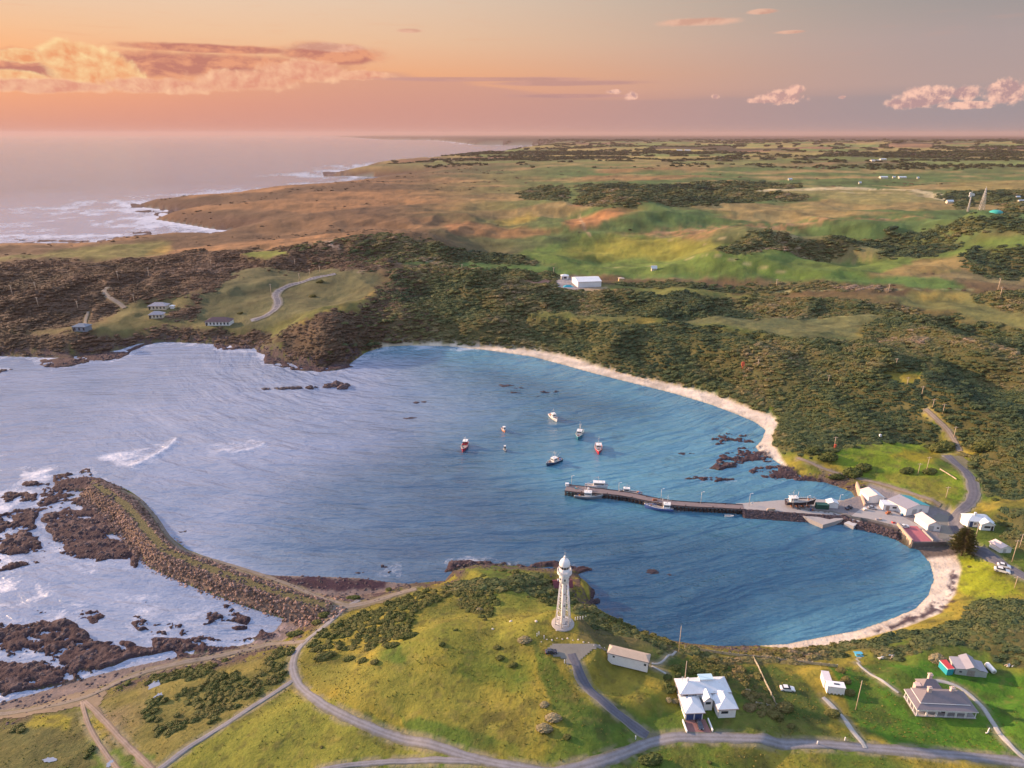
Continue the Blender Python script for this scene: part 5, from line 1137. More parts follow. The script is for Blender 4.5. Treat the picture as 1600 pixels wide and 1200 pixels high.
def verandah_house():
    o, rz, W = frame((1430.5, 1118.6), (1524.5, 1122.9)); D = 5.7
    t = thing('verandah_house', 'low house with slate roof, white verandah posts and pink chimneys', 'house', o, rz)
    i = 1.25; a = M(); a.box(i, W - i, i, D - .3, -.6, 2.5); a.build('wall', WHITE, t)
    # verandah skirt roof, then steep hipped roof
    x0, x1, y0, y1 = -.15, W + .15, -.15, D + .1; z0, z1 = 1.95, 2.5
    c0 = [(x0, y0, z0), (x1, y0, z0), (x1, y1, z0), (x0, y1, z0)]; c1 = [(i, i, z1), (W - i, i, z1), (W - i, D - .3, z1), (i, D - .3, z1)]
    a = M(); a.add(c0 + c1, [(0, 1, 5, 4), (1, 2, 6, 5), (2, 3, 7, 6), (3, 0, 4, 7)]); a.add([(p[0], p[1], p[2] - .1) for p in c0 + c1], [(4, 5, 1, 0), (5, 6, 2, 1), (6, 7, 3, 2), (7, 4, 0, 3)]); a.build('verandah_roof', SLATE, t)
    a = M(); a.hip(i, W - i, i, D - .3, 2.68, 1.45, .12); a.build('roof', SLATE, t)
    a = M(); a.box(i - .15, W - i + .15, i - .19, i - .13, 2.52, 2.66); a.box(i - .19, i - .13, i - .15, D - .2, 2.52, 2.66); a.build('gutter', WHITE, t)
    a = M(); a.box(x0, x1, y0 + .01, y0 + .07, 1.72, 1.92); a.box(x0 + .01, x0 + .07, y0, y1, 1.72, 1.92); a.box(x1 - .07, x1 - .01, y0, y1, 1.72, 1.92); a.build('valance', WHITE, t)
    n = 7
    for q in range(n):
        xx = .1 + (W - .35) * q / (n - 1)
        for dx in ((0,) if q in (0, n - 1) else (-.13, .13)):
            a = M(); a.box(xx + dx, xx + dx + .12, 0, .12, -.4, 1.74); a.build('verandah_post', WHITE, t)
    for q in range(1, 5):
        a = M(); a.box(.02, .14, q * D / 4.4, q * D / 4.4 + .12, -.4, 1.74); a.build('verandah_post', WHITE, t)
    a = M(); a.box(-.1, W + .1, -.1, D, -.5, .06); a.build('verandah_floor', CONC, t)
    a = M(); a.box(.2, W - .2, .0, .05, .2, .26); a.box(.0, .05, .2, D - .3, .2, .26); a.build('rail', WHITE, t)
    for x in (2.6, 4.6, 7.9, 10.2): window(t, x, x + .9, .8, 1.8, i, fm=TRIM)
    door(t, 6.1, 6.9, 1.8, i, DARKW); window(t, 2.6, 3.5, .8, 1.8, i, 'l', fm=TRIM); window(t, 4.1, 4.9, .8, 1.8, i, 'l', fm=TRIM)
    # rear wing
    a = M(); a.box(3.6, 7.9, D - .29, D + 2.6, -.6, 2.5); a.build('rear_wall', BRICKC, t); a = M(); a.hip(3.6, 7.9, D - .2, D + 2.6, 2.52, 1.6, .2); a.build('rear_roof', SLATE, t)
    a = M(); a.box(2.3, 3.59, D + .1, D + 1.2, -.6, 3.0); a.build('stair_tower', BRICKC, t)
    for x, y, z, h in ((3.3, 2.9, 3.0, 1.9), (8.4, 3.3, 3.2, 1.5), (5.4, D + 1.2, 3.2, 1.8)):
        a = M(); a.box(x, x + .75, y, y + .6, z, z + h); a.box(x - .1, x + .85, y - .1, y + .7, z + h + .003, z + h + .22); a.box(x + .1, x + .3, y + .15, y + .4, z + h + .225, z + h + .5); a.box(x + .45, x + .65, y + .15, y + .4, z + h + .225, z + h + .5); a.build('chimney', BRICKC, t)
verandah_house()

def shed_cluster():
    o, rz, W = frame((1491.5, 1053.3), (1541, 1059.8)); t = thing('shed', 'grey corrugated workshop shed with double doors beside the turquoise shed', 'shed', o, rz)
    D = 4.0; g0, g1 = W * .32, W * .74
    sx = -.35
    a = M(); a.box(0, g0 - .003, 0, D, -.6, 1.7); a.pent(g0, g1, 0, D + .4, -.6, 2.0, .75, 'y'); a.box(g1 + .003, W, .1, D - .4, -.6, 1.6); a.build('wall', GALV, t)
    a = M(); a.add([(-.1, -.1, 1.72), (g0, -.1, 2.0), (g0, D + .1, 2.0), (-.1, D + .1, 1.72), (-.1, -.1, 1.66), (g0, -.1, 1.94), (g0, D + .1, 1.94), (-.1, D + .1, 1.66)], [(0, 1, 2, 3), (7, 6, 5, 4), (0, 4, 5, 1), (1, 5, 6, 2), (2, 6, 7, 3), (3, 7, 4, 0)]); a.build('side_roof', TING, t)
    a = M(); a.gable(g0, g1, -.05, D + .4, 2.06, .78, 'y', .15); a.build('roof', TING, t)
    a = M(); a.add([(g1, -.0, 1.98), (W + .1, 0, 1.66), (W + .1, D - .2, 1.66), (g1, D - .2, 1.98), (g1, 0, 1.92), (W + .1, 0, 1.6), (W + .1, D - .2, 1.6), (g1, D - .2, 1.92)], [(0, 1, 2, 3), (7, 6, 5, 4), (0, 4, 5, 1), (1, 5, 6, 2), (2, 6, 7, 3), (3, 7, 4, 0)]); a.build('side_roof', TING, t)
    for x in (g0 + .35, g0 + 1.2): door(t, x, x + .8, 1.7, 0, TRIM)
    window(t, .8, 1.4, .7, 1.2, 0, fm=TRIM)
    o, rz, W = frame((1478.5, 1055), (1489, 1055)); t = thing('shed', 'small turquoise shed with a flat red roof', 'shed', o, rz + .10)
    a = M(); a.box(0, W, 0, 2.8, -.5, 1.8); a.build('wall', TEAL, t); a = M(); a.box(-.1, W + .1, -.1, 2.9, 1.803, 1.9); rf = a.build('roof', REDR, t); a = M(); a.box(-.14, W + .14, -.14, -.103, 1.78, 1.94); a.box(-.14, -.103, -.1, 2.9, 1.78, 1.94); a.build('fascia', WHITE, rf)
    door(t, .4, 1.1, 1.6, 0, TEAL)
    a_ = gt1(1541, 1042); b_ = gt1(1552, 1054); rz = math.atan2(b_[1] - a_[1], b_[0] - a_[0]); L = math.hypot(b_[0] - a_[0], b_[1] - a_[1])
    t = thing('water_tank', 'white cylindrical water tank lying beside the grey workshop', 'tank', a_, rz)
    a = M(); a.lathe([(0, -.1), (.5, -.1), (.62, 0), (.62, L), (.5, L + .1), (0, L + .1)], 16); tk = a.build('tank_body', WHITE, t); tk.rotation_euler = (0, math.pi / 2, 0); tk.location = (0, 0, .85)
    for q in (.25, .75):
        a = M(); a.box(L * q - .12, L * q + .12, -.5, .5, -.3, .42); a.build('cradle', DARKW, t)
    a = M(); a.tube((L + .1, 0, .85), (L + .16, 0, .85), .3, n=12); a.build('tank_hatch', TRIM, t)
shed_cluster()

def keeper_hut():
    o, rz, W = frame((866, 926), (894, 925)); t = thing('hut', 'maroon-roofed hut with yellow walls behind the lighthouse', 'hut', o, rz); D = 3.6
    a = M(); a.pent(0, W, 0, D, -1.0, 1.9, .9, 'x'); a.build('wall', CREAM, t); a = M(); a.gable(0, W, 0, D, 1.95, .95, 'x', .3); a.build('roof', MAROON, t)
    window(t, W * .62, W * .62 + .7, .8, 1.5, 0, fm=WHITE); door(t, W * .3, W * .3 + .7, 1.6, 0, WHITE); window(t, 1.2, 1.9, .8, 1.5, 0, 'l', fm=WHITE)
    a = M(); a.box(W * .2, W * .2 + .4, 1.6, 2.0, 2.4, 3.4); a.build('chimney', WHITE, t)
    a = gt1(862, 915); a2 = M(); a2.box(-.7, .7, -.6, .6, -.2, .75); a2.hip(-.7, .7, -.6, .6, .76, .4, .08, 1); b_ = a2.build('lit_gable_box', [YELL, WHITE]); b_.location = a; tag(b_, 'added yellow box for the sunlit left gable of the maroon-roofed hut', 'hut')  # added box, its orange-yellow stands in for sunlight on the hut's left gable
keeper_hut()

# ------------------------------------------------------------------ harbour sheds
ZH = 2.2
def gshed(name, label, pa, pb, D, h, rh, wm, rl, rr_=None, skew=0.0, z=ZH, wins=(), cat='shed', doors=(), shear=0.0):
    o, rz, W = frame(pa, pb, z); t = thing(name, label, cat, o, rz)
    def sh(mm):
        mm.v = [(x + y * shear, y, zz) for x, y, zz in mm.v]; return mm
    a = M(); a.pent(0, W, 0, D, -.6, h, rh, 'y'); sh(a).build('wall', wm, t)
    a = M(); a.gable(0, W, 0, D, h + .06, rh, 'y', .25, 0, .09, 1); sh(a).build('roof', [rl, rr_ or rl], t)
    for x0, x1, z0, z1 in wins: window(t, x0, x1, z0, z1, 0, fm=TRIM)
    for x0, x1, z1 in doors: door(t, x0, x1, z1, 0, GALV)
    window(t, D * .3, D * .3 + .8, .9, 1.5, -.02 , 'l', fm=TRIM)
    return t
gshed('shed', 'white harbour shed with sunlit pink roof slope nearest the low wall', (1356, 785.5), (1380, 786.5), 5.4, 2.5, 1.1, WHITE, TINP, TINW, shear=-.18, doors=((3.6, 4.9, 1.9),))
t_ = gshed('shed', 'biggest harbour shed, half its roof grey and half teal', (1414.5, 806), (1450, 801), 7.4, 2.8, 1.3, WHITE, TING, TEALR, shear=-.20, doors=((2.6, 4.4, 2.2), (5.6, 6.6, 1.9)))
gshed('shed', 'white gabled shed with sunlit pink roof above the red slipway', (1448.6, 829), (1468, 830.5), 5.8, 2.5, 1.3, WHITE, TINP, TINW, shear=-.35, doors=((.4, 1.9, 1.9),), wins=((2.8, 3.6, 1.0, 1.6),))
gshed('shed', 'small lone white shed on the grass right of the harbour', (1562, 864), (1579, 864), 3.6, 1.8, .9, WHITE, TINP, TINW, z=gt1(1566, 862)[2], shear=-.3, doors=((.9, 1.8, 1.4),))
o, rz, W = frame((1379, 797), (1406, 798.5), ZH); t = thing('shed', 'low flat-roofed white building joining two harbour sheds', 'building', o, rz)
a = M(); a.box(0, W, 0, 3.4, -.5, 2.2); a.build('wall', WHITE, t); a = M(); a.box(-.15, W + .15, -.15, 3.5, 2.203, 2.36); a.build('roof', TINW, t); door(t, 1.0, 2.2, 1.8, 0, TRIM); window(t, 3.2, 5.2, .9, 1.6, 0, fm=TRIM)
def harbour_house():
    z = gt1(1534, 826)[2]; o, rz, W = frame((1514, 826), (1552.5, 828), z); t = thing('house', 'white house with cross-gabled roof beside the harbour road', 'house', o, rz)
    a = M(); a.box(0, W, 1.2, 5.6, -.8, 2.3); a.pent(W * .42, W * .95, -.6, 1.2, -.8, 2.3, 1.0, 'y'); a.build('wall', WHITE, t)
    a = M(); a.hip(0, W, 1.2, 5.6, 2.32, 1.6, .3); a.build('roof', TINW, t); a = M(); a.gable(W * .42, W * .95, -.6, 3.2, 2.36, 1.05, 'y', .25); a.build('gable_roof', TINW, t)
    a = M(); a.box(W * .08, W * .2, 1.1, 1.197, .0, 2.2); a.build('painted_panel', BLUED, t); window(t, W * .55, W * .8, .9, 1.7, -.6, fm=TRIM); window(t, W * .25, W * .36, .9, 1.7, 1.2, fm=TRIM); door(t, W * .83, W * .92, 1.7, -.6, DARKW)
    a = M(); a.box(W * .3, W * .38, 2.8, 3.3, 3.2, 4.6); a.build('chimney', WHITE, t)
harbour_house()
o, rz, W = frame((1275.5, 795.5), (1295, 796.5), ZH); t = thing('container', 'dark green shipping container on the hardstand', 'container', o, rz)
a = M(); a.box(0, W, 0, 2.0, 0, 1.8)
a.build('body', mat('green_container', (.03, .10, .075), .5, var=.3), t)
a = M()
for i in range(int(W / .3)): a.box(.1 + i * .3, .22 + i * .3, -.05, -.003, .1, 1.7)
a.build('corrugation', bpy.data.materials['green_container'], t)
gshed('shed', 'small white gabled shed behind the green container', (1293, 793.5), (1309, 794.5), 2.6, 1.9, .7, WHITE, TINW)

# quay structures -------------------------------------------------
def slab(name, label, P, z0, z1, m_, kind='structure', px_z=None, cat=None):
    W_ = gp(P, z1 if px_z is None else px_z); c = W_.mean(0); ar = sum(W_[i][0] * W_[(i + 1) % len(W_)][1] - W_[(i + 1) % len(W_)][0] * W_[i][1] for i in range(len(W_)))
    if ar < 0: W_ = W_[::-1]
    a = M(); a.prism([(x - c[0], y - c[1]) for x, y in W_], z0, z1); o = a.build(name, m_); o.location = (c[0], c[1], 0)
    if kind: o['kind'] = kind; o['label'] = label
    else: tag(o, label, cat)
    return o
slab('quay', 'worn grey concrete apron before the harbour sheds', [(1330, 806), (1352, 790), (1384, 792), (1412, 808), (1446, 826), (1436, 826), (1404, 822), (1358, 810.5)], -2, 2.26, CONC)
slab('slipway', 'red concrete slipway apron at the end of the harbour', [(1406, 821), (1433, 822), (1456, 846), (1425, 846)], -2, 2.30, SLIPR)
slab('quay', 'pale concrete angled wharf jutting from the causeway', [(1251, 805), (1260, 803.5), (1296, 811.5), (1314, 807), (1318, 811), (1286, 820)], -2, 1.55, CONC)
slab('boat_ramp', 'pale boat ramp between the causeway and the quay', [(1319, 817), (1342, 806.5), (1352, 808), (1334, 822)], -2, 1.35, mat('pale_concrete', (.52, .49, .48), .9, var=.3))
def wallline(name, label, pts, h, wdt, m_, z=None, cat='wall', base=-1.0, group=None):
    W_ = gtp(pts) if z is None else gp(pts, z); zz = [hz(*p) for p in W_] if z is None else [z] * len(W_)
    a = M(); o0 = (W_[0][0], W_[0][1], zz[0])
    for i in range(len(W_) - 1):
        A, B = W_[i], W_[i + 1]; d_ = np.array(B) - A; L = np.hypot(*d_); n_ = np.array([-d_[1], d_[0]]) / L * wdt / 2; e = d_ / L * .02
        V = []
        for P_, zq in ((A + e, zz[i]), (B - e, zz[i + 1])):
            for s_ in (-1, 1):
                for z_ in (base, h): V.append((P_[0] + n_[0] * s_ - o0[0], P_[1] + n_[1] * s_ - o0[1], zq + z_ - o0[2]))
        a.add(V, [(0, 1, 5, 4), (2, 6, 7, 3), (1, 3, 7, 5), (0, 4, 6, 2), (0, 2, 3, 1), (4, 5, 7, 6)])
    o = a.build(name, m_); o.location = o0; return tag(o, label, cat, group)
wallline('sea_wall', 'dark stone sea wall below the harbour yard', [(1356, 814), (1380, 820), (1404, 827)], .25, .5, CONCD, 2.2, base=-3)
wallline('sea_wall', 'sunlit concrete wall along the left edge of the red slipway', [(1402, 820), (1425, 847)], .9, .5, mat('sunlit_concrete', (.50, .36, .28), .85, var=.4), 2.2, base=-3)  # low orange sunlight put into the concrete's colour
wallline('sea_wall', 'dark quay wall across the foot of the slipway at the beach', [(1425, 847.5), (1458, 847), (1478, 846.5)], .15, .5, CONCD, 2.2, base=-3.4)
wallline('harbour_wall', 'low orange-lit wall running back left of the first shed', [(1351, 792), (1345, 775), (1338, 757)], 1.3, .5, bpy.data.materials['sunlit_concrete'], 2.0, base=-2)
wallline('harbour_wall', 'low pale wall between the red slipway and the gabled shed', [(1441, 829), (1458, 846)], .6, .3, CONC, 2.2, base=-1)

# causeway of rock and the timber jetty ----------------------------
def causeway():
    o0 = gp([(1250, 797)], 2)[0]; CL = gp([(1158, 791.5), (1200, 794), (1240, 797), (1300, 801), (1345, 800)], 2.0) - o0; N_ = gp([(1150, 788), (1180, 786), (1215, 783), (1260, 781), (1320, 783)], 1.6) - o0
    S_ = gp([(1158, 799), (1200, 804), (1240, 808), (1290, 814), (1330, 812)], .3) - o0
    a = M(); top = np.vstack([N_, CL[::-1] + [0, -1.7]])
    a.prism([tuple(p) for p in top[::-1]], -1.5, 1.95); o = a.build('causeway', CONC); o.location = (o0[0], o0[1], 0); o['kind'] = 'structure'; o['label'] = 'flat earth and concrete causeway joining the jetty to the yard'
    pts = []
    W_ = CL + [0, -1.9]; 
    rnd = random.Random(4)
    for i in range(2200):
        k = rnd.uniform(0, 3.999); q = int(k); f = k - q; A = W_[q] * (1 - f) + W_[q + 1] * f; u = rnd.random(); pts.append((A[0] + o0[0] + rnd.uniform(-.3, .3), A[1] + o0[1] - u * 2.6, 1.8 - u * 2.0))
    W2 = gp([(1243, 806), (1262, 807), (1290, 811), (1318, 817), (1335, 823), (1357, 828), (1380, 834), (1404, 842)], .3)
    for i in range(900):
        k = rnd.uniform(0, 6.999); q = int(k); f = k - q; A = W2[q] * (1 - f) + W2[q + 1] * f; u = rnd.random(); pts.append((A[0] + rnd.uniform(-.4, .4), A[1] + u * 2.6 - .5, -.1 + u * 1.9))
    scatter('causeway_rocks', CK, np.array(pts), [rnd.uniform(.3, .8) for _ in pts], [rnd.uniform(0, 6.28) for _ in pts], None, 'dark rocks armouring the front of the causeway')
causeway()
def jetty():
    px = [(884, 762), (905, 764.5), (945, 768), (980, 772.5), (1012, 779.5), (1045, 785.5), (1082, 788.5), (1120, 790), (1162, 792.5)]
    P_ = gp(px, 2.0); P_ = smooth_line(P_, 1); o0 = P_[0].copy(); P_ = P_ - o0; seg = np.hypot(*np.diff(P_, axis=0).T); L = np.concatenate([[0], np.cumsum(seg)])
    t = thing('jetty', 'long dark timber jetty curving out into the bay', 'jetty', (o0[0], o0[1], 0))
    def at(s_):
        x = np.interp(s_, L, P_[:, 0]); y = np.interp(s_, L, P_[:, 1]); x2 = np.interp(s_ + .5, L, P_[:, 0]); y2 = np.interp(s_ + .5, L, P_[:, 1]); x1 = np.interp(s_ - .5, L, P_[:, 0]); y1 = np.interp(s_ - .5, L, P_[:, 1])
        d_ = math.hypot(x2 - x1, y2 - y1) + 1e-9; return x, y, (x2 - x1) / d_, (y2 - y1) / d_
    wdt = lambda s_: 2.6 if s_ < 9 else (2.0 if s_ < 15 else 1.75)
    n = int(L[-1] / 1.0); a = M(); rim = M(); V = []
    for i in range(n + 1):
        s_ = L[-1] * i / n; x, y, tx, ty = at(s_); w = wdt(s_)
        V += [(x + ty * w, y - tx * w, 2.0), (x - ty * w, y + tx * w, 2.0), (x + ty * w, y - tx * w, 1.65), (x - ty * w, y + tx * w, 1.65)]
    Fs = []
    for i in range(n):
        b_ = i * 4; Fs += [(b_, b_ + 4, b_ + 5, b_ + 1), (b_ + 2, b_ + 3, b_ + 7, b_ + 6), (b_, b_ + 2, b_ + 6, b_ + 4), (b_ + 1, b_ + 5, b_ + 7, b_ + 3)]
    Fs += [(0, 1, 3, 2), (n * 4, n * 4 + 2, n * 4 + 3, n * 4 + 1)]; a.add(V, Fs); a.build('deck', DECKW, t)
    for s2 in (1, -1):
        rim = M()
        for i in range(n):
            p, q = V[i * 4 + (0 if s2 > 0 else 1)], V[(i + 1) * 4 + (0 if s2 > 0 else 1)]
            rim.tube((p[0], p[1], 2.12), (q[0], q[1], 2.12), .11, n=4, sm=False)
        rim.build('kerb_beam', DARKW, t)
    k = 0; s_ = .3
    while s_ < L[-1]:
        x, y, tx, ty = at(s_); w = wdt(s_) - .1
        for j, u in enumerate((1, .33, -.33, -1)):
            a = M(); a.tube((x + ty * w * u, y - tx * w * u, -2.5), (x + ty * w * u, y - tx * w * u, 1.66), .20 if j in (0, 3) else .16, n=6); a.build('pile', DARKW, t)
        s_ += 1.35
    a = M(); s_ = .3
    while s_ < L[-1] - 1.4:
        x, y, tx, ty = at(s_); x2, y2, _, _ = at(s_ + 1.35); w = wdt(s_) - .12
        for zz, r in ((1.15, .12), (.45, .12)): a.tube((x + ty * (w + .12), y - tx * (w + .12), zz), (x2 + ty * (w + .12), y2 - tx * (w + .12), zz), r, n=4)
        a.tube((x + ty * w, y - tx * w, .2), (x2 + ty * w, y2 - tx * w, 1.5), .10, n=4); a.tube((x - ty * w, y + tx * w, 1.0), (x2 - ty * w, y2 + tx * w, 1.0), .12, n=4)
        s_ += 1.35
    a.build('brace', DARKW, t)
    for i in range(14):
        x, y, tx, ty = at(1.5 + i * (L[-1] - 3) / 13); s2 = 1 if i % 2 else -1; w = wdt(1.5 + i * (L[-1] - 3) / 13) - .35
        a = M(); a.tube((x + ty * w * s2, y - tx * w * s2, 2.0), (x + ty * w * s2, y - tx * w * s2, 2.45), .14, .18, 8); a.build('bollard', DARKW, t)
    return o0, at, L
J0, JAT, JL = jetty()
# ================================================================== BOATS
def hull_mesh(L, B, Hh, sheer=.5, transom=.75, draft=.4, n=14, m_=6):
    """lofted hull, bow at +x; returns M with sides, deck slightly below the gunwale"""
    a = M(); V = []
    for i in range(n + 1):
        u = i / n; x = (u - .5) * L; w = B / 2 * (transom + (1 - transom) * min(1, u * 2.2)) * (1 - max(0, (u - .45) / .55) ** 2.3); w = max(w, .02)
        zt = Hh * (1 + sheer * max(0, u - .3) ** 1.8 * 1.6); rake = .06 * L * max(0, (u - .8) / .2)
        for j in range(m_ + 1):
            v = j / m_; ww = w * (.25 + .75 * min(1, (v * 1.35)) ** .55) if j else w * .05; V.append((x + rake * v, ww, -draft + (zt + draft) * v))
        V.append((x + rake, w * .86, zt)); V.append((x + rake, w * .86, zt - .28))
    k = m_ + 3; F1 = []; F2 = []
    for sgn in (1, -1):
        VV = [(x, y * sgn, z) for x, y, z in V]; a.add(VV, [(i * k + j, (i + 1) * k + j, (i + 1) * k + j + 1, i * k + j + 1) for i in range(n) for j in range(m_ + 2)], 0, True)
        a.add([VV[j] for j in range(k)] + [(V[0][0], 0, V[j][2]) for j in range(k)], [(j, j + 1, k + j + 1, k + j) for j in range(k - 1)], 0)
    dk = M(); D_ = [(V[i * k + k - 1][0], V[i * k + k - 1][1], V[i * k + k - 1][2] + .02) for i in range(n + 1)]
    dk.add(D_ + [(x, -y, z) for x, y, z in D_], [(i, i + 1, n + 2 + i, n + 1 + i) for i in range(n)], 0)
    top = lambda u: V[int(round(u * n)) * k + k - 2]
    return a, dk, V, k
def boat(name, label, cat, loc, rz, L=9, B=3.0, Hh=1.1, hull='white', house='mid', col_house='white', mast=3.5, boom=True, boot='red', gear=True, cab=1.0, group=None):
    t = thing(name, label, cat, loc, rz, group); a, dk, V, k = hull_mesh(L, B, Hh); hu = a.build('hull', HULLS[hull], t); dk.build('deck', mat_deck, hu)
    # boot stripe / rubbing strake
    s_ = M(); n = 14
    for sg in (1, -1):
        for i in range(n): 
            p, q = V[i * k + k - 3], V[(i + 1) * k + k - 3]; s_.tube((p[0], p[1] * sg, p[2]), (q[0], q[1] * sg, q[2]), .06, n=5)
    s_.build('rubbing_strake', HULLS['white'] if hull != 'white' else HULLS['blue'], hu)
    if house:
        x0 = {'fwd': .08, 'mid': -.12, 'aft': -.38}[house] * L; lh = .28 * L * cab; w = B * .32; z0 = Hh * .75; z1 = z0 + 1.75
        h_ = M(); h_.add([(x0, -w, z0), (x0 + lh, -w, z0), (x0 + lh, w, z0), (x0, w, z0), (x0 + .1, -w * .92, z1), (x0 + lh - .3, -w * .92, z1), (x0 + lh - .3, w * .92, z1), (x0 + .1, w * .92, z1)], [(3, 2, 1, 0), (4, 5, 6, 7), (0, 1, 5, 4), (1, 2, 6, 5), (2, 3, 7, 6), (3, 0, 4, 7)])
        wh = h_.build('wheelhouse', HULLS[col_house], t)
        g_ = M(); g_.box(x0 + .25, x0 + lh - .45, -w * .985, w * .985, z0 + .95, z0 + 1.35); g_.add([(x0 + lh - .155, -w * .8, z0 + .95), (x0 + lh - .155, w * .8, z0 + .95), (x0 + lh - .22, w * .8, z0 + 1.4), (x0 + lh - .22, -w * .8, z0 + 1.4)], [(0, 1, 2, 3)]); g_.build('window', GLASS, wh)
        r_ = M(); r_.box(x0 - .15, x0 + lh - .05, -w * 1.1, w * 1.1, z1 + .003, z1 + .1); r_.build('cabin_roof', HULLS['white'], wh)
        if mast:
            mx = x0 + lh * .4; m_ = M(); m_.tube((mx, 0, z1), (mx, 0, z1 + mast), .07, .04, 6); m_.tube((mx, -.6, z1 + mast * .62), (mx, .6, z1 + mast * .62), .035, n=5); m_.tube((mx - .02, 0, z1 + mast * .9), (x0 + L * .5, 0, Hh * 1.4), .02, n=4); m_.tube((mx, 0, z1 + mast * .9), (-L * .48, 0, Hh), .02, n=4); m_.build('mast', POLEG, t)
            ra = M(); ra.lathe([(0, 0), (.3, 0), (.3, .14), (0, .18)], 10); rd = ra.build('radar', HULLS['white'], t); rd.location = (x0 + lh * .72, 0, z1 + .1)
    if boom: 
        b_ = M(); b_.tube((-.1 * L, 0, Hh + .3), (-.1 * L, 0, Hh + 3.6), .07, n=6); b_.tube((-.1 * L, 0, Hh + 1.2), (-.44 * L, 0, Hh + 2.9), .05, n=6); b_.build('boom', POLEG, t)
    rl = M()
    for sg in (1, -1):
        for i in range(7, 14):
            p, q = V[i * k + k - 2], V[(i + 1) * k + k - 2]; rl.tube((p[0], p[1] * sg, p[2]), (p[0], p[1] * sg, p[2] + .6), .025, n=4); rl.tube((p[0], p[1] * sg, p[2] + .6), (q[0], q[1] * sg, q[2] + .6), .025, n=4)
    rl.build('rail', POLEG, t)
    if gear:
        for q, (x, y) in enumerate(((-.36 * L, .15 * B), (-.30 * L, -.2 * B), (.0, .0))[:2 if house != 'aft' else 1]):
            c = M(); c.box(x - .35, x + .35, y - .3, y + .3, Hh * .75, Hh * .75 + .5); c.build('fish_box', HULLS['orange'] if q else HULLS['blue'], t)
        dr = M(); dr.tube((.30 * L, -.3, Hh + .25), (.30 * L, .3, Hh + .25), .25, n=10); dr.build('winch', RUST, t)
    return t
mat_deck = mat('boat_deck', (.34, .30, .27), .8, var=.4)
def w0(px, py): x, y = G(px, py, 0); return (x, y, .0)
TOWARD = -math.pi / 2
boat('fishing_boat', 'red fishing boat moored alone, leftmost of the big boats', 'boat', w0(726, 700), TOWARD - .12, 8.5, 3.0, 1.25, 'red', 'aft', 'red', 2.0, False, cab=1.1)
boat('fishing_boat', 'all-white fishing boat moored farthest out near the beach', 'boat', w0(864.5, 654), TOWARD + .35, 8.5, 2.8, 1.2, 'white', 'mid', 'white', 2.6, False)
boat('fishing_boat', 'teal-hulled fishing boat with white wheelhouse and tall mast', 'boat', w0(905.5, 681), TOWARD - .25, 10, 3.4, 1.4, 'teal', 'mid', 'white', 4.6, True)
boat('fishing_boat', 'red-hulled fishing boat with white wheelhouse, rightmost at its mooring', 'boat', w0(935, 703), TOWARD - .1, 9.5, 3.4, 1.4, 'red', 'mid', 'white', 3.8, False)
boat('fishing_boat', 'dark navy fishing boat with white cabin, moored closest to the jetty', 'boat', w0(866, 724), TOWARD - .85, 8.5, 3.0, 1.25, 'navy', 'mid', 'white', 3.4, True)
boat('dinghy', 'small orange and white moored boat right of the red boat', 'boat', w0(787, 673), TOWARD + .3, 4.0, 1.7, .8, 'orange', 'fwd', 'white', 0, False, gear=False, cab=1.1)
boat('dinghy', 'tiny dark moored boat below the orange one', 'boat', w0(789, 704), TOWARD + .2, 3.0, 1.3, .6, 'navy', 'mid', 'grey', 0, False, gear=False)
boat('trawler', 'grey trawler with tall mast tied to the front of the jetty head', 'boat', w0(918, 778), -.14, 10.2, 3.0, 1.25, 'grey', 'mid', 'white', 4.0, True)
boat('cabin_cruiser', 'white cabin cruiser tied behind the jetty near its head', 'boat', w0(931, 763), -.10, 8.5, 2.9, 1.5, 'white', 'mid', 'white', 2.4, False, cab=1.9, gear=False)
boat('workboat', 'small white workboat with long dark stern behind the jetty', 'boat', w0(986, 772), math.pi - .16, 8.5, 2.2, .9, 'navy', 'fwd', 'white', 1.6, False, gear=True)
boat('fishing_boat', 'blue and white fishing boat tied to the front of the jetty', 'boat', w0(1030, 796), math.pi - .20, 10.0, 3.1, 1.3, 'blue', 'aft', 'white', 3.6, True, cab=.9)
x_, y_ = G(1250, 792, 2.0); boat('old_ship', 'old dark ship standing propped on the causeway hardstand', 'boat', (x_, y_ + .6, 2.9), .03, 10.4, 3.2, 1.5, 'black', 'aft', 'white', 2.8, True)
tk = thing('boat_cradle', 'rusty cradle holding the old ship on the hardstand', 'cradle', (x_, y_ + .6, 1.95), .03)
for q in (-3, -1, 1, 3):
    a = M(); a.box(q - .15, q + .15, -1.5, 1.5, -.1, .5); a.build('beam', RUST, tk)
    for s2 in (-1, 1): a = M(); a.tube((q, s2 * 1.4, .3), (q, s2 * 1.3, 1.7), .09, n=5); a.build('prop', RUST, tk)
t = thing('dinghy', 'small white rowing dinghy floating beside the causeway rocks', 'boat', w0(1139, 807), -.1); a, dk, V, k = hull_mesh(3.0, 1.2, .4); hu = a.build('hull', HULLS['white'], t); dk.build('floor', mat_deck, hu)
for q in (-.6, .3): a = M(); a.box(q, q + .25, -.45, .45, .28, .33); a.build('bench', POLEW, t)
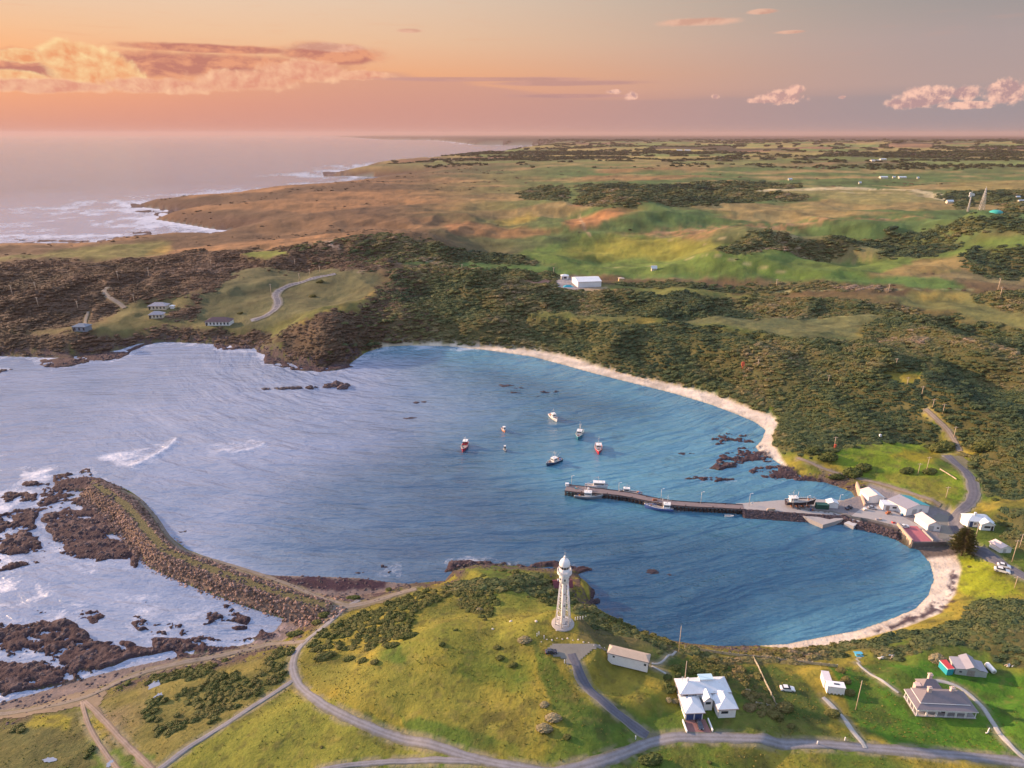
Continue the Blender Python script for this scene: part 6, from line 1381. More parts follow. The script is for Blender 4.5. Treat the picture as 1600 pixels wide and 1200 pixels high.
# ------------------------------------------------------------------ lamp posts of the jetty
def lamp_post(base, topy, z, label, group='lamp posts along the jetty'):
    x, y = G(*base, z); h = (base[1] - topy) / (F / math.sqrt(x * x + y * y + (CAM_H - z) ** 2)) / .86
    t = thing('lamp_post', label, 'lamp post', (x, y, z), 0, group); a = M(); a.tube((0, 0, 0), (0, 0, h), .09, .06, 6); a.build('pole', POLEG, t); a = M(); a.tube((0, 0, h - .05), (.7, 0, h + .05), .04, n=5); a.build('arm', POLEG, t); a = M(); a.box(.5, 1.0, -.12, .12, h - .02, h + .1); a.build('lamp_head', LAMPG, t)
for (b_, ty, z, lb) in (((893, 759), 744, 2.0, 'lamp post at the outer head of the jetty'), ((966.5, 769.5), 755, 2.0, 'jetty lamp post beside the small white workboat'), ((1032.6, 781), 765, 2.0, 'jetty lamp post above the blue and white boat'), ((1094.8, 787), 770, 2.0, 'lone lamp post halfway along the jetty'),
                       ((1170, 790.5), 773, 2.0, 'lamp post where the jetty meets the causeway'), ((1238, 794), 776, 2.0, 'lamp post before the stern of the old ship'), ((1259, 795), 777, 2.0, 'lamp post before the bow of the old ship'), ((1309.6, 794), 776, 2.2, 'lamp post right of the small white causeway shed')): lamp_post(b_, ty, z, lb)
# small clutter on jetty and hardstand
def stack(name, label, cat, px, z, boxes, group=None):
    x, y = G(*px, z); t = thing(name, label, cat, (x, y, z), 0, group)
    for (x0, x1, y0, y1, z0, z1, mm, nm) in boxes: a = M(); a.box(x0, x1, y0, y1, z0, z1); a.build(nm, mm, t)
stack('winch_house', 'small white winch hut on the jetty head', 'hut', (886, 759), 2.0, [(-.6, .6, -.5, .5, 0, 1.0, WHITE, 'wall'), (-.7, .7, -.6, .6, 1.003, 1.1, TINW, 'roof')])
stack('crate_stack', 'stack of white fish crates on the jetty deck', 'crates', (919, 766), 2.0, [(-.4, .4, -.3, .3, 0, .5, WHITE, 'crate'), (-.35, .4, -.3, .28, .503, 1.0, WHITE, 'crate')])
stack('crate_stack', 'rusty bins on the jetty beside the blue boat', 'crates', (1022, 782), 2.0, [(-.5, .3, -.3, .3, 0, .7, RUST, 'bin'), (.4, 1.1, -.3, .3, 0, .6, RUST, 'bin')])
stack('sign_board', 'white sign board where the jetty begins', 'sign', (1175, 789), 2.0, [(-.05, .05, -.05, .05, 0, .6, POLEG, 'post'), (-.5, .5, -.06, .06, .603, 1.2, WHITE, 'board')])
for nm, lb, ct, px, z_, bx in [
  ('craypot_stack', 'stack of brown cray pots on the yard below the low white building', 'cray pots', (1388, 803), 2.22, [(-.9, .1, -.5, .5, 0, .55, RUST, 'pot'), (.15, 1.1, -.5, .5, 0, .55, POLEW, 'pot'), (-.5, .6, -.4, .4, .553, 1.1, RUST, 'pot')]),
  ('craypot_stack', 'stack of grey cray pots near the dark stone sea wall', 'cray pots', (1372, 812), 2.22, [(-.8, .2, -.4, .4, 0, .5, TING, 'pot'), (.25, 1.1, -.4, .4, 0, .5, POLEW, 'pot')]),
  ('bin', 'blue bin beside the biggest harbour shed', 'bin', (1409, 806), 2.22, [(-.35, .35, -.3, .3, 0, .8, BLUED, 'body'), (-.38, .38, -.33, .33, .803, .88, TEAL, 'lid')]),
  ('pallet_stack', 'pallets and white tubs before the first shed with the sunlit pink roof slope', 'pallets', (1352, 797), 2.24, [(-.8, .6, -.5, .5, 0, .35, POLEW, 'pallet'), (-.6, .3, -.4, .4, .353, .8, WHITE, 'tub')]),
  ('pallet_stack', 'dark drums beside the green container', 'drums', (1268, 798), 1.96, [(-.6, -.1, -.25, .25, 0, .8, BLUED, 'drum'), (0, .5, -.25, .25, 0, .8, RUST, 'drum')]),
  ('fish_tub', 'red fish tub near the low pale wall', 'tub', (1396, 817), 2.27, [(-.5, .5, -.4, .4, 0, .6, REDR, 'body'), (-.55, .55, -.45, .45, .603, .68, TRIM, 'rim')]),
  ('timber_stack', 'stack of sawn timber along the causeway edge', 'timber', (1205, 797), 1.96, [(-1.6, 1.4, -.3, .3, 0, .4, POLEW, 'plank'), (-1.3, 1.3, -.25, .25, .403, .7, POLEW, 'plank')]),
  ('rope_coil', 'rope and net heap on the jetty head', 'nets', (901, 763), 2.0, [(-.6, .5, -.4, .4, 0, .35, TEAL, 'net'), (-.3, .3, -.3, .3, .353, .6, RUST, 'net')])]: stack(nm, lb, ct, px, z_, bx)
# ================================================================== VEHICLES
def car(label, loc, rz, paint, kind='car', group=None, s=1.0):
    t = thing('parked_car', label, 'car', loc, rz, group); t.scale = (s, s, s)
    prof = [(-2.05, .35), (-2.1, .75), (-1.9, .92), (-1.15, .98), (.75, 1.0), (1.75, .88), (2.05, .72), (2.08, .35)]
    def loft(pr, w0_, w1_, zs): 
        n = len(pr); V = [(x, -w0_ if z < zs else -w1_, z) for x, z in pr] + [(x, w0_ if z < zs else w1_, z) for x, z in pr]; return V, [tuple(range(n))[::-1], tuple(range(n, 2 * n))] + [(i, (i + 1) % n, n + (i + 1) % n, n + i) for i in range(n)]
    a = M(); a.add(*loft(prof, .85, .82, .8)); bo = a.build('body', paint, t)
    cabp = [(-1.5, .95), (-1.25, 1.42), (.1, 1.46), (.85, 1.0)] if kind == 'car' else [(-.1, .95), (-.05, 1.5), (.5, 1.52), (1.05, 1.0)]
    a = M(); a.add(*loft(cabp, .72, .66, 1.2)); cb = a.build('windows', GLASS, t)
    a = M(); q = cabp; a.box(q[1][0] + .05, q[2][0] - .05, -.64, .64, q[1][1] + .005, q[1][1] + .07); a.build('roof', paint, t)
    for x in (-1.3, 1.3):
        for y in (-.80, .80): a = M(); a.tube((x, y - .1, .33), (x, y + .1, .33), .33, n=12); w_ = a.build('wheel', BLACK, t); b = M(); b.tube((x, y - .11, .33), (x, y + .11, .33), .16, n=8); b.build('rim', SILV, w_)
    for y in (-.6, .6): a = M(); a.box(2.06, 2.11, y - .17, y + .17, .58, .74); a.build('headlight', LAMPG, t)
    for y in (-.62, .62): a = M(); a.box(-2.13, -2.08, y - .14, y + .14, .62, .8); a.build('tail_light', REDR, t)
    return t
def onroad(px, py, dz=.12): x, y, z = gt1(px, py); return (x, y, z + dz)
c1 = M()
hx = lambda x, y, z=.06: (HO[0] + x * math.cos(HRZ) - y * math.sin(HRZ), HO[1] + x * math.sin(HRZ) + y * math.cos(HRZ), HO[2] + z)
car('dark car parked before the blue garage doors', hx(2.6, -1.7), HRZ - math.pi / 2, DARKC, s=.62)
car('dark car parked at the lighthouse turning area', onroad(861, 1021), .1, DARKC, s=.66)
car('white car parked on the harbour road, front one of two', onroad(1565, 894), -.55, HULLS['white'], s=1.0)
car('white car parked just behind the front one on the harbour road', onroad(1568, 886.5), -.5, HULLS['white'], s=.85)
car('white car parked on the grass right of the sloping fence', onroad(1230, 1078.5, .02), -.12, HULLS['white'], s=.78)
car('dark ute parked at the end of the causeway', (*G(1326, 795, 2.2), 2.27), .5, DARKC, 'ute', s=.75)
car('pale car parked in front of the low flat-roofed building', (*G(1363, 795, 2.26), 2.27), -.3, SILV, s=.75)
car('white car parked on the red slipway apron', (*G(1413, 824, 2.3), 2.31), .1, HULLS['white'], s=.75)
# turning area at the lighthouse
P = GT([(858, 1004), (892, 1004), (935, 1008), (965, 1012), (962, 1018), (930, 1016), (912, 1028), (905, 1042), (886, 1040), (880, 1030), (862, 1027), (852, 1016)])
def drape(name, label, P, m_, lift=.06, sub=14):
    P = np.array(P)[:, :2]; x0, y0 = P.min(0); x1, y1 = P.max(0); nx, ny = [max(6, int(k)) for k in ((x1 - x0) / .55, (y1 - y0) / .55)]
    X, Y = np.meshgrid(np.linspace(x0, x1, nx), np.linspace(y0, y1, ny), indexing='ij'); X = X.ravel(); Y = Y.ravel()
    ins = inpoly(X + (vnoise(X, Y, 2) - .5) * .8, Y + (vnoise(X, Y, 3) - .5) * .8, P).reshape(nx, ny); Zz = grid_sample(H, X, Y) + lift
    Fs = [(i * ny + j, (i + 1) * ny + j, (i + 1) * ny + j + 1, i * ny + j + 1) for i in range(nx - 1) for j in range(ny - 1) if ins[i, j] and ins[i + 1, j] and ins[i, j + 1] and ins[i + 1, j + 1]]
    me = bpy.data.meshes.new(name); me.from_pydata(np.stack([X, Y, Zz], 1).tolist(), [], Fs); me.materials.append(m_); me.polygons.foreach_set('use_smooth', [True] * len(Fs))
    bm = bmesh.new(); bm.from_mesh(me); bmesh.ops.delete(bm, geom=[v for v in bm.verts if not v.link_faces], context='VERTS'); bm.to_mesh(me); bm.free()
    o = bpy.data.objects.new(name, me); COL.objects.link(o); o['kind'] = 'structure'; o['label'] = label; return o
drape('turning_area', 'asphalt turning area beside the lighthouse', P, SURF['asphalt'], .09)
drape('gravel_apron', 'wide gravel junction at the foot of the drive', GT([(985, 1132), (1006, 1140), (1040, 1145), (1075, 1146), (1060, 1158), (1010, 1166), (985, 1172), (1004, 1156), (996, 1142)]), SURF['gravel'], .10)
drape('gravel_apron', 'wide pale gravel area at the top of the harbour road', GT([(1466, 716), (1480, 711), (1505, 712), (1516, 722), (1512, 744), (1500, 738), (1480, 724)]), SURF['gravel'], .16)
drape('gravel_apron', 'muddy gravel flat where the shore tracks meet', GT([(60, 1102), (110, 1084), (150, 1074), (170, 1080), (158, 1100), (170, 1126), (150, 1120), (128, 1104), (90, 1112), (20, 1124), (-20, 1124)]), SURF['mud'], .07)
drape('harbour_yard', 'grey sealed yard between the harbour sheds and the road', GT([(1464, 800), (1500, 800), (1496, 830), (1480, 848), (1462, 840), (1470, 828), (1452, 812)]), SURF['asphalt'], .08)
drape('gravel_apron', 'pale gravel landing beside the blue bench', GT([(1334, 1026), (1348, 1026), (1346, 1034), (1342, 1042), (1332, 1042), (1336, 1034)]), SURF['pale'], .08)
drape('saddle_gravel', 'bare grey gravel where the breakwater track meets the road', GT([(505, 936), (530, 940), (575, 938), (610, 926), (630, 924), (600, 942), (560, 952), (530, 962), (505, 975), (490, 985), (508, 955)]), SURF['dirt'], .07)
def puddle(px, py, rx, ry, label):
    x, y, z = gt1(px, py); a = M(); n = 18; a.add([(rx * (1 + .25 * math.sin(i * 2.3)) * math.cos(2 * math.pi * i / n), ry * (1 + .2 * math.cos(i * 3.1)) * math.sin(2 * math.pi * i / n), 0) for i in range(n)], [tuple(range(n))]); o = a.build('puddle', mat('puddle_water', (.25, .28, .36), .08, spec=.9) if 'puddle_water' not in bpy.data.materials else bpy.data.materials['puddle_water'])
    o.location = (x, y, z + .16); o['kind'] = 'structure'; o['label'] = label
puddle(241, 1072, 1.2, 1.6, 'pale pool among the tussocks beside the shore track'); puddle(247, 1090, .9, 1.3, 'second pale pool among the tussocks'); puddle(78, 1188, 1.4, .6, 'small puddle in the bottom left grass'); puddle(172, 1194, .6, .9, 'puddle in the rutted track')
# ================================================================== POLES, FENCES, SMALL FURNITURE
def pole(base, topy, label, thick=.10, m_=None, name='utility_pole', cross=True, group='timber poles dotted over the land', minh=1.5):
    x, y, z = gt1(*base); dst = math.sqrt(x * x + y * y + (CAM_H - z) ** 2); ce = math.hypot(x, y) / dst; h = max(minh, (base[1] - topy) / (F / dst) / ce); th_ = max(thick, dst / 2600)
    t = thing(name, label, 'pole', (x, y, z), 0, group); a = M(); a.tube((0, 0, -.5), (0, 0, h), th_, th_ * .75, 7); a.build('post', m_ or POLEW, t)
    if cross: a = M(); a.box(-.9, .9, -th_ * .6, th_ * .6, h - .5, h - .5 + th_ * 1.2); a.build('crossarm', m_ or POLEW, t)
    return t
PL = [((1060.5, 1018), 984, 'tall pale pole on the cliff edge behind the two storey house'), ((1068.5, 1076), 1041, 'timber pole touching the left side of the two storey house'), ((1337, 1109), 1073, 'yellowish timber pole alone on the lawn'),
      ((1581, 878), 850, 'tall pole beside the two white cars'), ((1585, 919), 904, 'short pole at the bend of the harbour road'), ((1593, 855), 838, 'pole right of the small lone shed'), ((1524, 841), 822, 'pole before the harbour house'),
      ((1478, 778), 763, 'pole on the slope behind the biggest harbour shed'), ((1303, 701), 684, 'pole rising from the bushes left of the green field'), ((1490, 684), 669, 'pole beside the scrub track'), ((1447, 738), 717, 'thin pole on the green field'),
      ((1434, 742), 726, 'thin pale mast left of the thin field pole'), ((1184, 574), 562, 'pole in the scrub above the long beach'), ((1294, 598), 587, 'pole in the scrub right of the beach crest'), ((1417, 602), 591, 'pole standing in the scrub clearing'),
      ((1440, 618), 605, 'pole below the scrub clearing'), ((1457, 637), 625, 'second pole below the scrub clearing'), ((1400, 571), 561, 'pole above the scrub clearing'), ((1473, 646), 633, 'pole above the bend of the scrub track'), ((1213, 447), 437, 'pole at the meadow bushes'),
      ((1388, 456), 445, 'pole on the meadow edge at right'), ((1559, 454), 438, 'pale pole on the far right meadow'), ((1563, 462), 451, 'shorter pole beside the pale one at far right'), ((20, 463), 449, 'leftmost pole on the heath'), ((60, 479), 467, 'pole on the heath left of the blue house'),
      ((56, 453), 443, 'pole on the heath at the left edge, upper one'), ((122, 483), 472, 'pole above the blue-roofed house'), ((185, 438), 426, 'pole above the scrub track bend'), ((233, 433), 420, 'pole on the heath right of the track bend'), ((210, 473), 462, 'pole left of the upper cream house'),
      ((330, 417), 407, 'pole at the top of the heath'), ((424, 461), 445, 'pole at the bend of the new sealed road'), ((468, 439), 428, 'pole beside the upper part of the new sealed road'), ((484, 431), 421, 'pole near the top of the new sealed road'), ((500, 427), 416, 'pole at the top end of the new sealed road'),
      ((461, 414), 405, 'pole beyond the new sealed road'), ((722, 423), 413, 'pole on the scrub ridge'), ((865, 429), 418, 'pole left of the white warehouse')]
for b_, ty, lb in PL: pole(b_, ty, lb, group=None if b_[1] > 650 else 'timber poles dotted over the land', cross=b_[1] < 1000)
def fence(label, pts, h=.85, step=.26, post=1.9, m_=POLEW, group=None):
    W_ = smooth_line(gtp(pts), 1); seg = np.hypot(*np.diff(W_, axis=0).T); L = np.concatenate([[0], np.cumsum(seg)]); o0 = (W_[0][0], W_[0][1], hz(*W_[0])); t = thing('paling_fence', label, 'fence', o0, 0, group)
    A = lambda s_: (np.interp(s_, L, W_[:, 0]), np.interp(s_, L, W_[:, 1]))
    def P3(s_, z): x, y = A(s_); return (x - o0[0], y - o0[1], hz(x, y) - o0[2] + z)
    n = int(L[-1] / post)
    for i in range(n + 1): s_ = L[-1] * i / n; p = P3(s_, 0); a = M(); a.box(p[0] - .07, p[0] + .07, p[1] - .07, p[1] + .07, p[2] - .3, p[2] + h + .12); a.build('post', m_, t)
    for z in (h * .3, h * .8):
        a = M()
        for i in range(n): a.tube(P3(L[-1] * i / n, z), P3(L[-1] * (i + 1) / n, z), .04, n=4)
        a.build('rail', m_, t)
    a = M(); k = int(L[-1] / step)
    for i in range(k):
        p = P3(L[-1] * i / k, 0); q = P3(L[-1] * (i + .72) / k, 0); a.add([(p[0], p[1], p[2] + .05), (q[0], q[1], q[2] + .05), (q[0], q[1], q[2] + h), (p[0], p[1], p[2] + h), (p[0], p[1] + .03, p[2] + .05), (q[0], q[1] + .03, q[2] + .05), (q[0], q[1] + .03, q[2] + h), (p[0], p[1] + .03, p[2] + h)], [(0, 1, 2, 3), (7, 6, 5, 4), (3, 2, 6, 7), (0, 3, 7, 4), (1, 5, 6, 2)])
    o = a.build('pickets', m_, t); o['kind'] = 'stuff'
FENM = mat('weathered_palings', (.40, .36, .30), .9, var=.5, vscale=2)
fence('long weathered paling fence along the top of the bay bank', [(1070, 1014), (1100, 1018), (1140, 1024), (1176, 1028), (1220, 1033), (1262, 1038), (1308, 1043)], m_=FENM)
fence('pale paling fence sloping down the lawn from the long fence', [(1177, 1029), (1190, 1056), (1202, 1080), (1213, 1104)], m_=FENM, h=.7)
fence('short low paling fence among the garden shrubs', [(1181, 1100), (1196, 1103), (1211, 1105)], m_=FENM, h=.5)
def small_post(px, label, h=.9, group=None):
    x, y, z = gt1(*px); a = M(); a.box(-.09, .09, -.09, .09, -.2, h); o = a.build('marker_post', WHITE); o.location = (x, y, z); tag(o, label, 'post', group)
for lb_, p in zip(('leftmost', 'second', 'middle', 'fourth', 'rightmost'), [(899, 969), (902.5, 968.5), (906.5, 968), (910.5, 967.5), (915, 967)]): small_post(p, lb_ + ' of five short white posts right of the lighthouse base', group='white posts right of the lighthouse')
for lb_, p in zip(('leftmost', 'middle', 'rightmost'), [(839, 994), (842, 992), (850, 998)]): small_post(p, lb_ + ' of three short white posts above the turning area', group='white posts below the lighthouse')
small_post((993, 1155), 'white marker post at the road junction'); small_post((1277, 1163), 'white marker post beside the coast road'); small_post((1320, 1157), 'white marker post right of the pale driveway'); small_post((882, 1036), 'white marker post beside the lighthouse drive')
def boulder_thing(px, r, label, group=None, m_=None, sc_=(1, .8, .7)):
    x, y, z = gt1(*px); me = rockmesh('boulder', int(px[0]), m_ or BOULDM, 2, .8, .14); o = bpy.data.objects.new('boulder', me); COL.objects.link(o); o.location = (x, y, z); o.scale = (r * sc_[0], r * sc_[1], r * sc_[2]); o.rotation_euler = (0, 0, px[0]); tag(o, label, 'boulder', group)
PALE_ST = mat('pale_stone', (.52, .46, .42), .9, var=.4)
for p, r, lb in [((838, 971), .5, 'pale boulder on the grass left of the lighthouse'), ((798, 971), .5, 'pale boulder far left of the lighthouse'), ((770, 983), .4, 'small pale stone on the hill crest'), ((870, 985), .3, 'small stone at the foot of the lighthouse'), ((1062, 1086), .6, 'pale garden boulder left of the two storey house')]: boulder_thing(p, r, lb, None, PALE_ST)
for i in range(13):
    p = (846 + i * 8.2, 1003 - 4 * math.sin(i * .4) + (0 if i < 8 else (i - 8) * 1.3) - (2 if i % 2 else 0)); boulder_thing(p, .22 + .05 * (i % 3), 'one of the small kerb stones edging the turning area', 'kerb stones edging the turning area', PALE_ST)
def bench():
    x, y, z = gt1(1341, 1024); t = thing('picnic_table', 'bright blue picnic table at the end of the gravel path', 'picnic table', (x, y, z), .02); B = mat('bright_blue_paint', (.10, .42, .60), .5)
    a = M(); a.box(-.95, .95, -.4, .4, .72, .78); a.build('table_top', B, t)
    for s2 in (-1, 1): a = M(); a.box(-.95, .95, s2 * .75 - .15, s2 * .75 + .15, .42, .47); a.build('seat', B, t); a = M(); a.box(s2 * .7 - .05, s2 * .7 + .05, -.7, .7, .2, .41); a.box(s2 * .7 - .05, s2 * .7 + .05, -.3, .3, -.1, .71); a.build('leg', B, t)
bench()
def clothesline():
    x, y, z = gt1(1427, 1079); t = thing('clothesline', 'white clothesline frame left of the pink chimneys', 'clothesline', (x, y, z), -.02)
    for q in (0, 1.45, 2.9): a = M(); a.tube((q, 0, -.2), (q, 0, .95), .06, n=6); a.build('post', WHITE, t)
    for yy in (-.25, 0, .25): a = M(); a.tube((0, yy, .95), (2.9, yy, .95), .04, n=5); a.build('bar', WHITE, t)
clothesline()
def ornament():
    x, y, z = gt1(1542, 1146); t = thing('garden_ornament', 'small white anchor ornament on the lawn beside the driveway', 'ornament', (x, y, z), .5)
    a = M(); a.tube((0, 0, 0), (.5, 0, 1.3), .1, n=6); a.build('shank', WHITE, t); a = M(); a.tube((-.55, 0, .45), (.05, .0, .02), .11, n=6); a.tube((.05, 0, .02), (.65, 0, .2), .11, n=6); a.build('arm', WHITE, t); a = M(); a.tube((.28, -.5, 1.1), (.6, .5, 1.1), .06, n=6); a.build('stock', DARKW, t)
ornament()
def fish_debris(px, label):
    x, y, z = gt1(*px); t = thing('timber_pile', label, 'timber pile', (x, y, z), .3); rnd = random.Random(int(px[0]))
    for i in range(7): a = M(); q = rnd.uniform(-.8, .8); a.tube((q - .5, rnd.uniform(-.5, .5), .05 + .09 * i % .4), (q + .6, rnd.uniform(-.5, .5), .1 + .08 * i), .08, n=5); a.build('log', WHITE if i % 2 else POLEW, t)
fish_debris((1378, 1028), 'scatter of white timber left of the grey bush'); fish_debris((1392, 1027), 'smaller scatter of white timber nearer the grey bush')
fish_debris((1578, 1041), 'pile of dark and white timber behind the white tank')
# ------------------------------------------------------------------ far houses
def farm(name, label, px, w, d_, h, rh, wm, rm, rz=0.0, wins=3, cat='house', hip=True):
    x, y, z = gt1(*px); t = thing(name, label, cat, (x, y, z), rz); a = M(); a.box(0, w, 0, d_, -1.5, h); a.build('wall', wm, t); a = M()
    a.hip(0, w, 0, d_, h + .01, rh, .5) if hip else a.gable(0, w, 0, d_, h + .05, rh, 'x', .4); 
    if not hip: b = M(); b.pent(.01, w - .01, .01, d_ - .01, h - .1, h, rh, 'x'); b.build('gable_wall', wm, t)
    a.build('roof', rm, t)
    for i in range(wins): x0 = w * (i + .3) / wins; window(t, x0, x0 + w / wins * .45, .7, h - .5, 0, fm=TRIM)
    if wins: door(t, w * .02, w * .02 + .9, 2.0, 0, DARKW)
    return t
CRW = mat('pale_cream_wall', (.66, .58, .46), .8); BLR = mat('blue_grey_roof', (.16, .20, .26), .5, var=.2)
farm('house', 'upper of two cream houses on the left meadow, grey roof', (232, 484), 12.5, 7, 2.7, 2.0, CRW, TING, .03, 5); farm('house', 'lower of two cream houses on the left meadow, smaller', (233, 498), 9.0, 6, 2.7, 1.9, CRW, TING, .12, 4)
farm('house', 'long house with purple-brown roof at the meadow shore', (321, 509), 16.5, 8, 2.8, 2.3, WHITE, mat('purple_brown_roof', (.10, .06, .075), .6), .02, 7); farm('house', 'blue-roofed house alone among the left scrub', (114, 518), 9, 6, 3.2, 1.6, mat('blue_grey_wall', (.24, .28, .34), .7), BLR, -.06, 3)
farm('shed', 'tiny white shed right of the upper cream house', (266, 482.5), 2.6, 2, 2.0, .8, WHITE, TINW, 0, 0, 'shed')
farm('warehouse', 'big white warehouse among the scrub in mid distance', (903, 449), 19, 20, 4.4, 1.8, WHITE, TINW, .16, 0, 'warehouse', False)
farm('shed', 'small white shed left of the white warehouse', (877, 437), 6, 5, 3, 1.2, WHITE, TINW, 0, 1, 'shed'); farm('water_tank_shed', 'little ochre tank house right of the white warehouse', (967, 442), 4, 4, 3.5, .8, CREAM, TANR, 0, 0, 'tank')
x, y, z = gt1(888, 448); a = M(); a.hip(-4, 4, -2.5, 2.5, 0, 1.6, 0); o = a.build('covered_boat', TEAL); o.location = (x, y, z); tag(o, 'bright teal tarpaulin-covered load before the white warehouse', 'tarpaulin')
FAR = [((1362, 252.5), 60, 'far white farm shed, left of the upper pair'), ((1376, 250.5), 40, 'far white farm shed, right of the upper pair'), ((1376, 279), 34, 'far white barn left of the farmstead trees'), ((1395, 278.5), 12, 'small far white house between two barns'), ((1405, 279), 34, 'far long white barn right of the small farmhouse'), ((1433, 279.5), 9, 'small far shed right of the barns'),
       ((1232, 282), 16, 'far white shed before the dark tree belt'), ((1342, 287.5), 10, 'far white shed at the right end of the tree belt'), ((1057, 236.5), 60, 'farthest white farm roofs, left one'), ((1070, 236.5), 60, 'farthest white farm roofs, right one'), ((1480, 318), 18, 'white clubhouse at the end of the racecourse'), ((1592, 318), 16, 'white house at the right edge below the far trees'), ((1588, 311), 12, 'pale house among trees at the right edge'),
       ((1018, 424), 9, 'tiny pale shed on the green dune meadow')]
for p, w, lb in FAR:
    k = math.hypot(*gt1(*p)[:2]) / 1500; farm('farm_building', lb, p, w * .5, w * .25, 3.0 * max(1, k * .7), 1.8 * max(1, k * .6), CRW, TINW, .05, 0, 'farm building', False)
a = M(); x, y, z = gt1(1556, 333.5); a.lathe([(7, 0), (7, 1.6), (6, 3.0), (3.6, 4.2), (0, 4.6)], 20); o = a.build('dome_tank', mat('teal_dome', (.04, .36, .32), .5, var=.2)); o.location = (x, y, z - .5); tag(o, 'teal domed reservoir roof beside the far towers', 'reservoir')
def tower(base, topy, w, label, dishes):
    x, y, z = gt1(*base); dst = math.sqrt(x * x + y * y + (CAM_H - z) ** 2); h = (base[1] - topy) / (F / dst); t = thing('radio_tower', label, 'tower', (x, y, z)); n = 9
    Q = lambda i, k: (lambda r: (r * (1, 1, -1, -1)[k % 4], r * (1, -1, -1, 1)[k % 4], h * i / n))(w * (1 - .85 * i / n))
    for k in range(4): a = M(); a.tube(Q(0, k), Q(n, k), .22, .14, 5); a.build('leg', POLEG, t)
    for i in range(n):
        a = M()
        for k in range(4): a.tube(Q(i, k), Q(i + 1, k + 1), .11, n=4); a.tube(Q(i + 1, k), Q(i + 1, k + 1), .11, n=4); a.tube(Q(i, k + 1), Q(i + 1, k), .11, n=4)
        a.build('brace', POLEG, t)
    a = M(); a.tube((0, 0, h), (0, 0, h * 1.08), .2, n=5); a.build('antenna', POLEG, t)
    for i in range(dishes): a = M(); s_ = 1 if i % 2 else -1; a.tube((s_ * 1.6, -.3, h * (.82 + .06 * i)), (s_ * 1.6, -1.2, h * (.82 + .06 * i)), 1.5, n=12); a.build('dish', WHITE, t)
tower((1512, 331), 307, .9, 'slim radio tower with white dishes on the far ridge', 3); tower((1533, 329), 302, 2.6, 'broad-based lattice tower right of the dish tower', 0)
x, y, z = gt1(1160, 578); a = M(); a.box(-.8, .8, -.15, .15, 1.0, 3.2); a.tube((0, .2, -.5), (0, .2, 3.4), .18, n=6); o = a.build('beacon_board', mat('orange_red_paint', (.75, .14, .08), .6)); o.location = (x, y, z + 1.2); tag(o, 'small red leading mark in the scrub above the beach', 'beacon')
x, y, z = gt1(1304, 703); a = M(); a.box(-.45, .45, -.12, .12, .6, 1.9); a.tube((0, .2, -.5), (0, .2, 2.0), .12, n=6); o = a.build('beacon_board', bpy.data.materials['orange_red_paint']); o.location = (x, y, z + .6); tag(o, 'small red leading mark beside the pole above the small cove', 'beacon')
farm('shelter', 'tiny pinkish shelter at the top of the green field', (1474, 703), 3, 1.6, 1.5, .5, BRICKC, TINP, .05, 0, 'shelter'); 
x, y, z = gt1(1375, 683); a = M(); a.box(-.4, .4, -.3, .3, -.2, 1.2); a.hip(-.4, .4, -.3, .3, 1.2, .3, .1); o = a.build('kiosk', WHITE); o.location = (x, y, z); tag(o, 'tiny white kiosk at the upper edge of the green field', 'kiosk')
wallline('guard_rail', 'pale rail along the bend of the upper harbour road', [(1468, 734), (1480, 741), (1494, 750)], .6, .12, POLEW, cat='rail', base=.2)
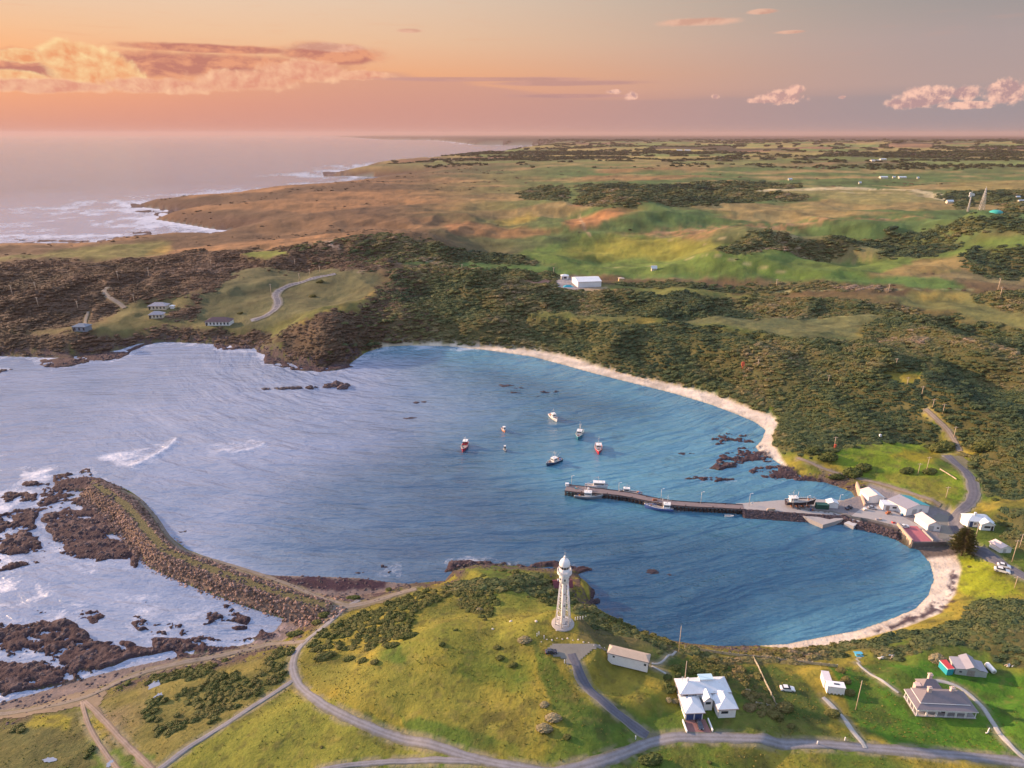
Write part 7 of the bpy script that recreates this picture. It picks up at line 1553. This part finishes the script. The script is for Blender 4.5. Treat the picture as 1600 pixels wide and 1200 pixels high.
# ================================================================== SHRUBS AND TREES ONE CAN TELL APART
NEARB = [blobmesh('shrub', 200 + i, 5 + i % 3, 620, .085, [LEAFG], flat=.66, lean=.45, sub=3) for i in range(4)]
NEARG = [blobmesh('pale_shrub', 230 + i, 5, 520, .085, [GREYLEAF], flat=.62, lean=.55, sub=3) for i in range(2)]
def shrub(px, r, label, group=None, pale=False, h=1.0, lx=1.0, rz=0.0, nm='shrub', me=None):
    x, y, z = gt1(*px); rnd = random.Random(int(px[0] * 3 + px[1])); me = me or (rnd.choice(NEARG) if pale else rnd.choice(NEARB)); o = bpy.data.objects.new(nm, me); COL.objects.link(o)
    o.location = (x, y, z - .08 * r); o.rotation_euler = (0, 0, rz + rnd.uniform(-.3, .3)); o.scale = (r * lx, r, r * h); return tag(o, label, 'shrub', group)
for px, r, lx, lb in [((505, 1028), 2.0, 1.9, 'long dark rounded shrub at the left foot of the hill'), ((545, 1031), 1.3, 1.4, 'brown-green shrub just right of the long dark shrub'), ((566, 1034), 1.3, 1, 'middle shrub of the row at the left foot of the hill'), ((585, 1036), 1.2, 1, 'last shrub of the row at the left foot of the hill'),
        ((640, 995), 1.6, 1.9, 'big streamlined shrub casting shadow on the left slope'), ((612, 1010), 1.4, 1.7, 'shrub below the big streamlined shrub'), ((588, 1002), 1.2, 1.6, 'brown shrub in the left slope thicket'), ((572, 964), 1.3, 1.7, 'shrub above the road bend, upper left slope'), ((600, 972), 1.3, 1.7, 'shrub right of the one above the road bend'),
        ((690, 1008), .9, 1.2, 'lone small shrub in the middle of the slope'), ((726, 944), .9, 1.2, 'lone shrub near the hill crest left of the thicket'), ((757, 969), .7, 1.1, 'small shrub on the crest below the thicket'), ((712, 985), .5, 1.6, 'tiny flat shrub right of the big streamlined one'), ((776, 1013), 1.0, 1.2, 'dark shrub upper one of three on the right slope'),
        ((780, 1029), 1.1, 1.3, 'dark shrub middle one of three on the right slope'), ((802, 1040), .9, 1.3, 'dark shrub lowest one of three on the right slope'), ((885, 1153), .95, 1.2, 'lone dark shrub near the bottom of the hill'), ((1015, 1190), 2.0, 1.5, 'big dark shrub below the coast road at the bottom edge'), ((502, 1168), .5, 1, 'small shrub on the bottom left field'),
        ((1108, 1192), .6, 1, 'small yellowish shrub below the coast road'), ((1225, 1108), 2.1, 1.1, 'large dark garden tree at the end of the sloping fence'), ((1205, 1118), 1.6, 1.4, 'dark garden shrub left of the large garden tree'), ((1235, 1136), .9, 1.3, 'low dark shrub on the lawn below the garden tree'), ((1300, 1117), 1.6, 1.2, 'dark shrub left of the pale driveway'),
        ((1327, 1084), 1.4, 1.0, 'green shrub beside the L-shaped shed'), ((1320, 1064), 1.5, .9, 'tall olive shrub behind the L-shaped shed'), ((1313, 1050), 1.4, 1.0, 'olive shrub at the end of the long fence'), ((1048, 1080), 1.3, 1.2, 'garden shrub left of the two storey house, lower'), ((1042, 1060), 1.2, 1.1, 'garden shrub left of the two storey house, upper'),
        ((1055, 1045), 1.4, 1.2, 'shrub below the tall cliff-edge pole'), ((1170, 1108), 1.5, 1.3, 'dark shrub at the right wall of the two storey house'), ((1165, 1085), 1.2, 1.2, 'shrub behind the right wing of the two storey house'),
        ((1292, 716), 2.5, 1.2, 'domed shrub left of the cove bushes, by the path'), ((1268, 706), 2.0, 1.1, 'rounded green shrub at the cove end of the path'), ((1330, 742), 3.0, 1.1, 'broad shrub between the cove and the green field'), ((1348, 733), 2.4, 1.1, 'shrub on the lower edge of the green field'), ((1417, 738), 1.9, 1.1, 'single round dark shrub on the green field'),
        ((1452, 739), 1.9, 1.3, 'shrub beside the rail of the upper harbour road'), ((1472, 702), 3.4, 1.2, 'domed shrub at the top of the green field'), ((1306, 746), 1.5, 1.6, 'low shrub on the cove bank'), ((1535, 700), 3.0, 1.2, 'brown leaning shrub right of the gravel top of the road'),
        ((425, 997 - 20), .1, 1, None), ((505, 962), 1.6, 1.2, 'green shrub patch left of the road above the small beach'), ((495, 974), 1.5, 1.2, 'lower green shrub beside the road above the small beach'), ((461, 992), 1.6, 1.7, 'flat green shrub at the road junction by the shore'), ((607, 922), 1.2, 1.0, 'round green shrub beside the saddle road'), ((552, 935), 1.3, 1.9, 'low green shrub patch on the saddle'),
        ((580, 482), 0, 1, None), ((488, 464), 3.0, 1.2, 'round bush right of the new sealed road'), ((500, 441), 2.6, 1.3, 'dark bush near the top of the new sealed road'), ((375, 490), 2.0, 1.2, 'small bush on the meadow left of the new sealed road')]:
    if lb and r > .2: shrub(px, r * (1.45 if 690 < px[1] < 760 else 1), lb, lx=lx)
for px, r, lx, lb in [((816, 1001), 1.6, 1.3, 'pale wind-combed shrub left of the turning area'), ((848, 1102), 1.1, 1.1, 'pale round shrub on the lower right slope'), ((860, 1122), 1.5, 1.4, 'wind-combed pale shrub on the lower right slope, upper'), ((846, 1138), 1.5, 1.4, 'wind-combed pale shrub on the lower right slope, lower'), ((746, 955), 1.3, 1.1, 'pale shrub in the crest thicket'),
        ((1460, 1032), 2.0, 1.2, 'silvery bush left of the turquoise shed'), ((1053, 1096), .9, 1, 'pale flowering shrub left of the garage'), ((1043, 1094), .8, 1, 'second pale flowering shrub left of the garage'), ((1167, 1080), .7, 1.3, 'small pale shrub behind the two storey house')]: shrub(px, r, lb, pale=True, lx=lx)
# hill thickets and hedges (too many stems to count)
TH = [[(470, 1000), (520, 975), (560, 958), (600, 945), (650, 925), (720, 915), (700, 930), (650, 955), (640, 985), (620, 1010), (560, 1012), (500, 1018)], [(690, 925), (740, 905), (860, 905), (860, 925), (800, 935), (760, 965), (735, 960), (720, 935)], [(770, 890), (850, 900), (872, 930), (860, 950), (800, 945), (780, 925)],
      [(1080, 1028), (1130, 1030), (1190, 1050), (1192, 1072), (1120, 1062), (1080, 1052), (1062, 1060), (1030, 1080), (1060, 1040)], [(1150, 1090), (1190, 1082), (1215, 1110), (1210, 1130), (1150, 1118)], [(920, 955), (980, 975), (1050, 1005), (1060, 1012), (1000, 998), (930, 975)],
      [(160, 1078), (235, 1058), (300, 1045), (420, 1012), (460, 1012), (440, 1040), (330, 1060), (260, 1090), (240, 1130), (200, 1120)], [(260, 1060), (440, 1015), (450, 1050), (330, 1130), (260, 1180), (220, 1160)], [(-30, 1135), (60, 1130), (130, 1120), (150, 1190), (80, 1220), (-30, 1210)], [(1150, 1020), (1300, 1008), (1300, 1022), (1200, 1026)],
      [(1490, 880), (1505, 860), (1512, 880), (1500, 925), (1488, 935), (1500, 900)], [(1500, 735), (1520, 760), (1528, 785), (1560, 780), (1545, 765), (1520, 735)]]
th_ = np.zeros(gx.shape)
for i, P in enumerate(TH): th_ = np.maximum(th_, pmask(P, .8, 1) * (sst(n1 * .6 + n2 * .4, .48, .54) if i in (0, 6, 7, 8) else sst(n1 * .5 + n2 * .5, .42, .5)))
th_ *= (road_mask > .5) * (H > 1.3)
for (cx_, cy_, cz_), r_, f_ in lv: th_ = th_ * (np.hypot(gx - cx_, gy - cy_) > r_ * .9)
idx, x, y, z = pick(th_, np.interp(gr, [90, 260], [.95, 1.6]))
s = np.interp(gr[idx], [90, 260], [.8, 1.35]) * (.5 + .8 * RG.random(len(idx)))
CN = newcoll('thicket_kinds')
for i in range(5): source(CN, blobmesh('thicket_bush', 300 + i, 3, 150, .17, [LEAFG], flat=.6, lean=.6))
scatter('hill_thickets', CN, np.stack([x, y, z - .05], 1), s, RG.normal(.1, .3, len(idx)), .6 + .3 * RG.random(len(idx)), 'low wind-combed thickets over the hill, banks and dunes')
# Norfolk pine beside the beach
def norfolk_pine():
    x, y, z = gt1(1502, 868); t = thing('norfolk_pine', 'broad olive Norfolk pine standing at the top of the near beach', 'tree', (x, y, z)); h = 10.5; rnd = random.Random(3)
    a = M(); a.tube((0, 0, -.5), (.1, 0, h), .32, .05, 9); a.build('trunk', BARK, t); c = M(); b = M(); zz = 1.9
    while zz < h - .2:
        u = (zz - 1.9) / (h - 1.9); L = 4.6 * (1 - u) ** .55 * min(1, .75 + u) * (.85 + .15 * rnd.random()) + .25; n = 7
        for i in range(n):
            th2 = i * 6.283 / n + rnd.uniform(-.25, .25) + zz; c_, s_ = math.cos(th2), math.sin(th2); l = L * rnd.uniform(.8, 1.08); e = (c_ * l, s_ * l, zz - .12 * l + .10 * l * l / 3.9)
            b.tube((0, 0, zz), e, .06, .02, 4)
            for q in range(int(9 + l * 7)):
                f = rnd.uniform(.18, 1.05); px_, py_, pz_ = e[0] * f, e[1] * f, zz + (e[2] - zz) * f; sp2 = .16 + .10 * l * (1 - abs(f - .6)); dx, dy = -s_ * rnd.uniform(-1, 1) * sp2 * 2.6, c_ * rnd.uniform(-1, 1) * sp2 * 2.6; w_ = rnd.uniform(.10, .2)
                c.add([(px_, py_, pz_ - .03), (px_ + dx + c_ * w_, py_ + dy + s_ * w_, pz_ + .04), (px_ + dx * .8 + c_ * .5, py_ + dy * .8 + s_ * .5, pz_ + rnd.uniform(.05, .3)), (px_ + c_ * .3, py_ + s_ * .3, pz_ + .18)], [(0, 1, 2, 3)])
        zz += .55 - .2 * u
    b.build('branches', BARK, t); c.build('crown', LEAFG, t)
norfolk_pine()
# ================================================================== ROCKS STANDING ALONE IN THE WATER
def outcrop(px, rx, ry, hh, label, n=9, group=None):
    x, y = G(px[0], px[1], 0); rnd = random.Random(int(px[0] + px[1])); bm = bmesh.new()
    for i in range(n):
        u = rnd.uniform(-1, 1); v = rnd.uniform(-1, 1) * (1 - abs(u) * .5); r = rnd.uniform(.35, .8) * min(rx, ry * 2.2) * (1.1 - .5 * abs(u)); res = bmesh.ops.create_icosphere(bm, subdivisions=3, radius=1.0)
        pl = [(Vector((rnd.gauss(0, 1), rnd.gauss(0, 1), rnd.gauss(.4, 1))).normalized(), rnd.uniform(.5, .9)) for _ in range(8)]
        for w_ in res['verts']:
            for nn, dd in pl:
                k = w_.co.dot(nn)
                if k > dd: w_.co -= nn * (k - dd)
            w_.co *= 1 + rnd.uniform(-.10, .10) + .12 * math.sin(w_.co.x * 9 + i) * math.sin(w_.co.y * 11); w_.co = Vector((w_.co.x * r + u * rx, w_.co.y * r * .7 + v * ry, w_.co.z * hh * rnd.uniform(.98, 1.0) * (1 - .55 * abs(u)) - .1))
    me = bpy.data.meshes.new('rock_outcrop'); bm.to_mesh(me); bm.free(); me.materials.append(ROCKM if hh > 1.5 else WETROCK); o = bpy.data.objects.new('rock_outcrop', me); COL.objects.link(o); o.location = (x, y, 0); return tag(o, label, 'rock', group)
for a_ in [((528, 604), 6.5, 3.5, 3.0, 'tallest end of the long rocky islet off the headland', 12), ((487, 606), 3.0, 2.0, 1.9, 'small rock in the middle of the long islet', 7), ((455, 607), 8.0, 2.0, 1.1, 'low long rock in the left half of the islet', 14), ((418, 608), 3.0, 1.4, .8, 'low rock at the left tip of the islet', 6),
           ((655, 628), 3.5, 1.4, .5, 'low rock awash left of the mid-bay group', 6), ((640, 653), 3.0, 1.2, .5, 'small flat rock awash below the mid-bay group', 5), ((792, 602), 4.0, 1.4, .6, 'upper left rock of the mid-bay group', 7), ((812, 606), 3.0, 1.0, .45, 'flat rock just right of the upper left mid-bay rock', 6), ((802, 614), 3.6, 1.0, .5, 'lower left rock of the mid-bay group', 6),
           ((850, 613), 2.6, 1.2, .6, 'middle right rock of the mid-bay group', 6), ((868, 612), 1.4, 1.0, .5, 'rightmost rock of the mid-bay group', 4), ((840, 619), 1.2, .9, .4, 'lowest rock of the mid-bay group', 4), ((286, 830), 1.4, .8, .4, 'single small rock right of the breakwater bend', 4), ((599, 886), 1.4, .9, .6, 'small rock off the kelp beach, upper', 5), ((562, 895), 1.3, .6, .4, 'small rock off the kelp beach, lower left', 4), ((608, 880), .6, .5, .3, 'tiny rock off the kelp beach', 3),
           ((1022, 893), 2.6, 1.2, .4, 'flat rock awash right of the lighthouse', 6), ((1048, 898), 1.3, .7, .25, 'tiny flat rock awash right of the bigger flat rock', 4), ((1072, 709), 3.2, 1.0, .4, 'low rock left of the cove reefs', 6), ((1100, 746), 5.0, 1.0, .4, 'thin low reef rock below the cove reefs', 8), ((1186, 999), .5, .4, .3, 'small dark rock at the near shore', 3),
           ((5, 578), 4.0, 1.8, 1.2, 'rock at the left edge before the heath shore', 5), ((725, 888), 2.0, 1.4, 1.2, 'dark rock at the tip below the hill thicket', 6), ((752, 884), 2.4, 1.2, 1.1, 'dark rock right of the tip below the hill', 6), ((925, 938), 2.2, 1.4, 1.0, 'dark rock on the shore behind the lighthouse', 7), ((788, 880), 1.0, .6, .5, 'small rock off the hill tip', 4)]: outcrop(*a_)
# ================================================================== HAZE
def build_haze():
    bm = bmesh.new(); bmesh.ops.create_cube(bm, size=1.0)
    x0, x1, y0, y1, z0, z1 = -52000, 52000, -3000, 34000, -5.0, 205.0
    for v in bm.verts: v.co = ((x0 + x1) / 2 + v.co.x * (x1 - x0), (y0 + y1) / 2 + v.co.y * (y1 - y0), (z0 + z1) / 2 + v.co.z * (z1 - z0))
    me = bpy.data.meshes.new('haze'); bm.to_mesh(me); bm.free(); o = bpy.data.objects.new('haze', me); COL.objects.link(o)
    m = bpy.data.materials.new('haze'); m.use_nodes = True; nt = m.node_tree; nt.nodes.clear()
    out = nt.nodes.new('ShaderNodeOutputMaterial'); v = nt.nodes.new('ShaderNodeVolumePrincipled')
    v.inputs['Color'].default_value = (.56, .42, .41, 1); v.inputs['Density'].default_value = 4.0e-5; v.inputs['Anisotropy'].default_value = .12
    nt.links.new(v.outputs[0], out.inputs['Volume']); me.materials.append(m)
    o['kind'] = 'stuff'; o['label'] = 'thin pale evening haze over sea and land'
build_haze()
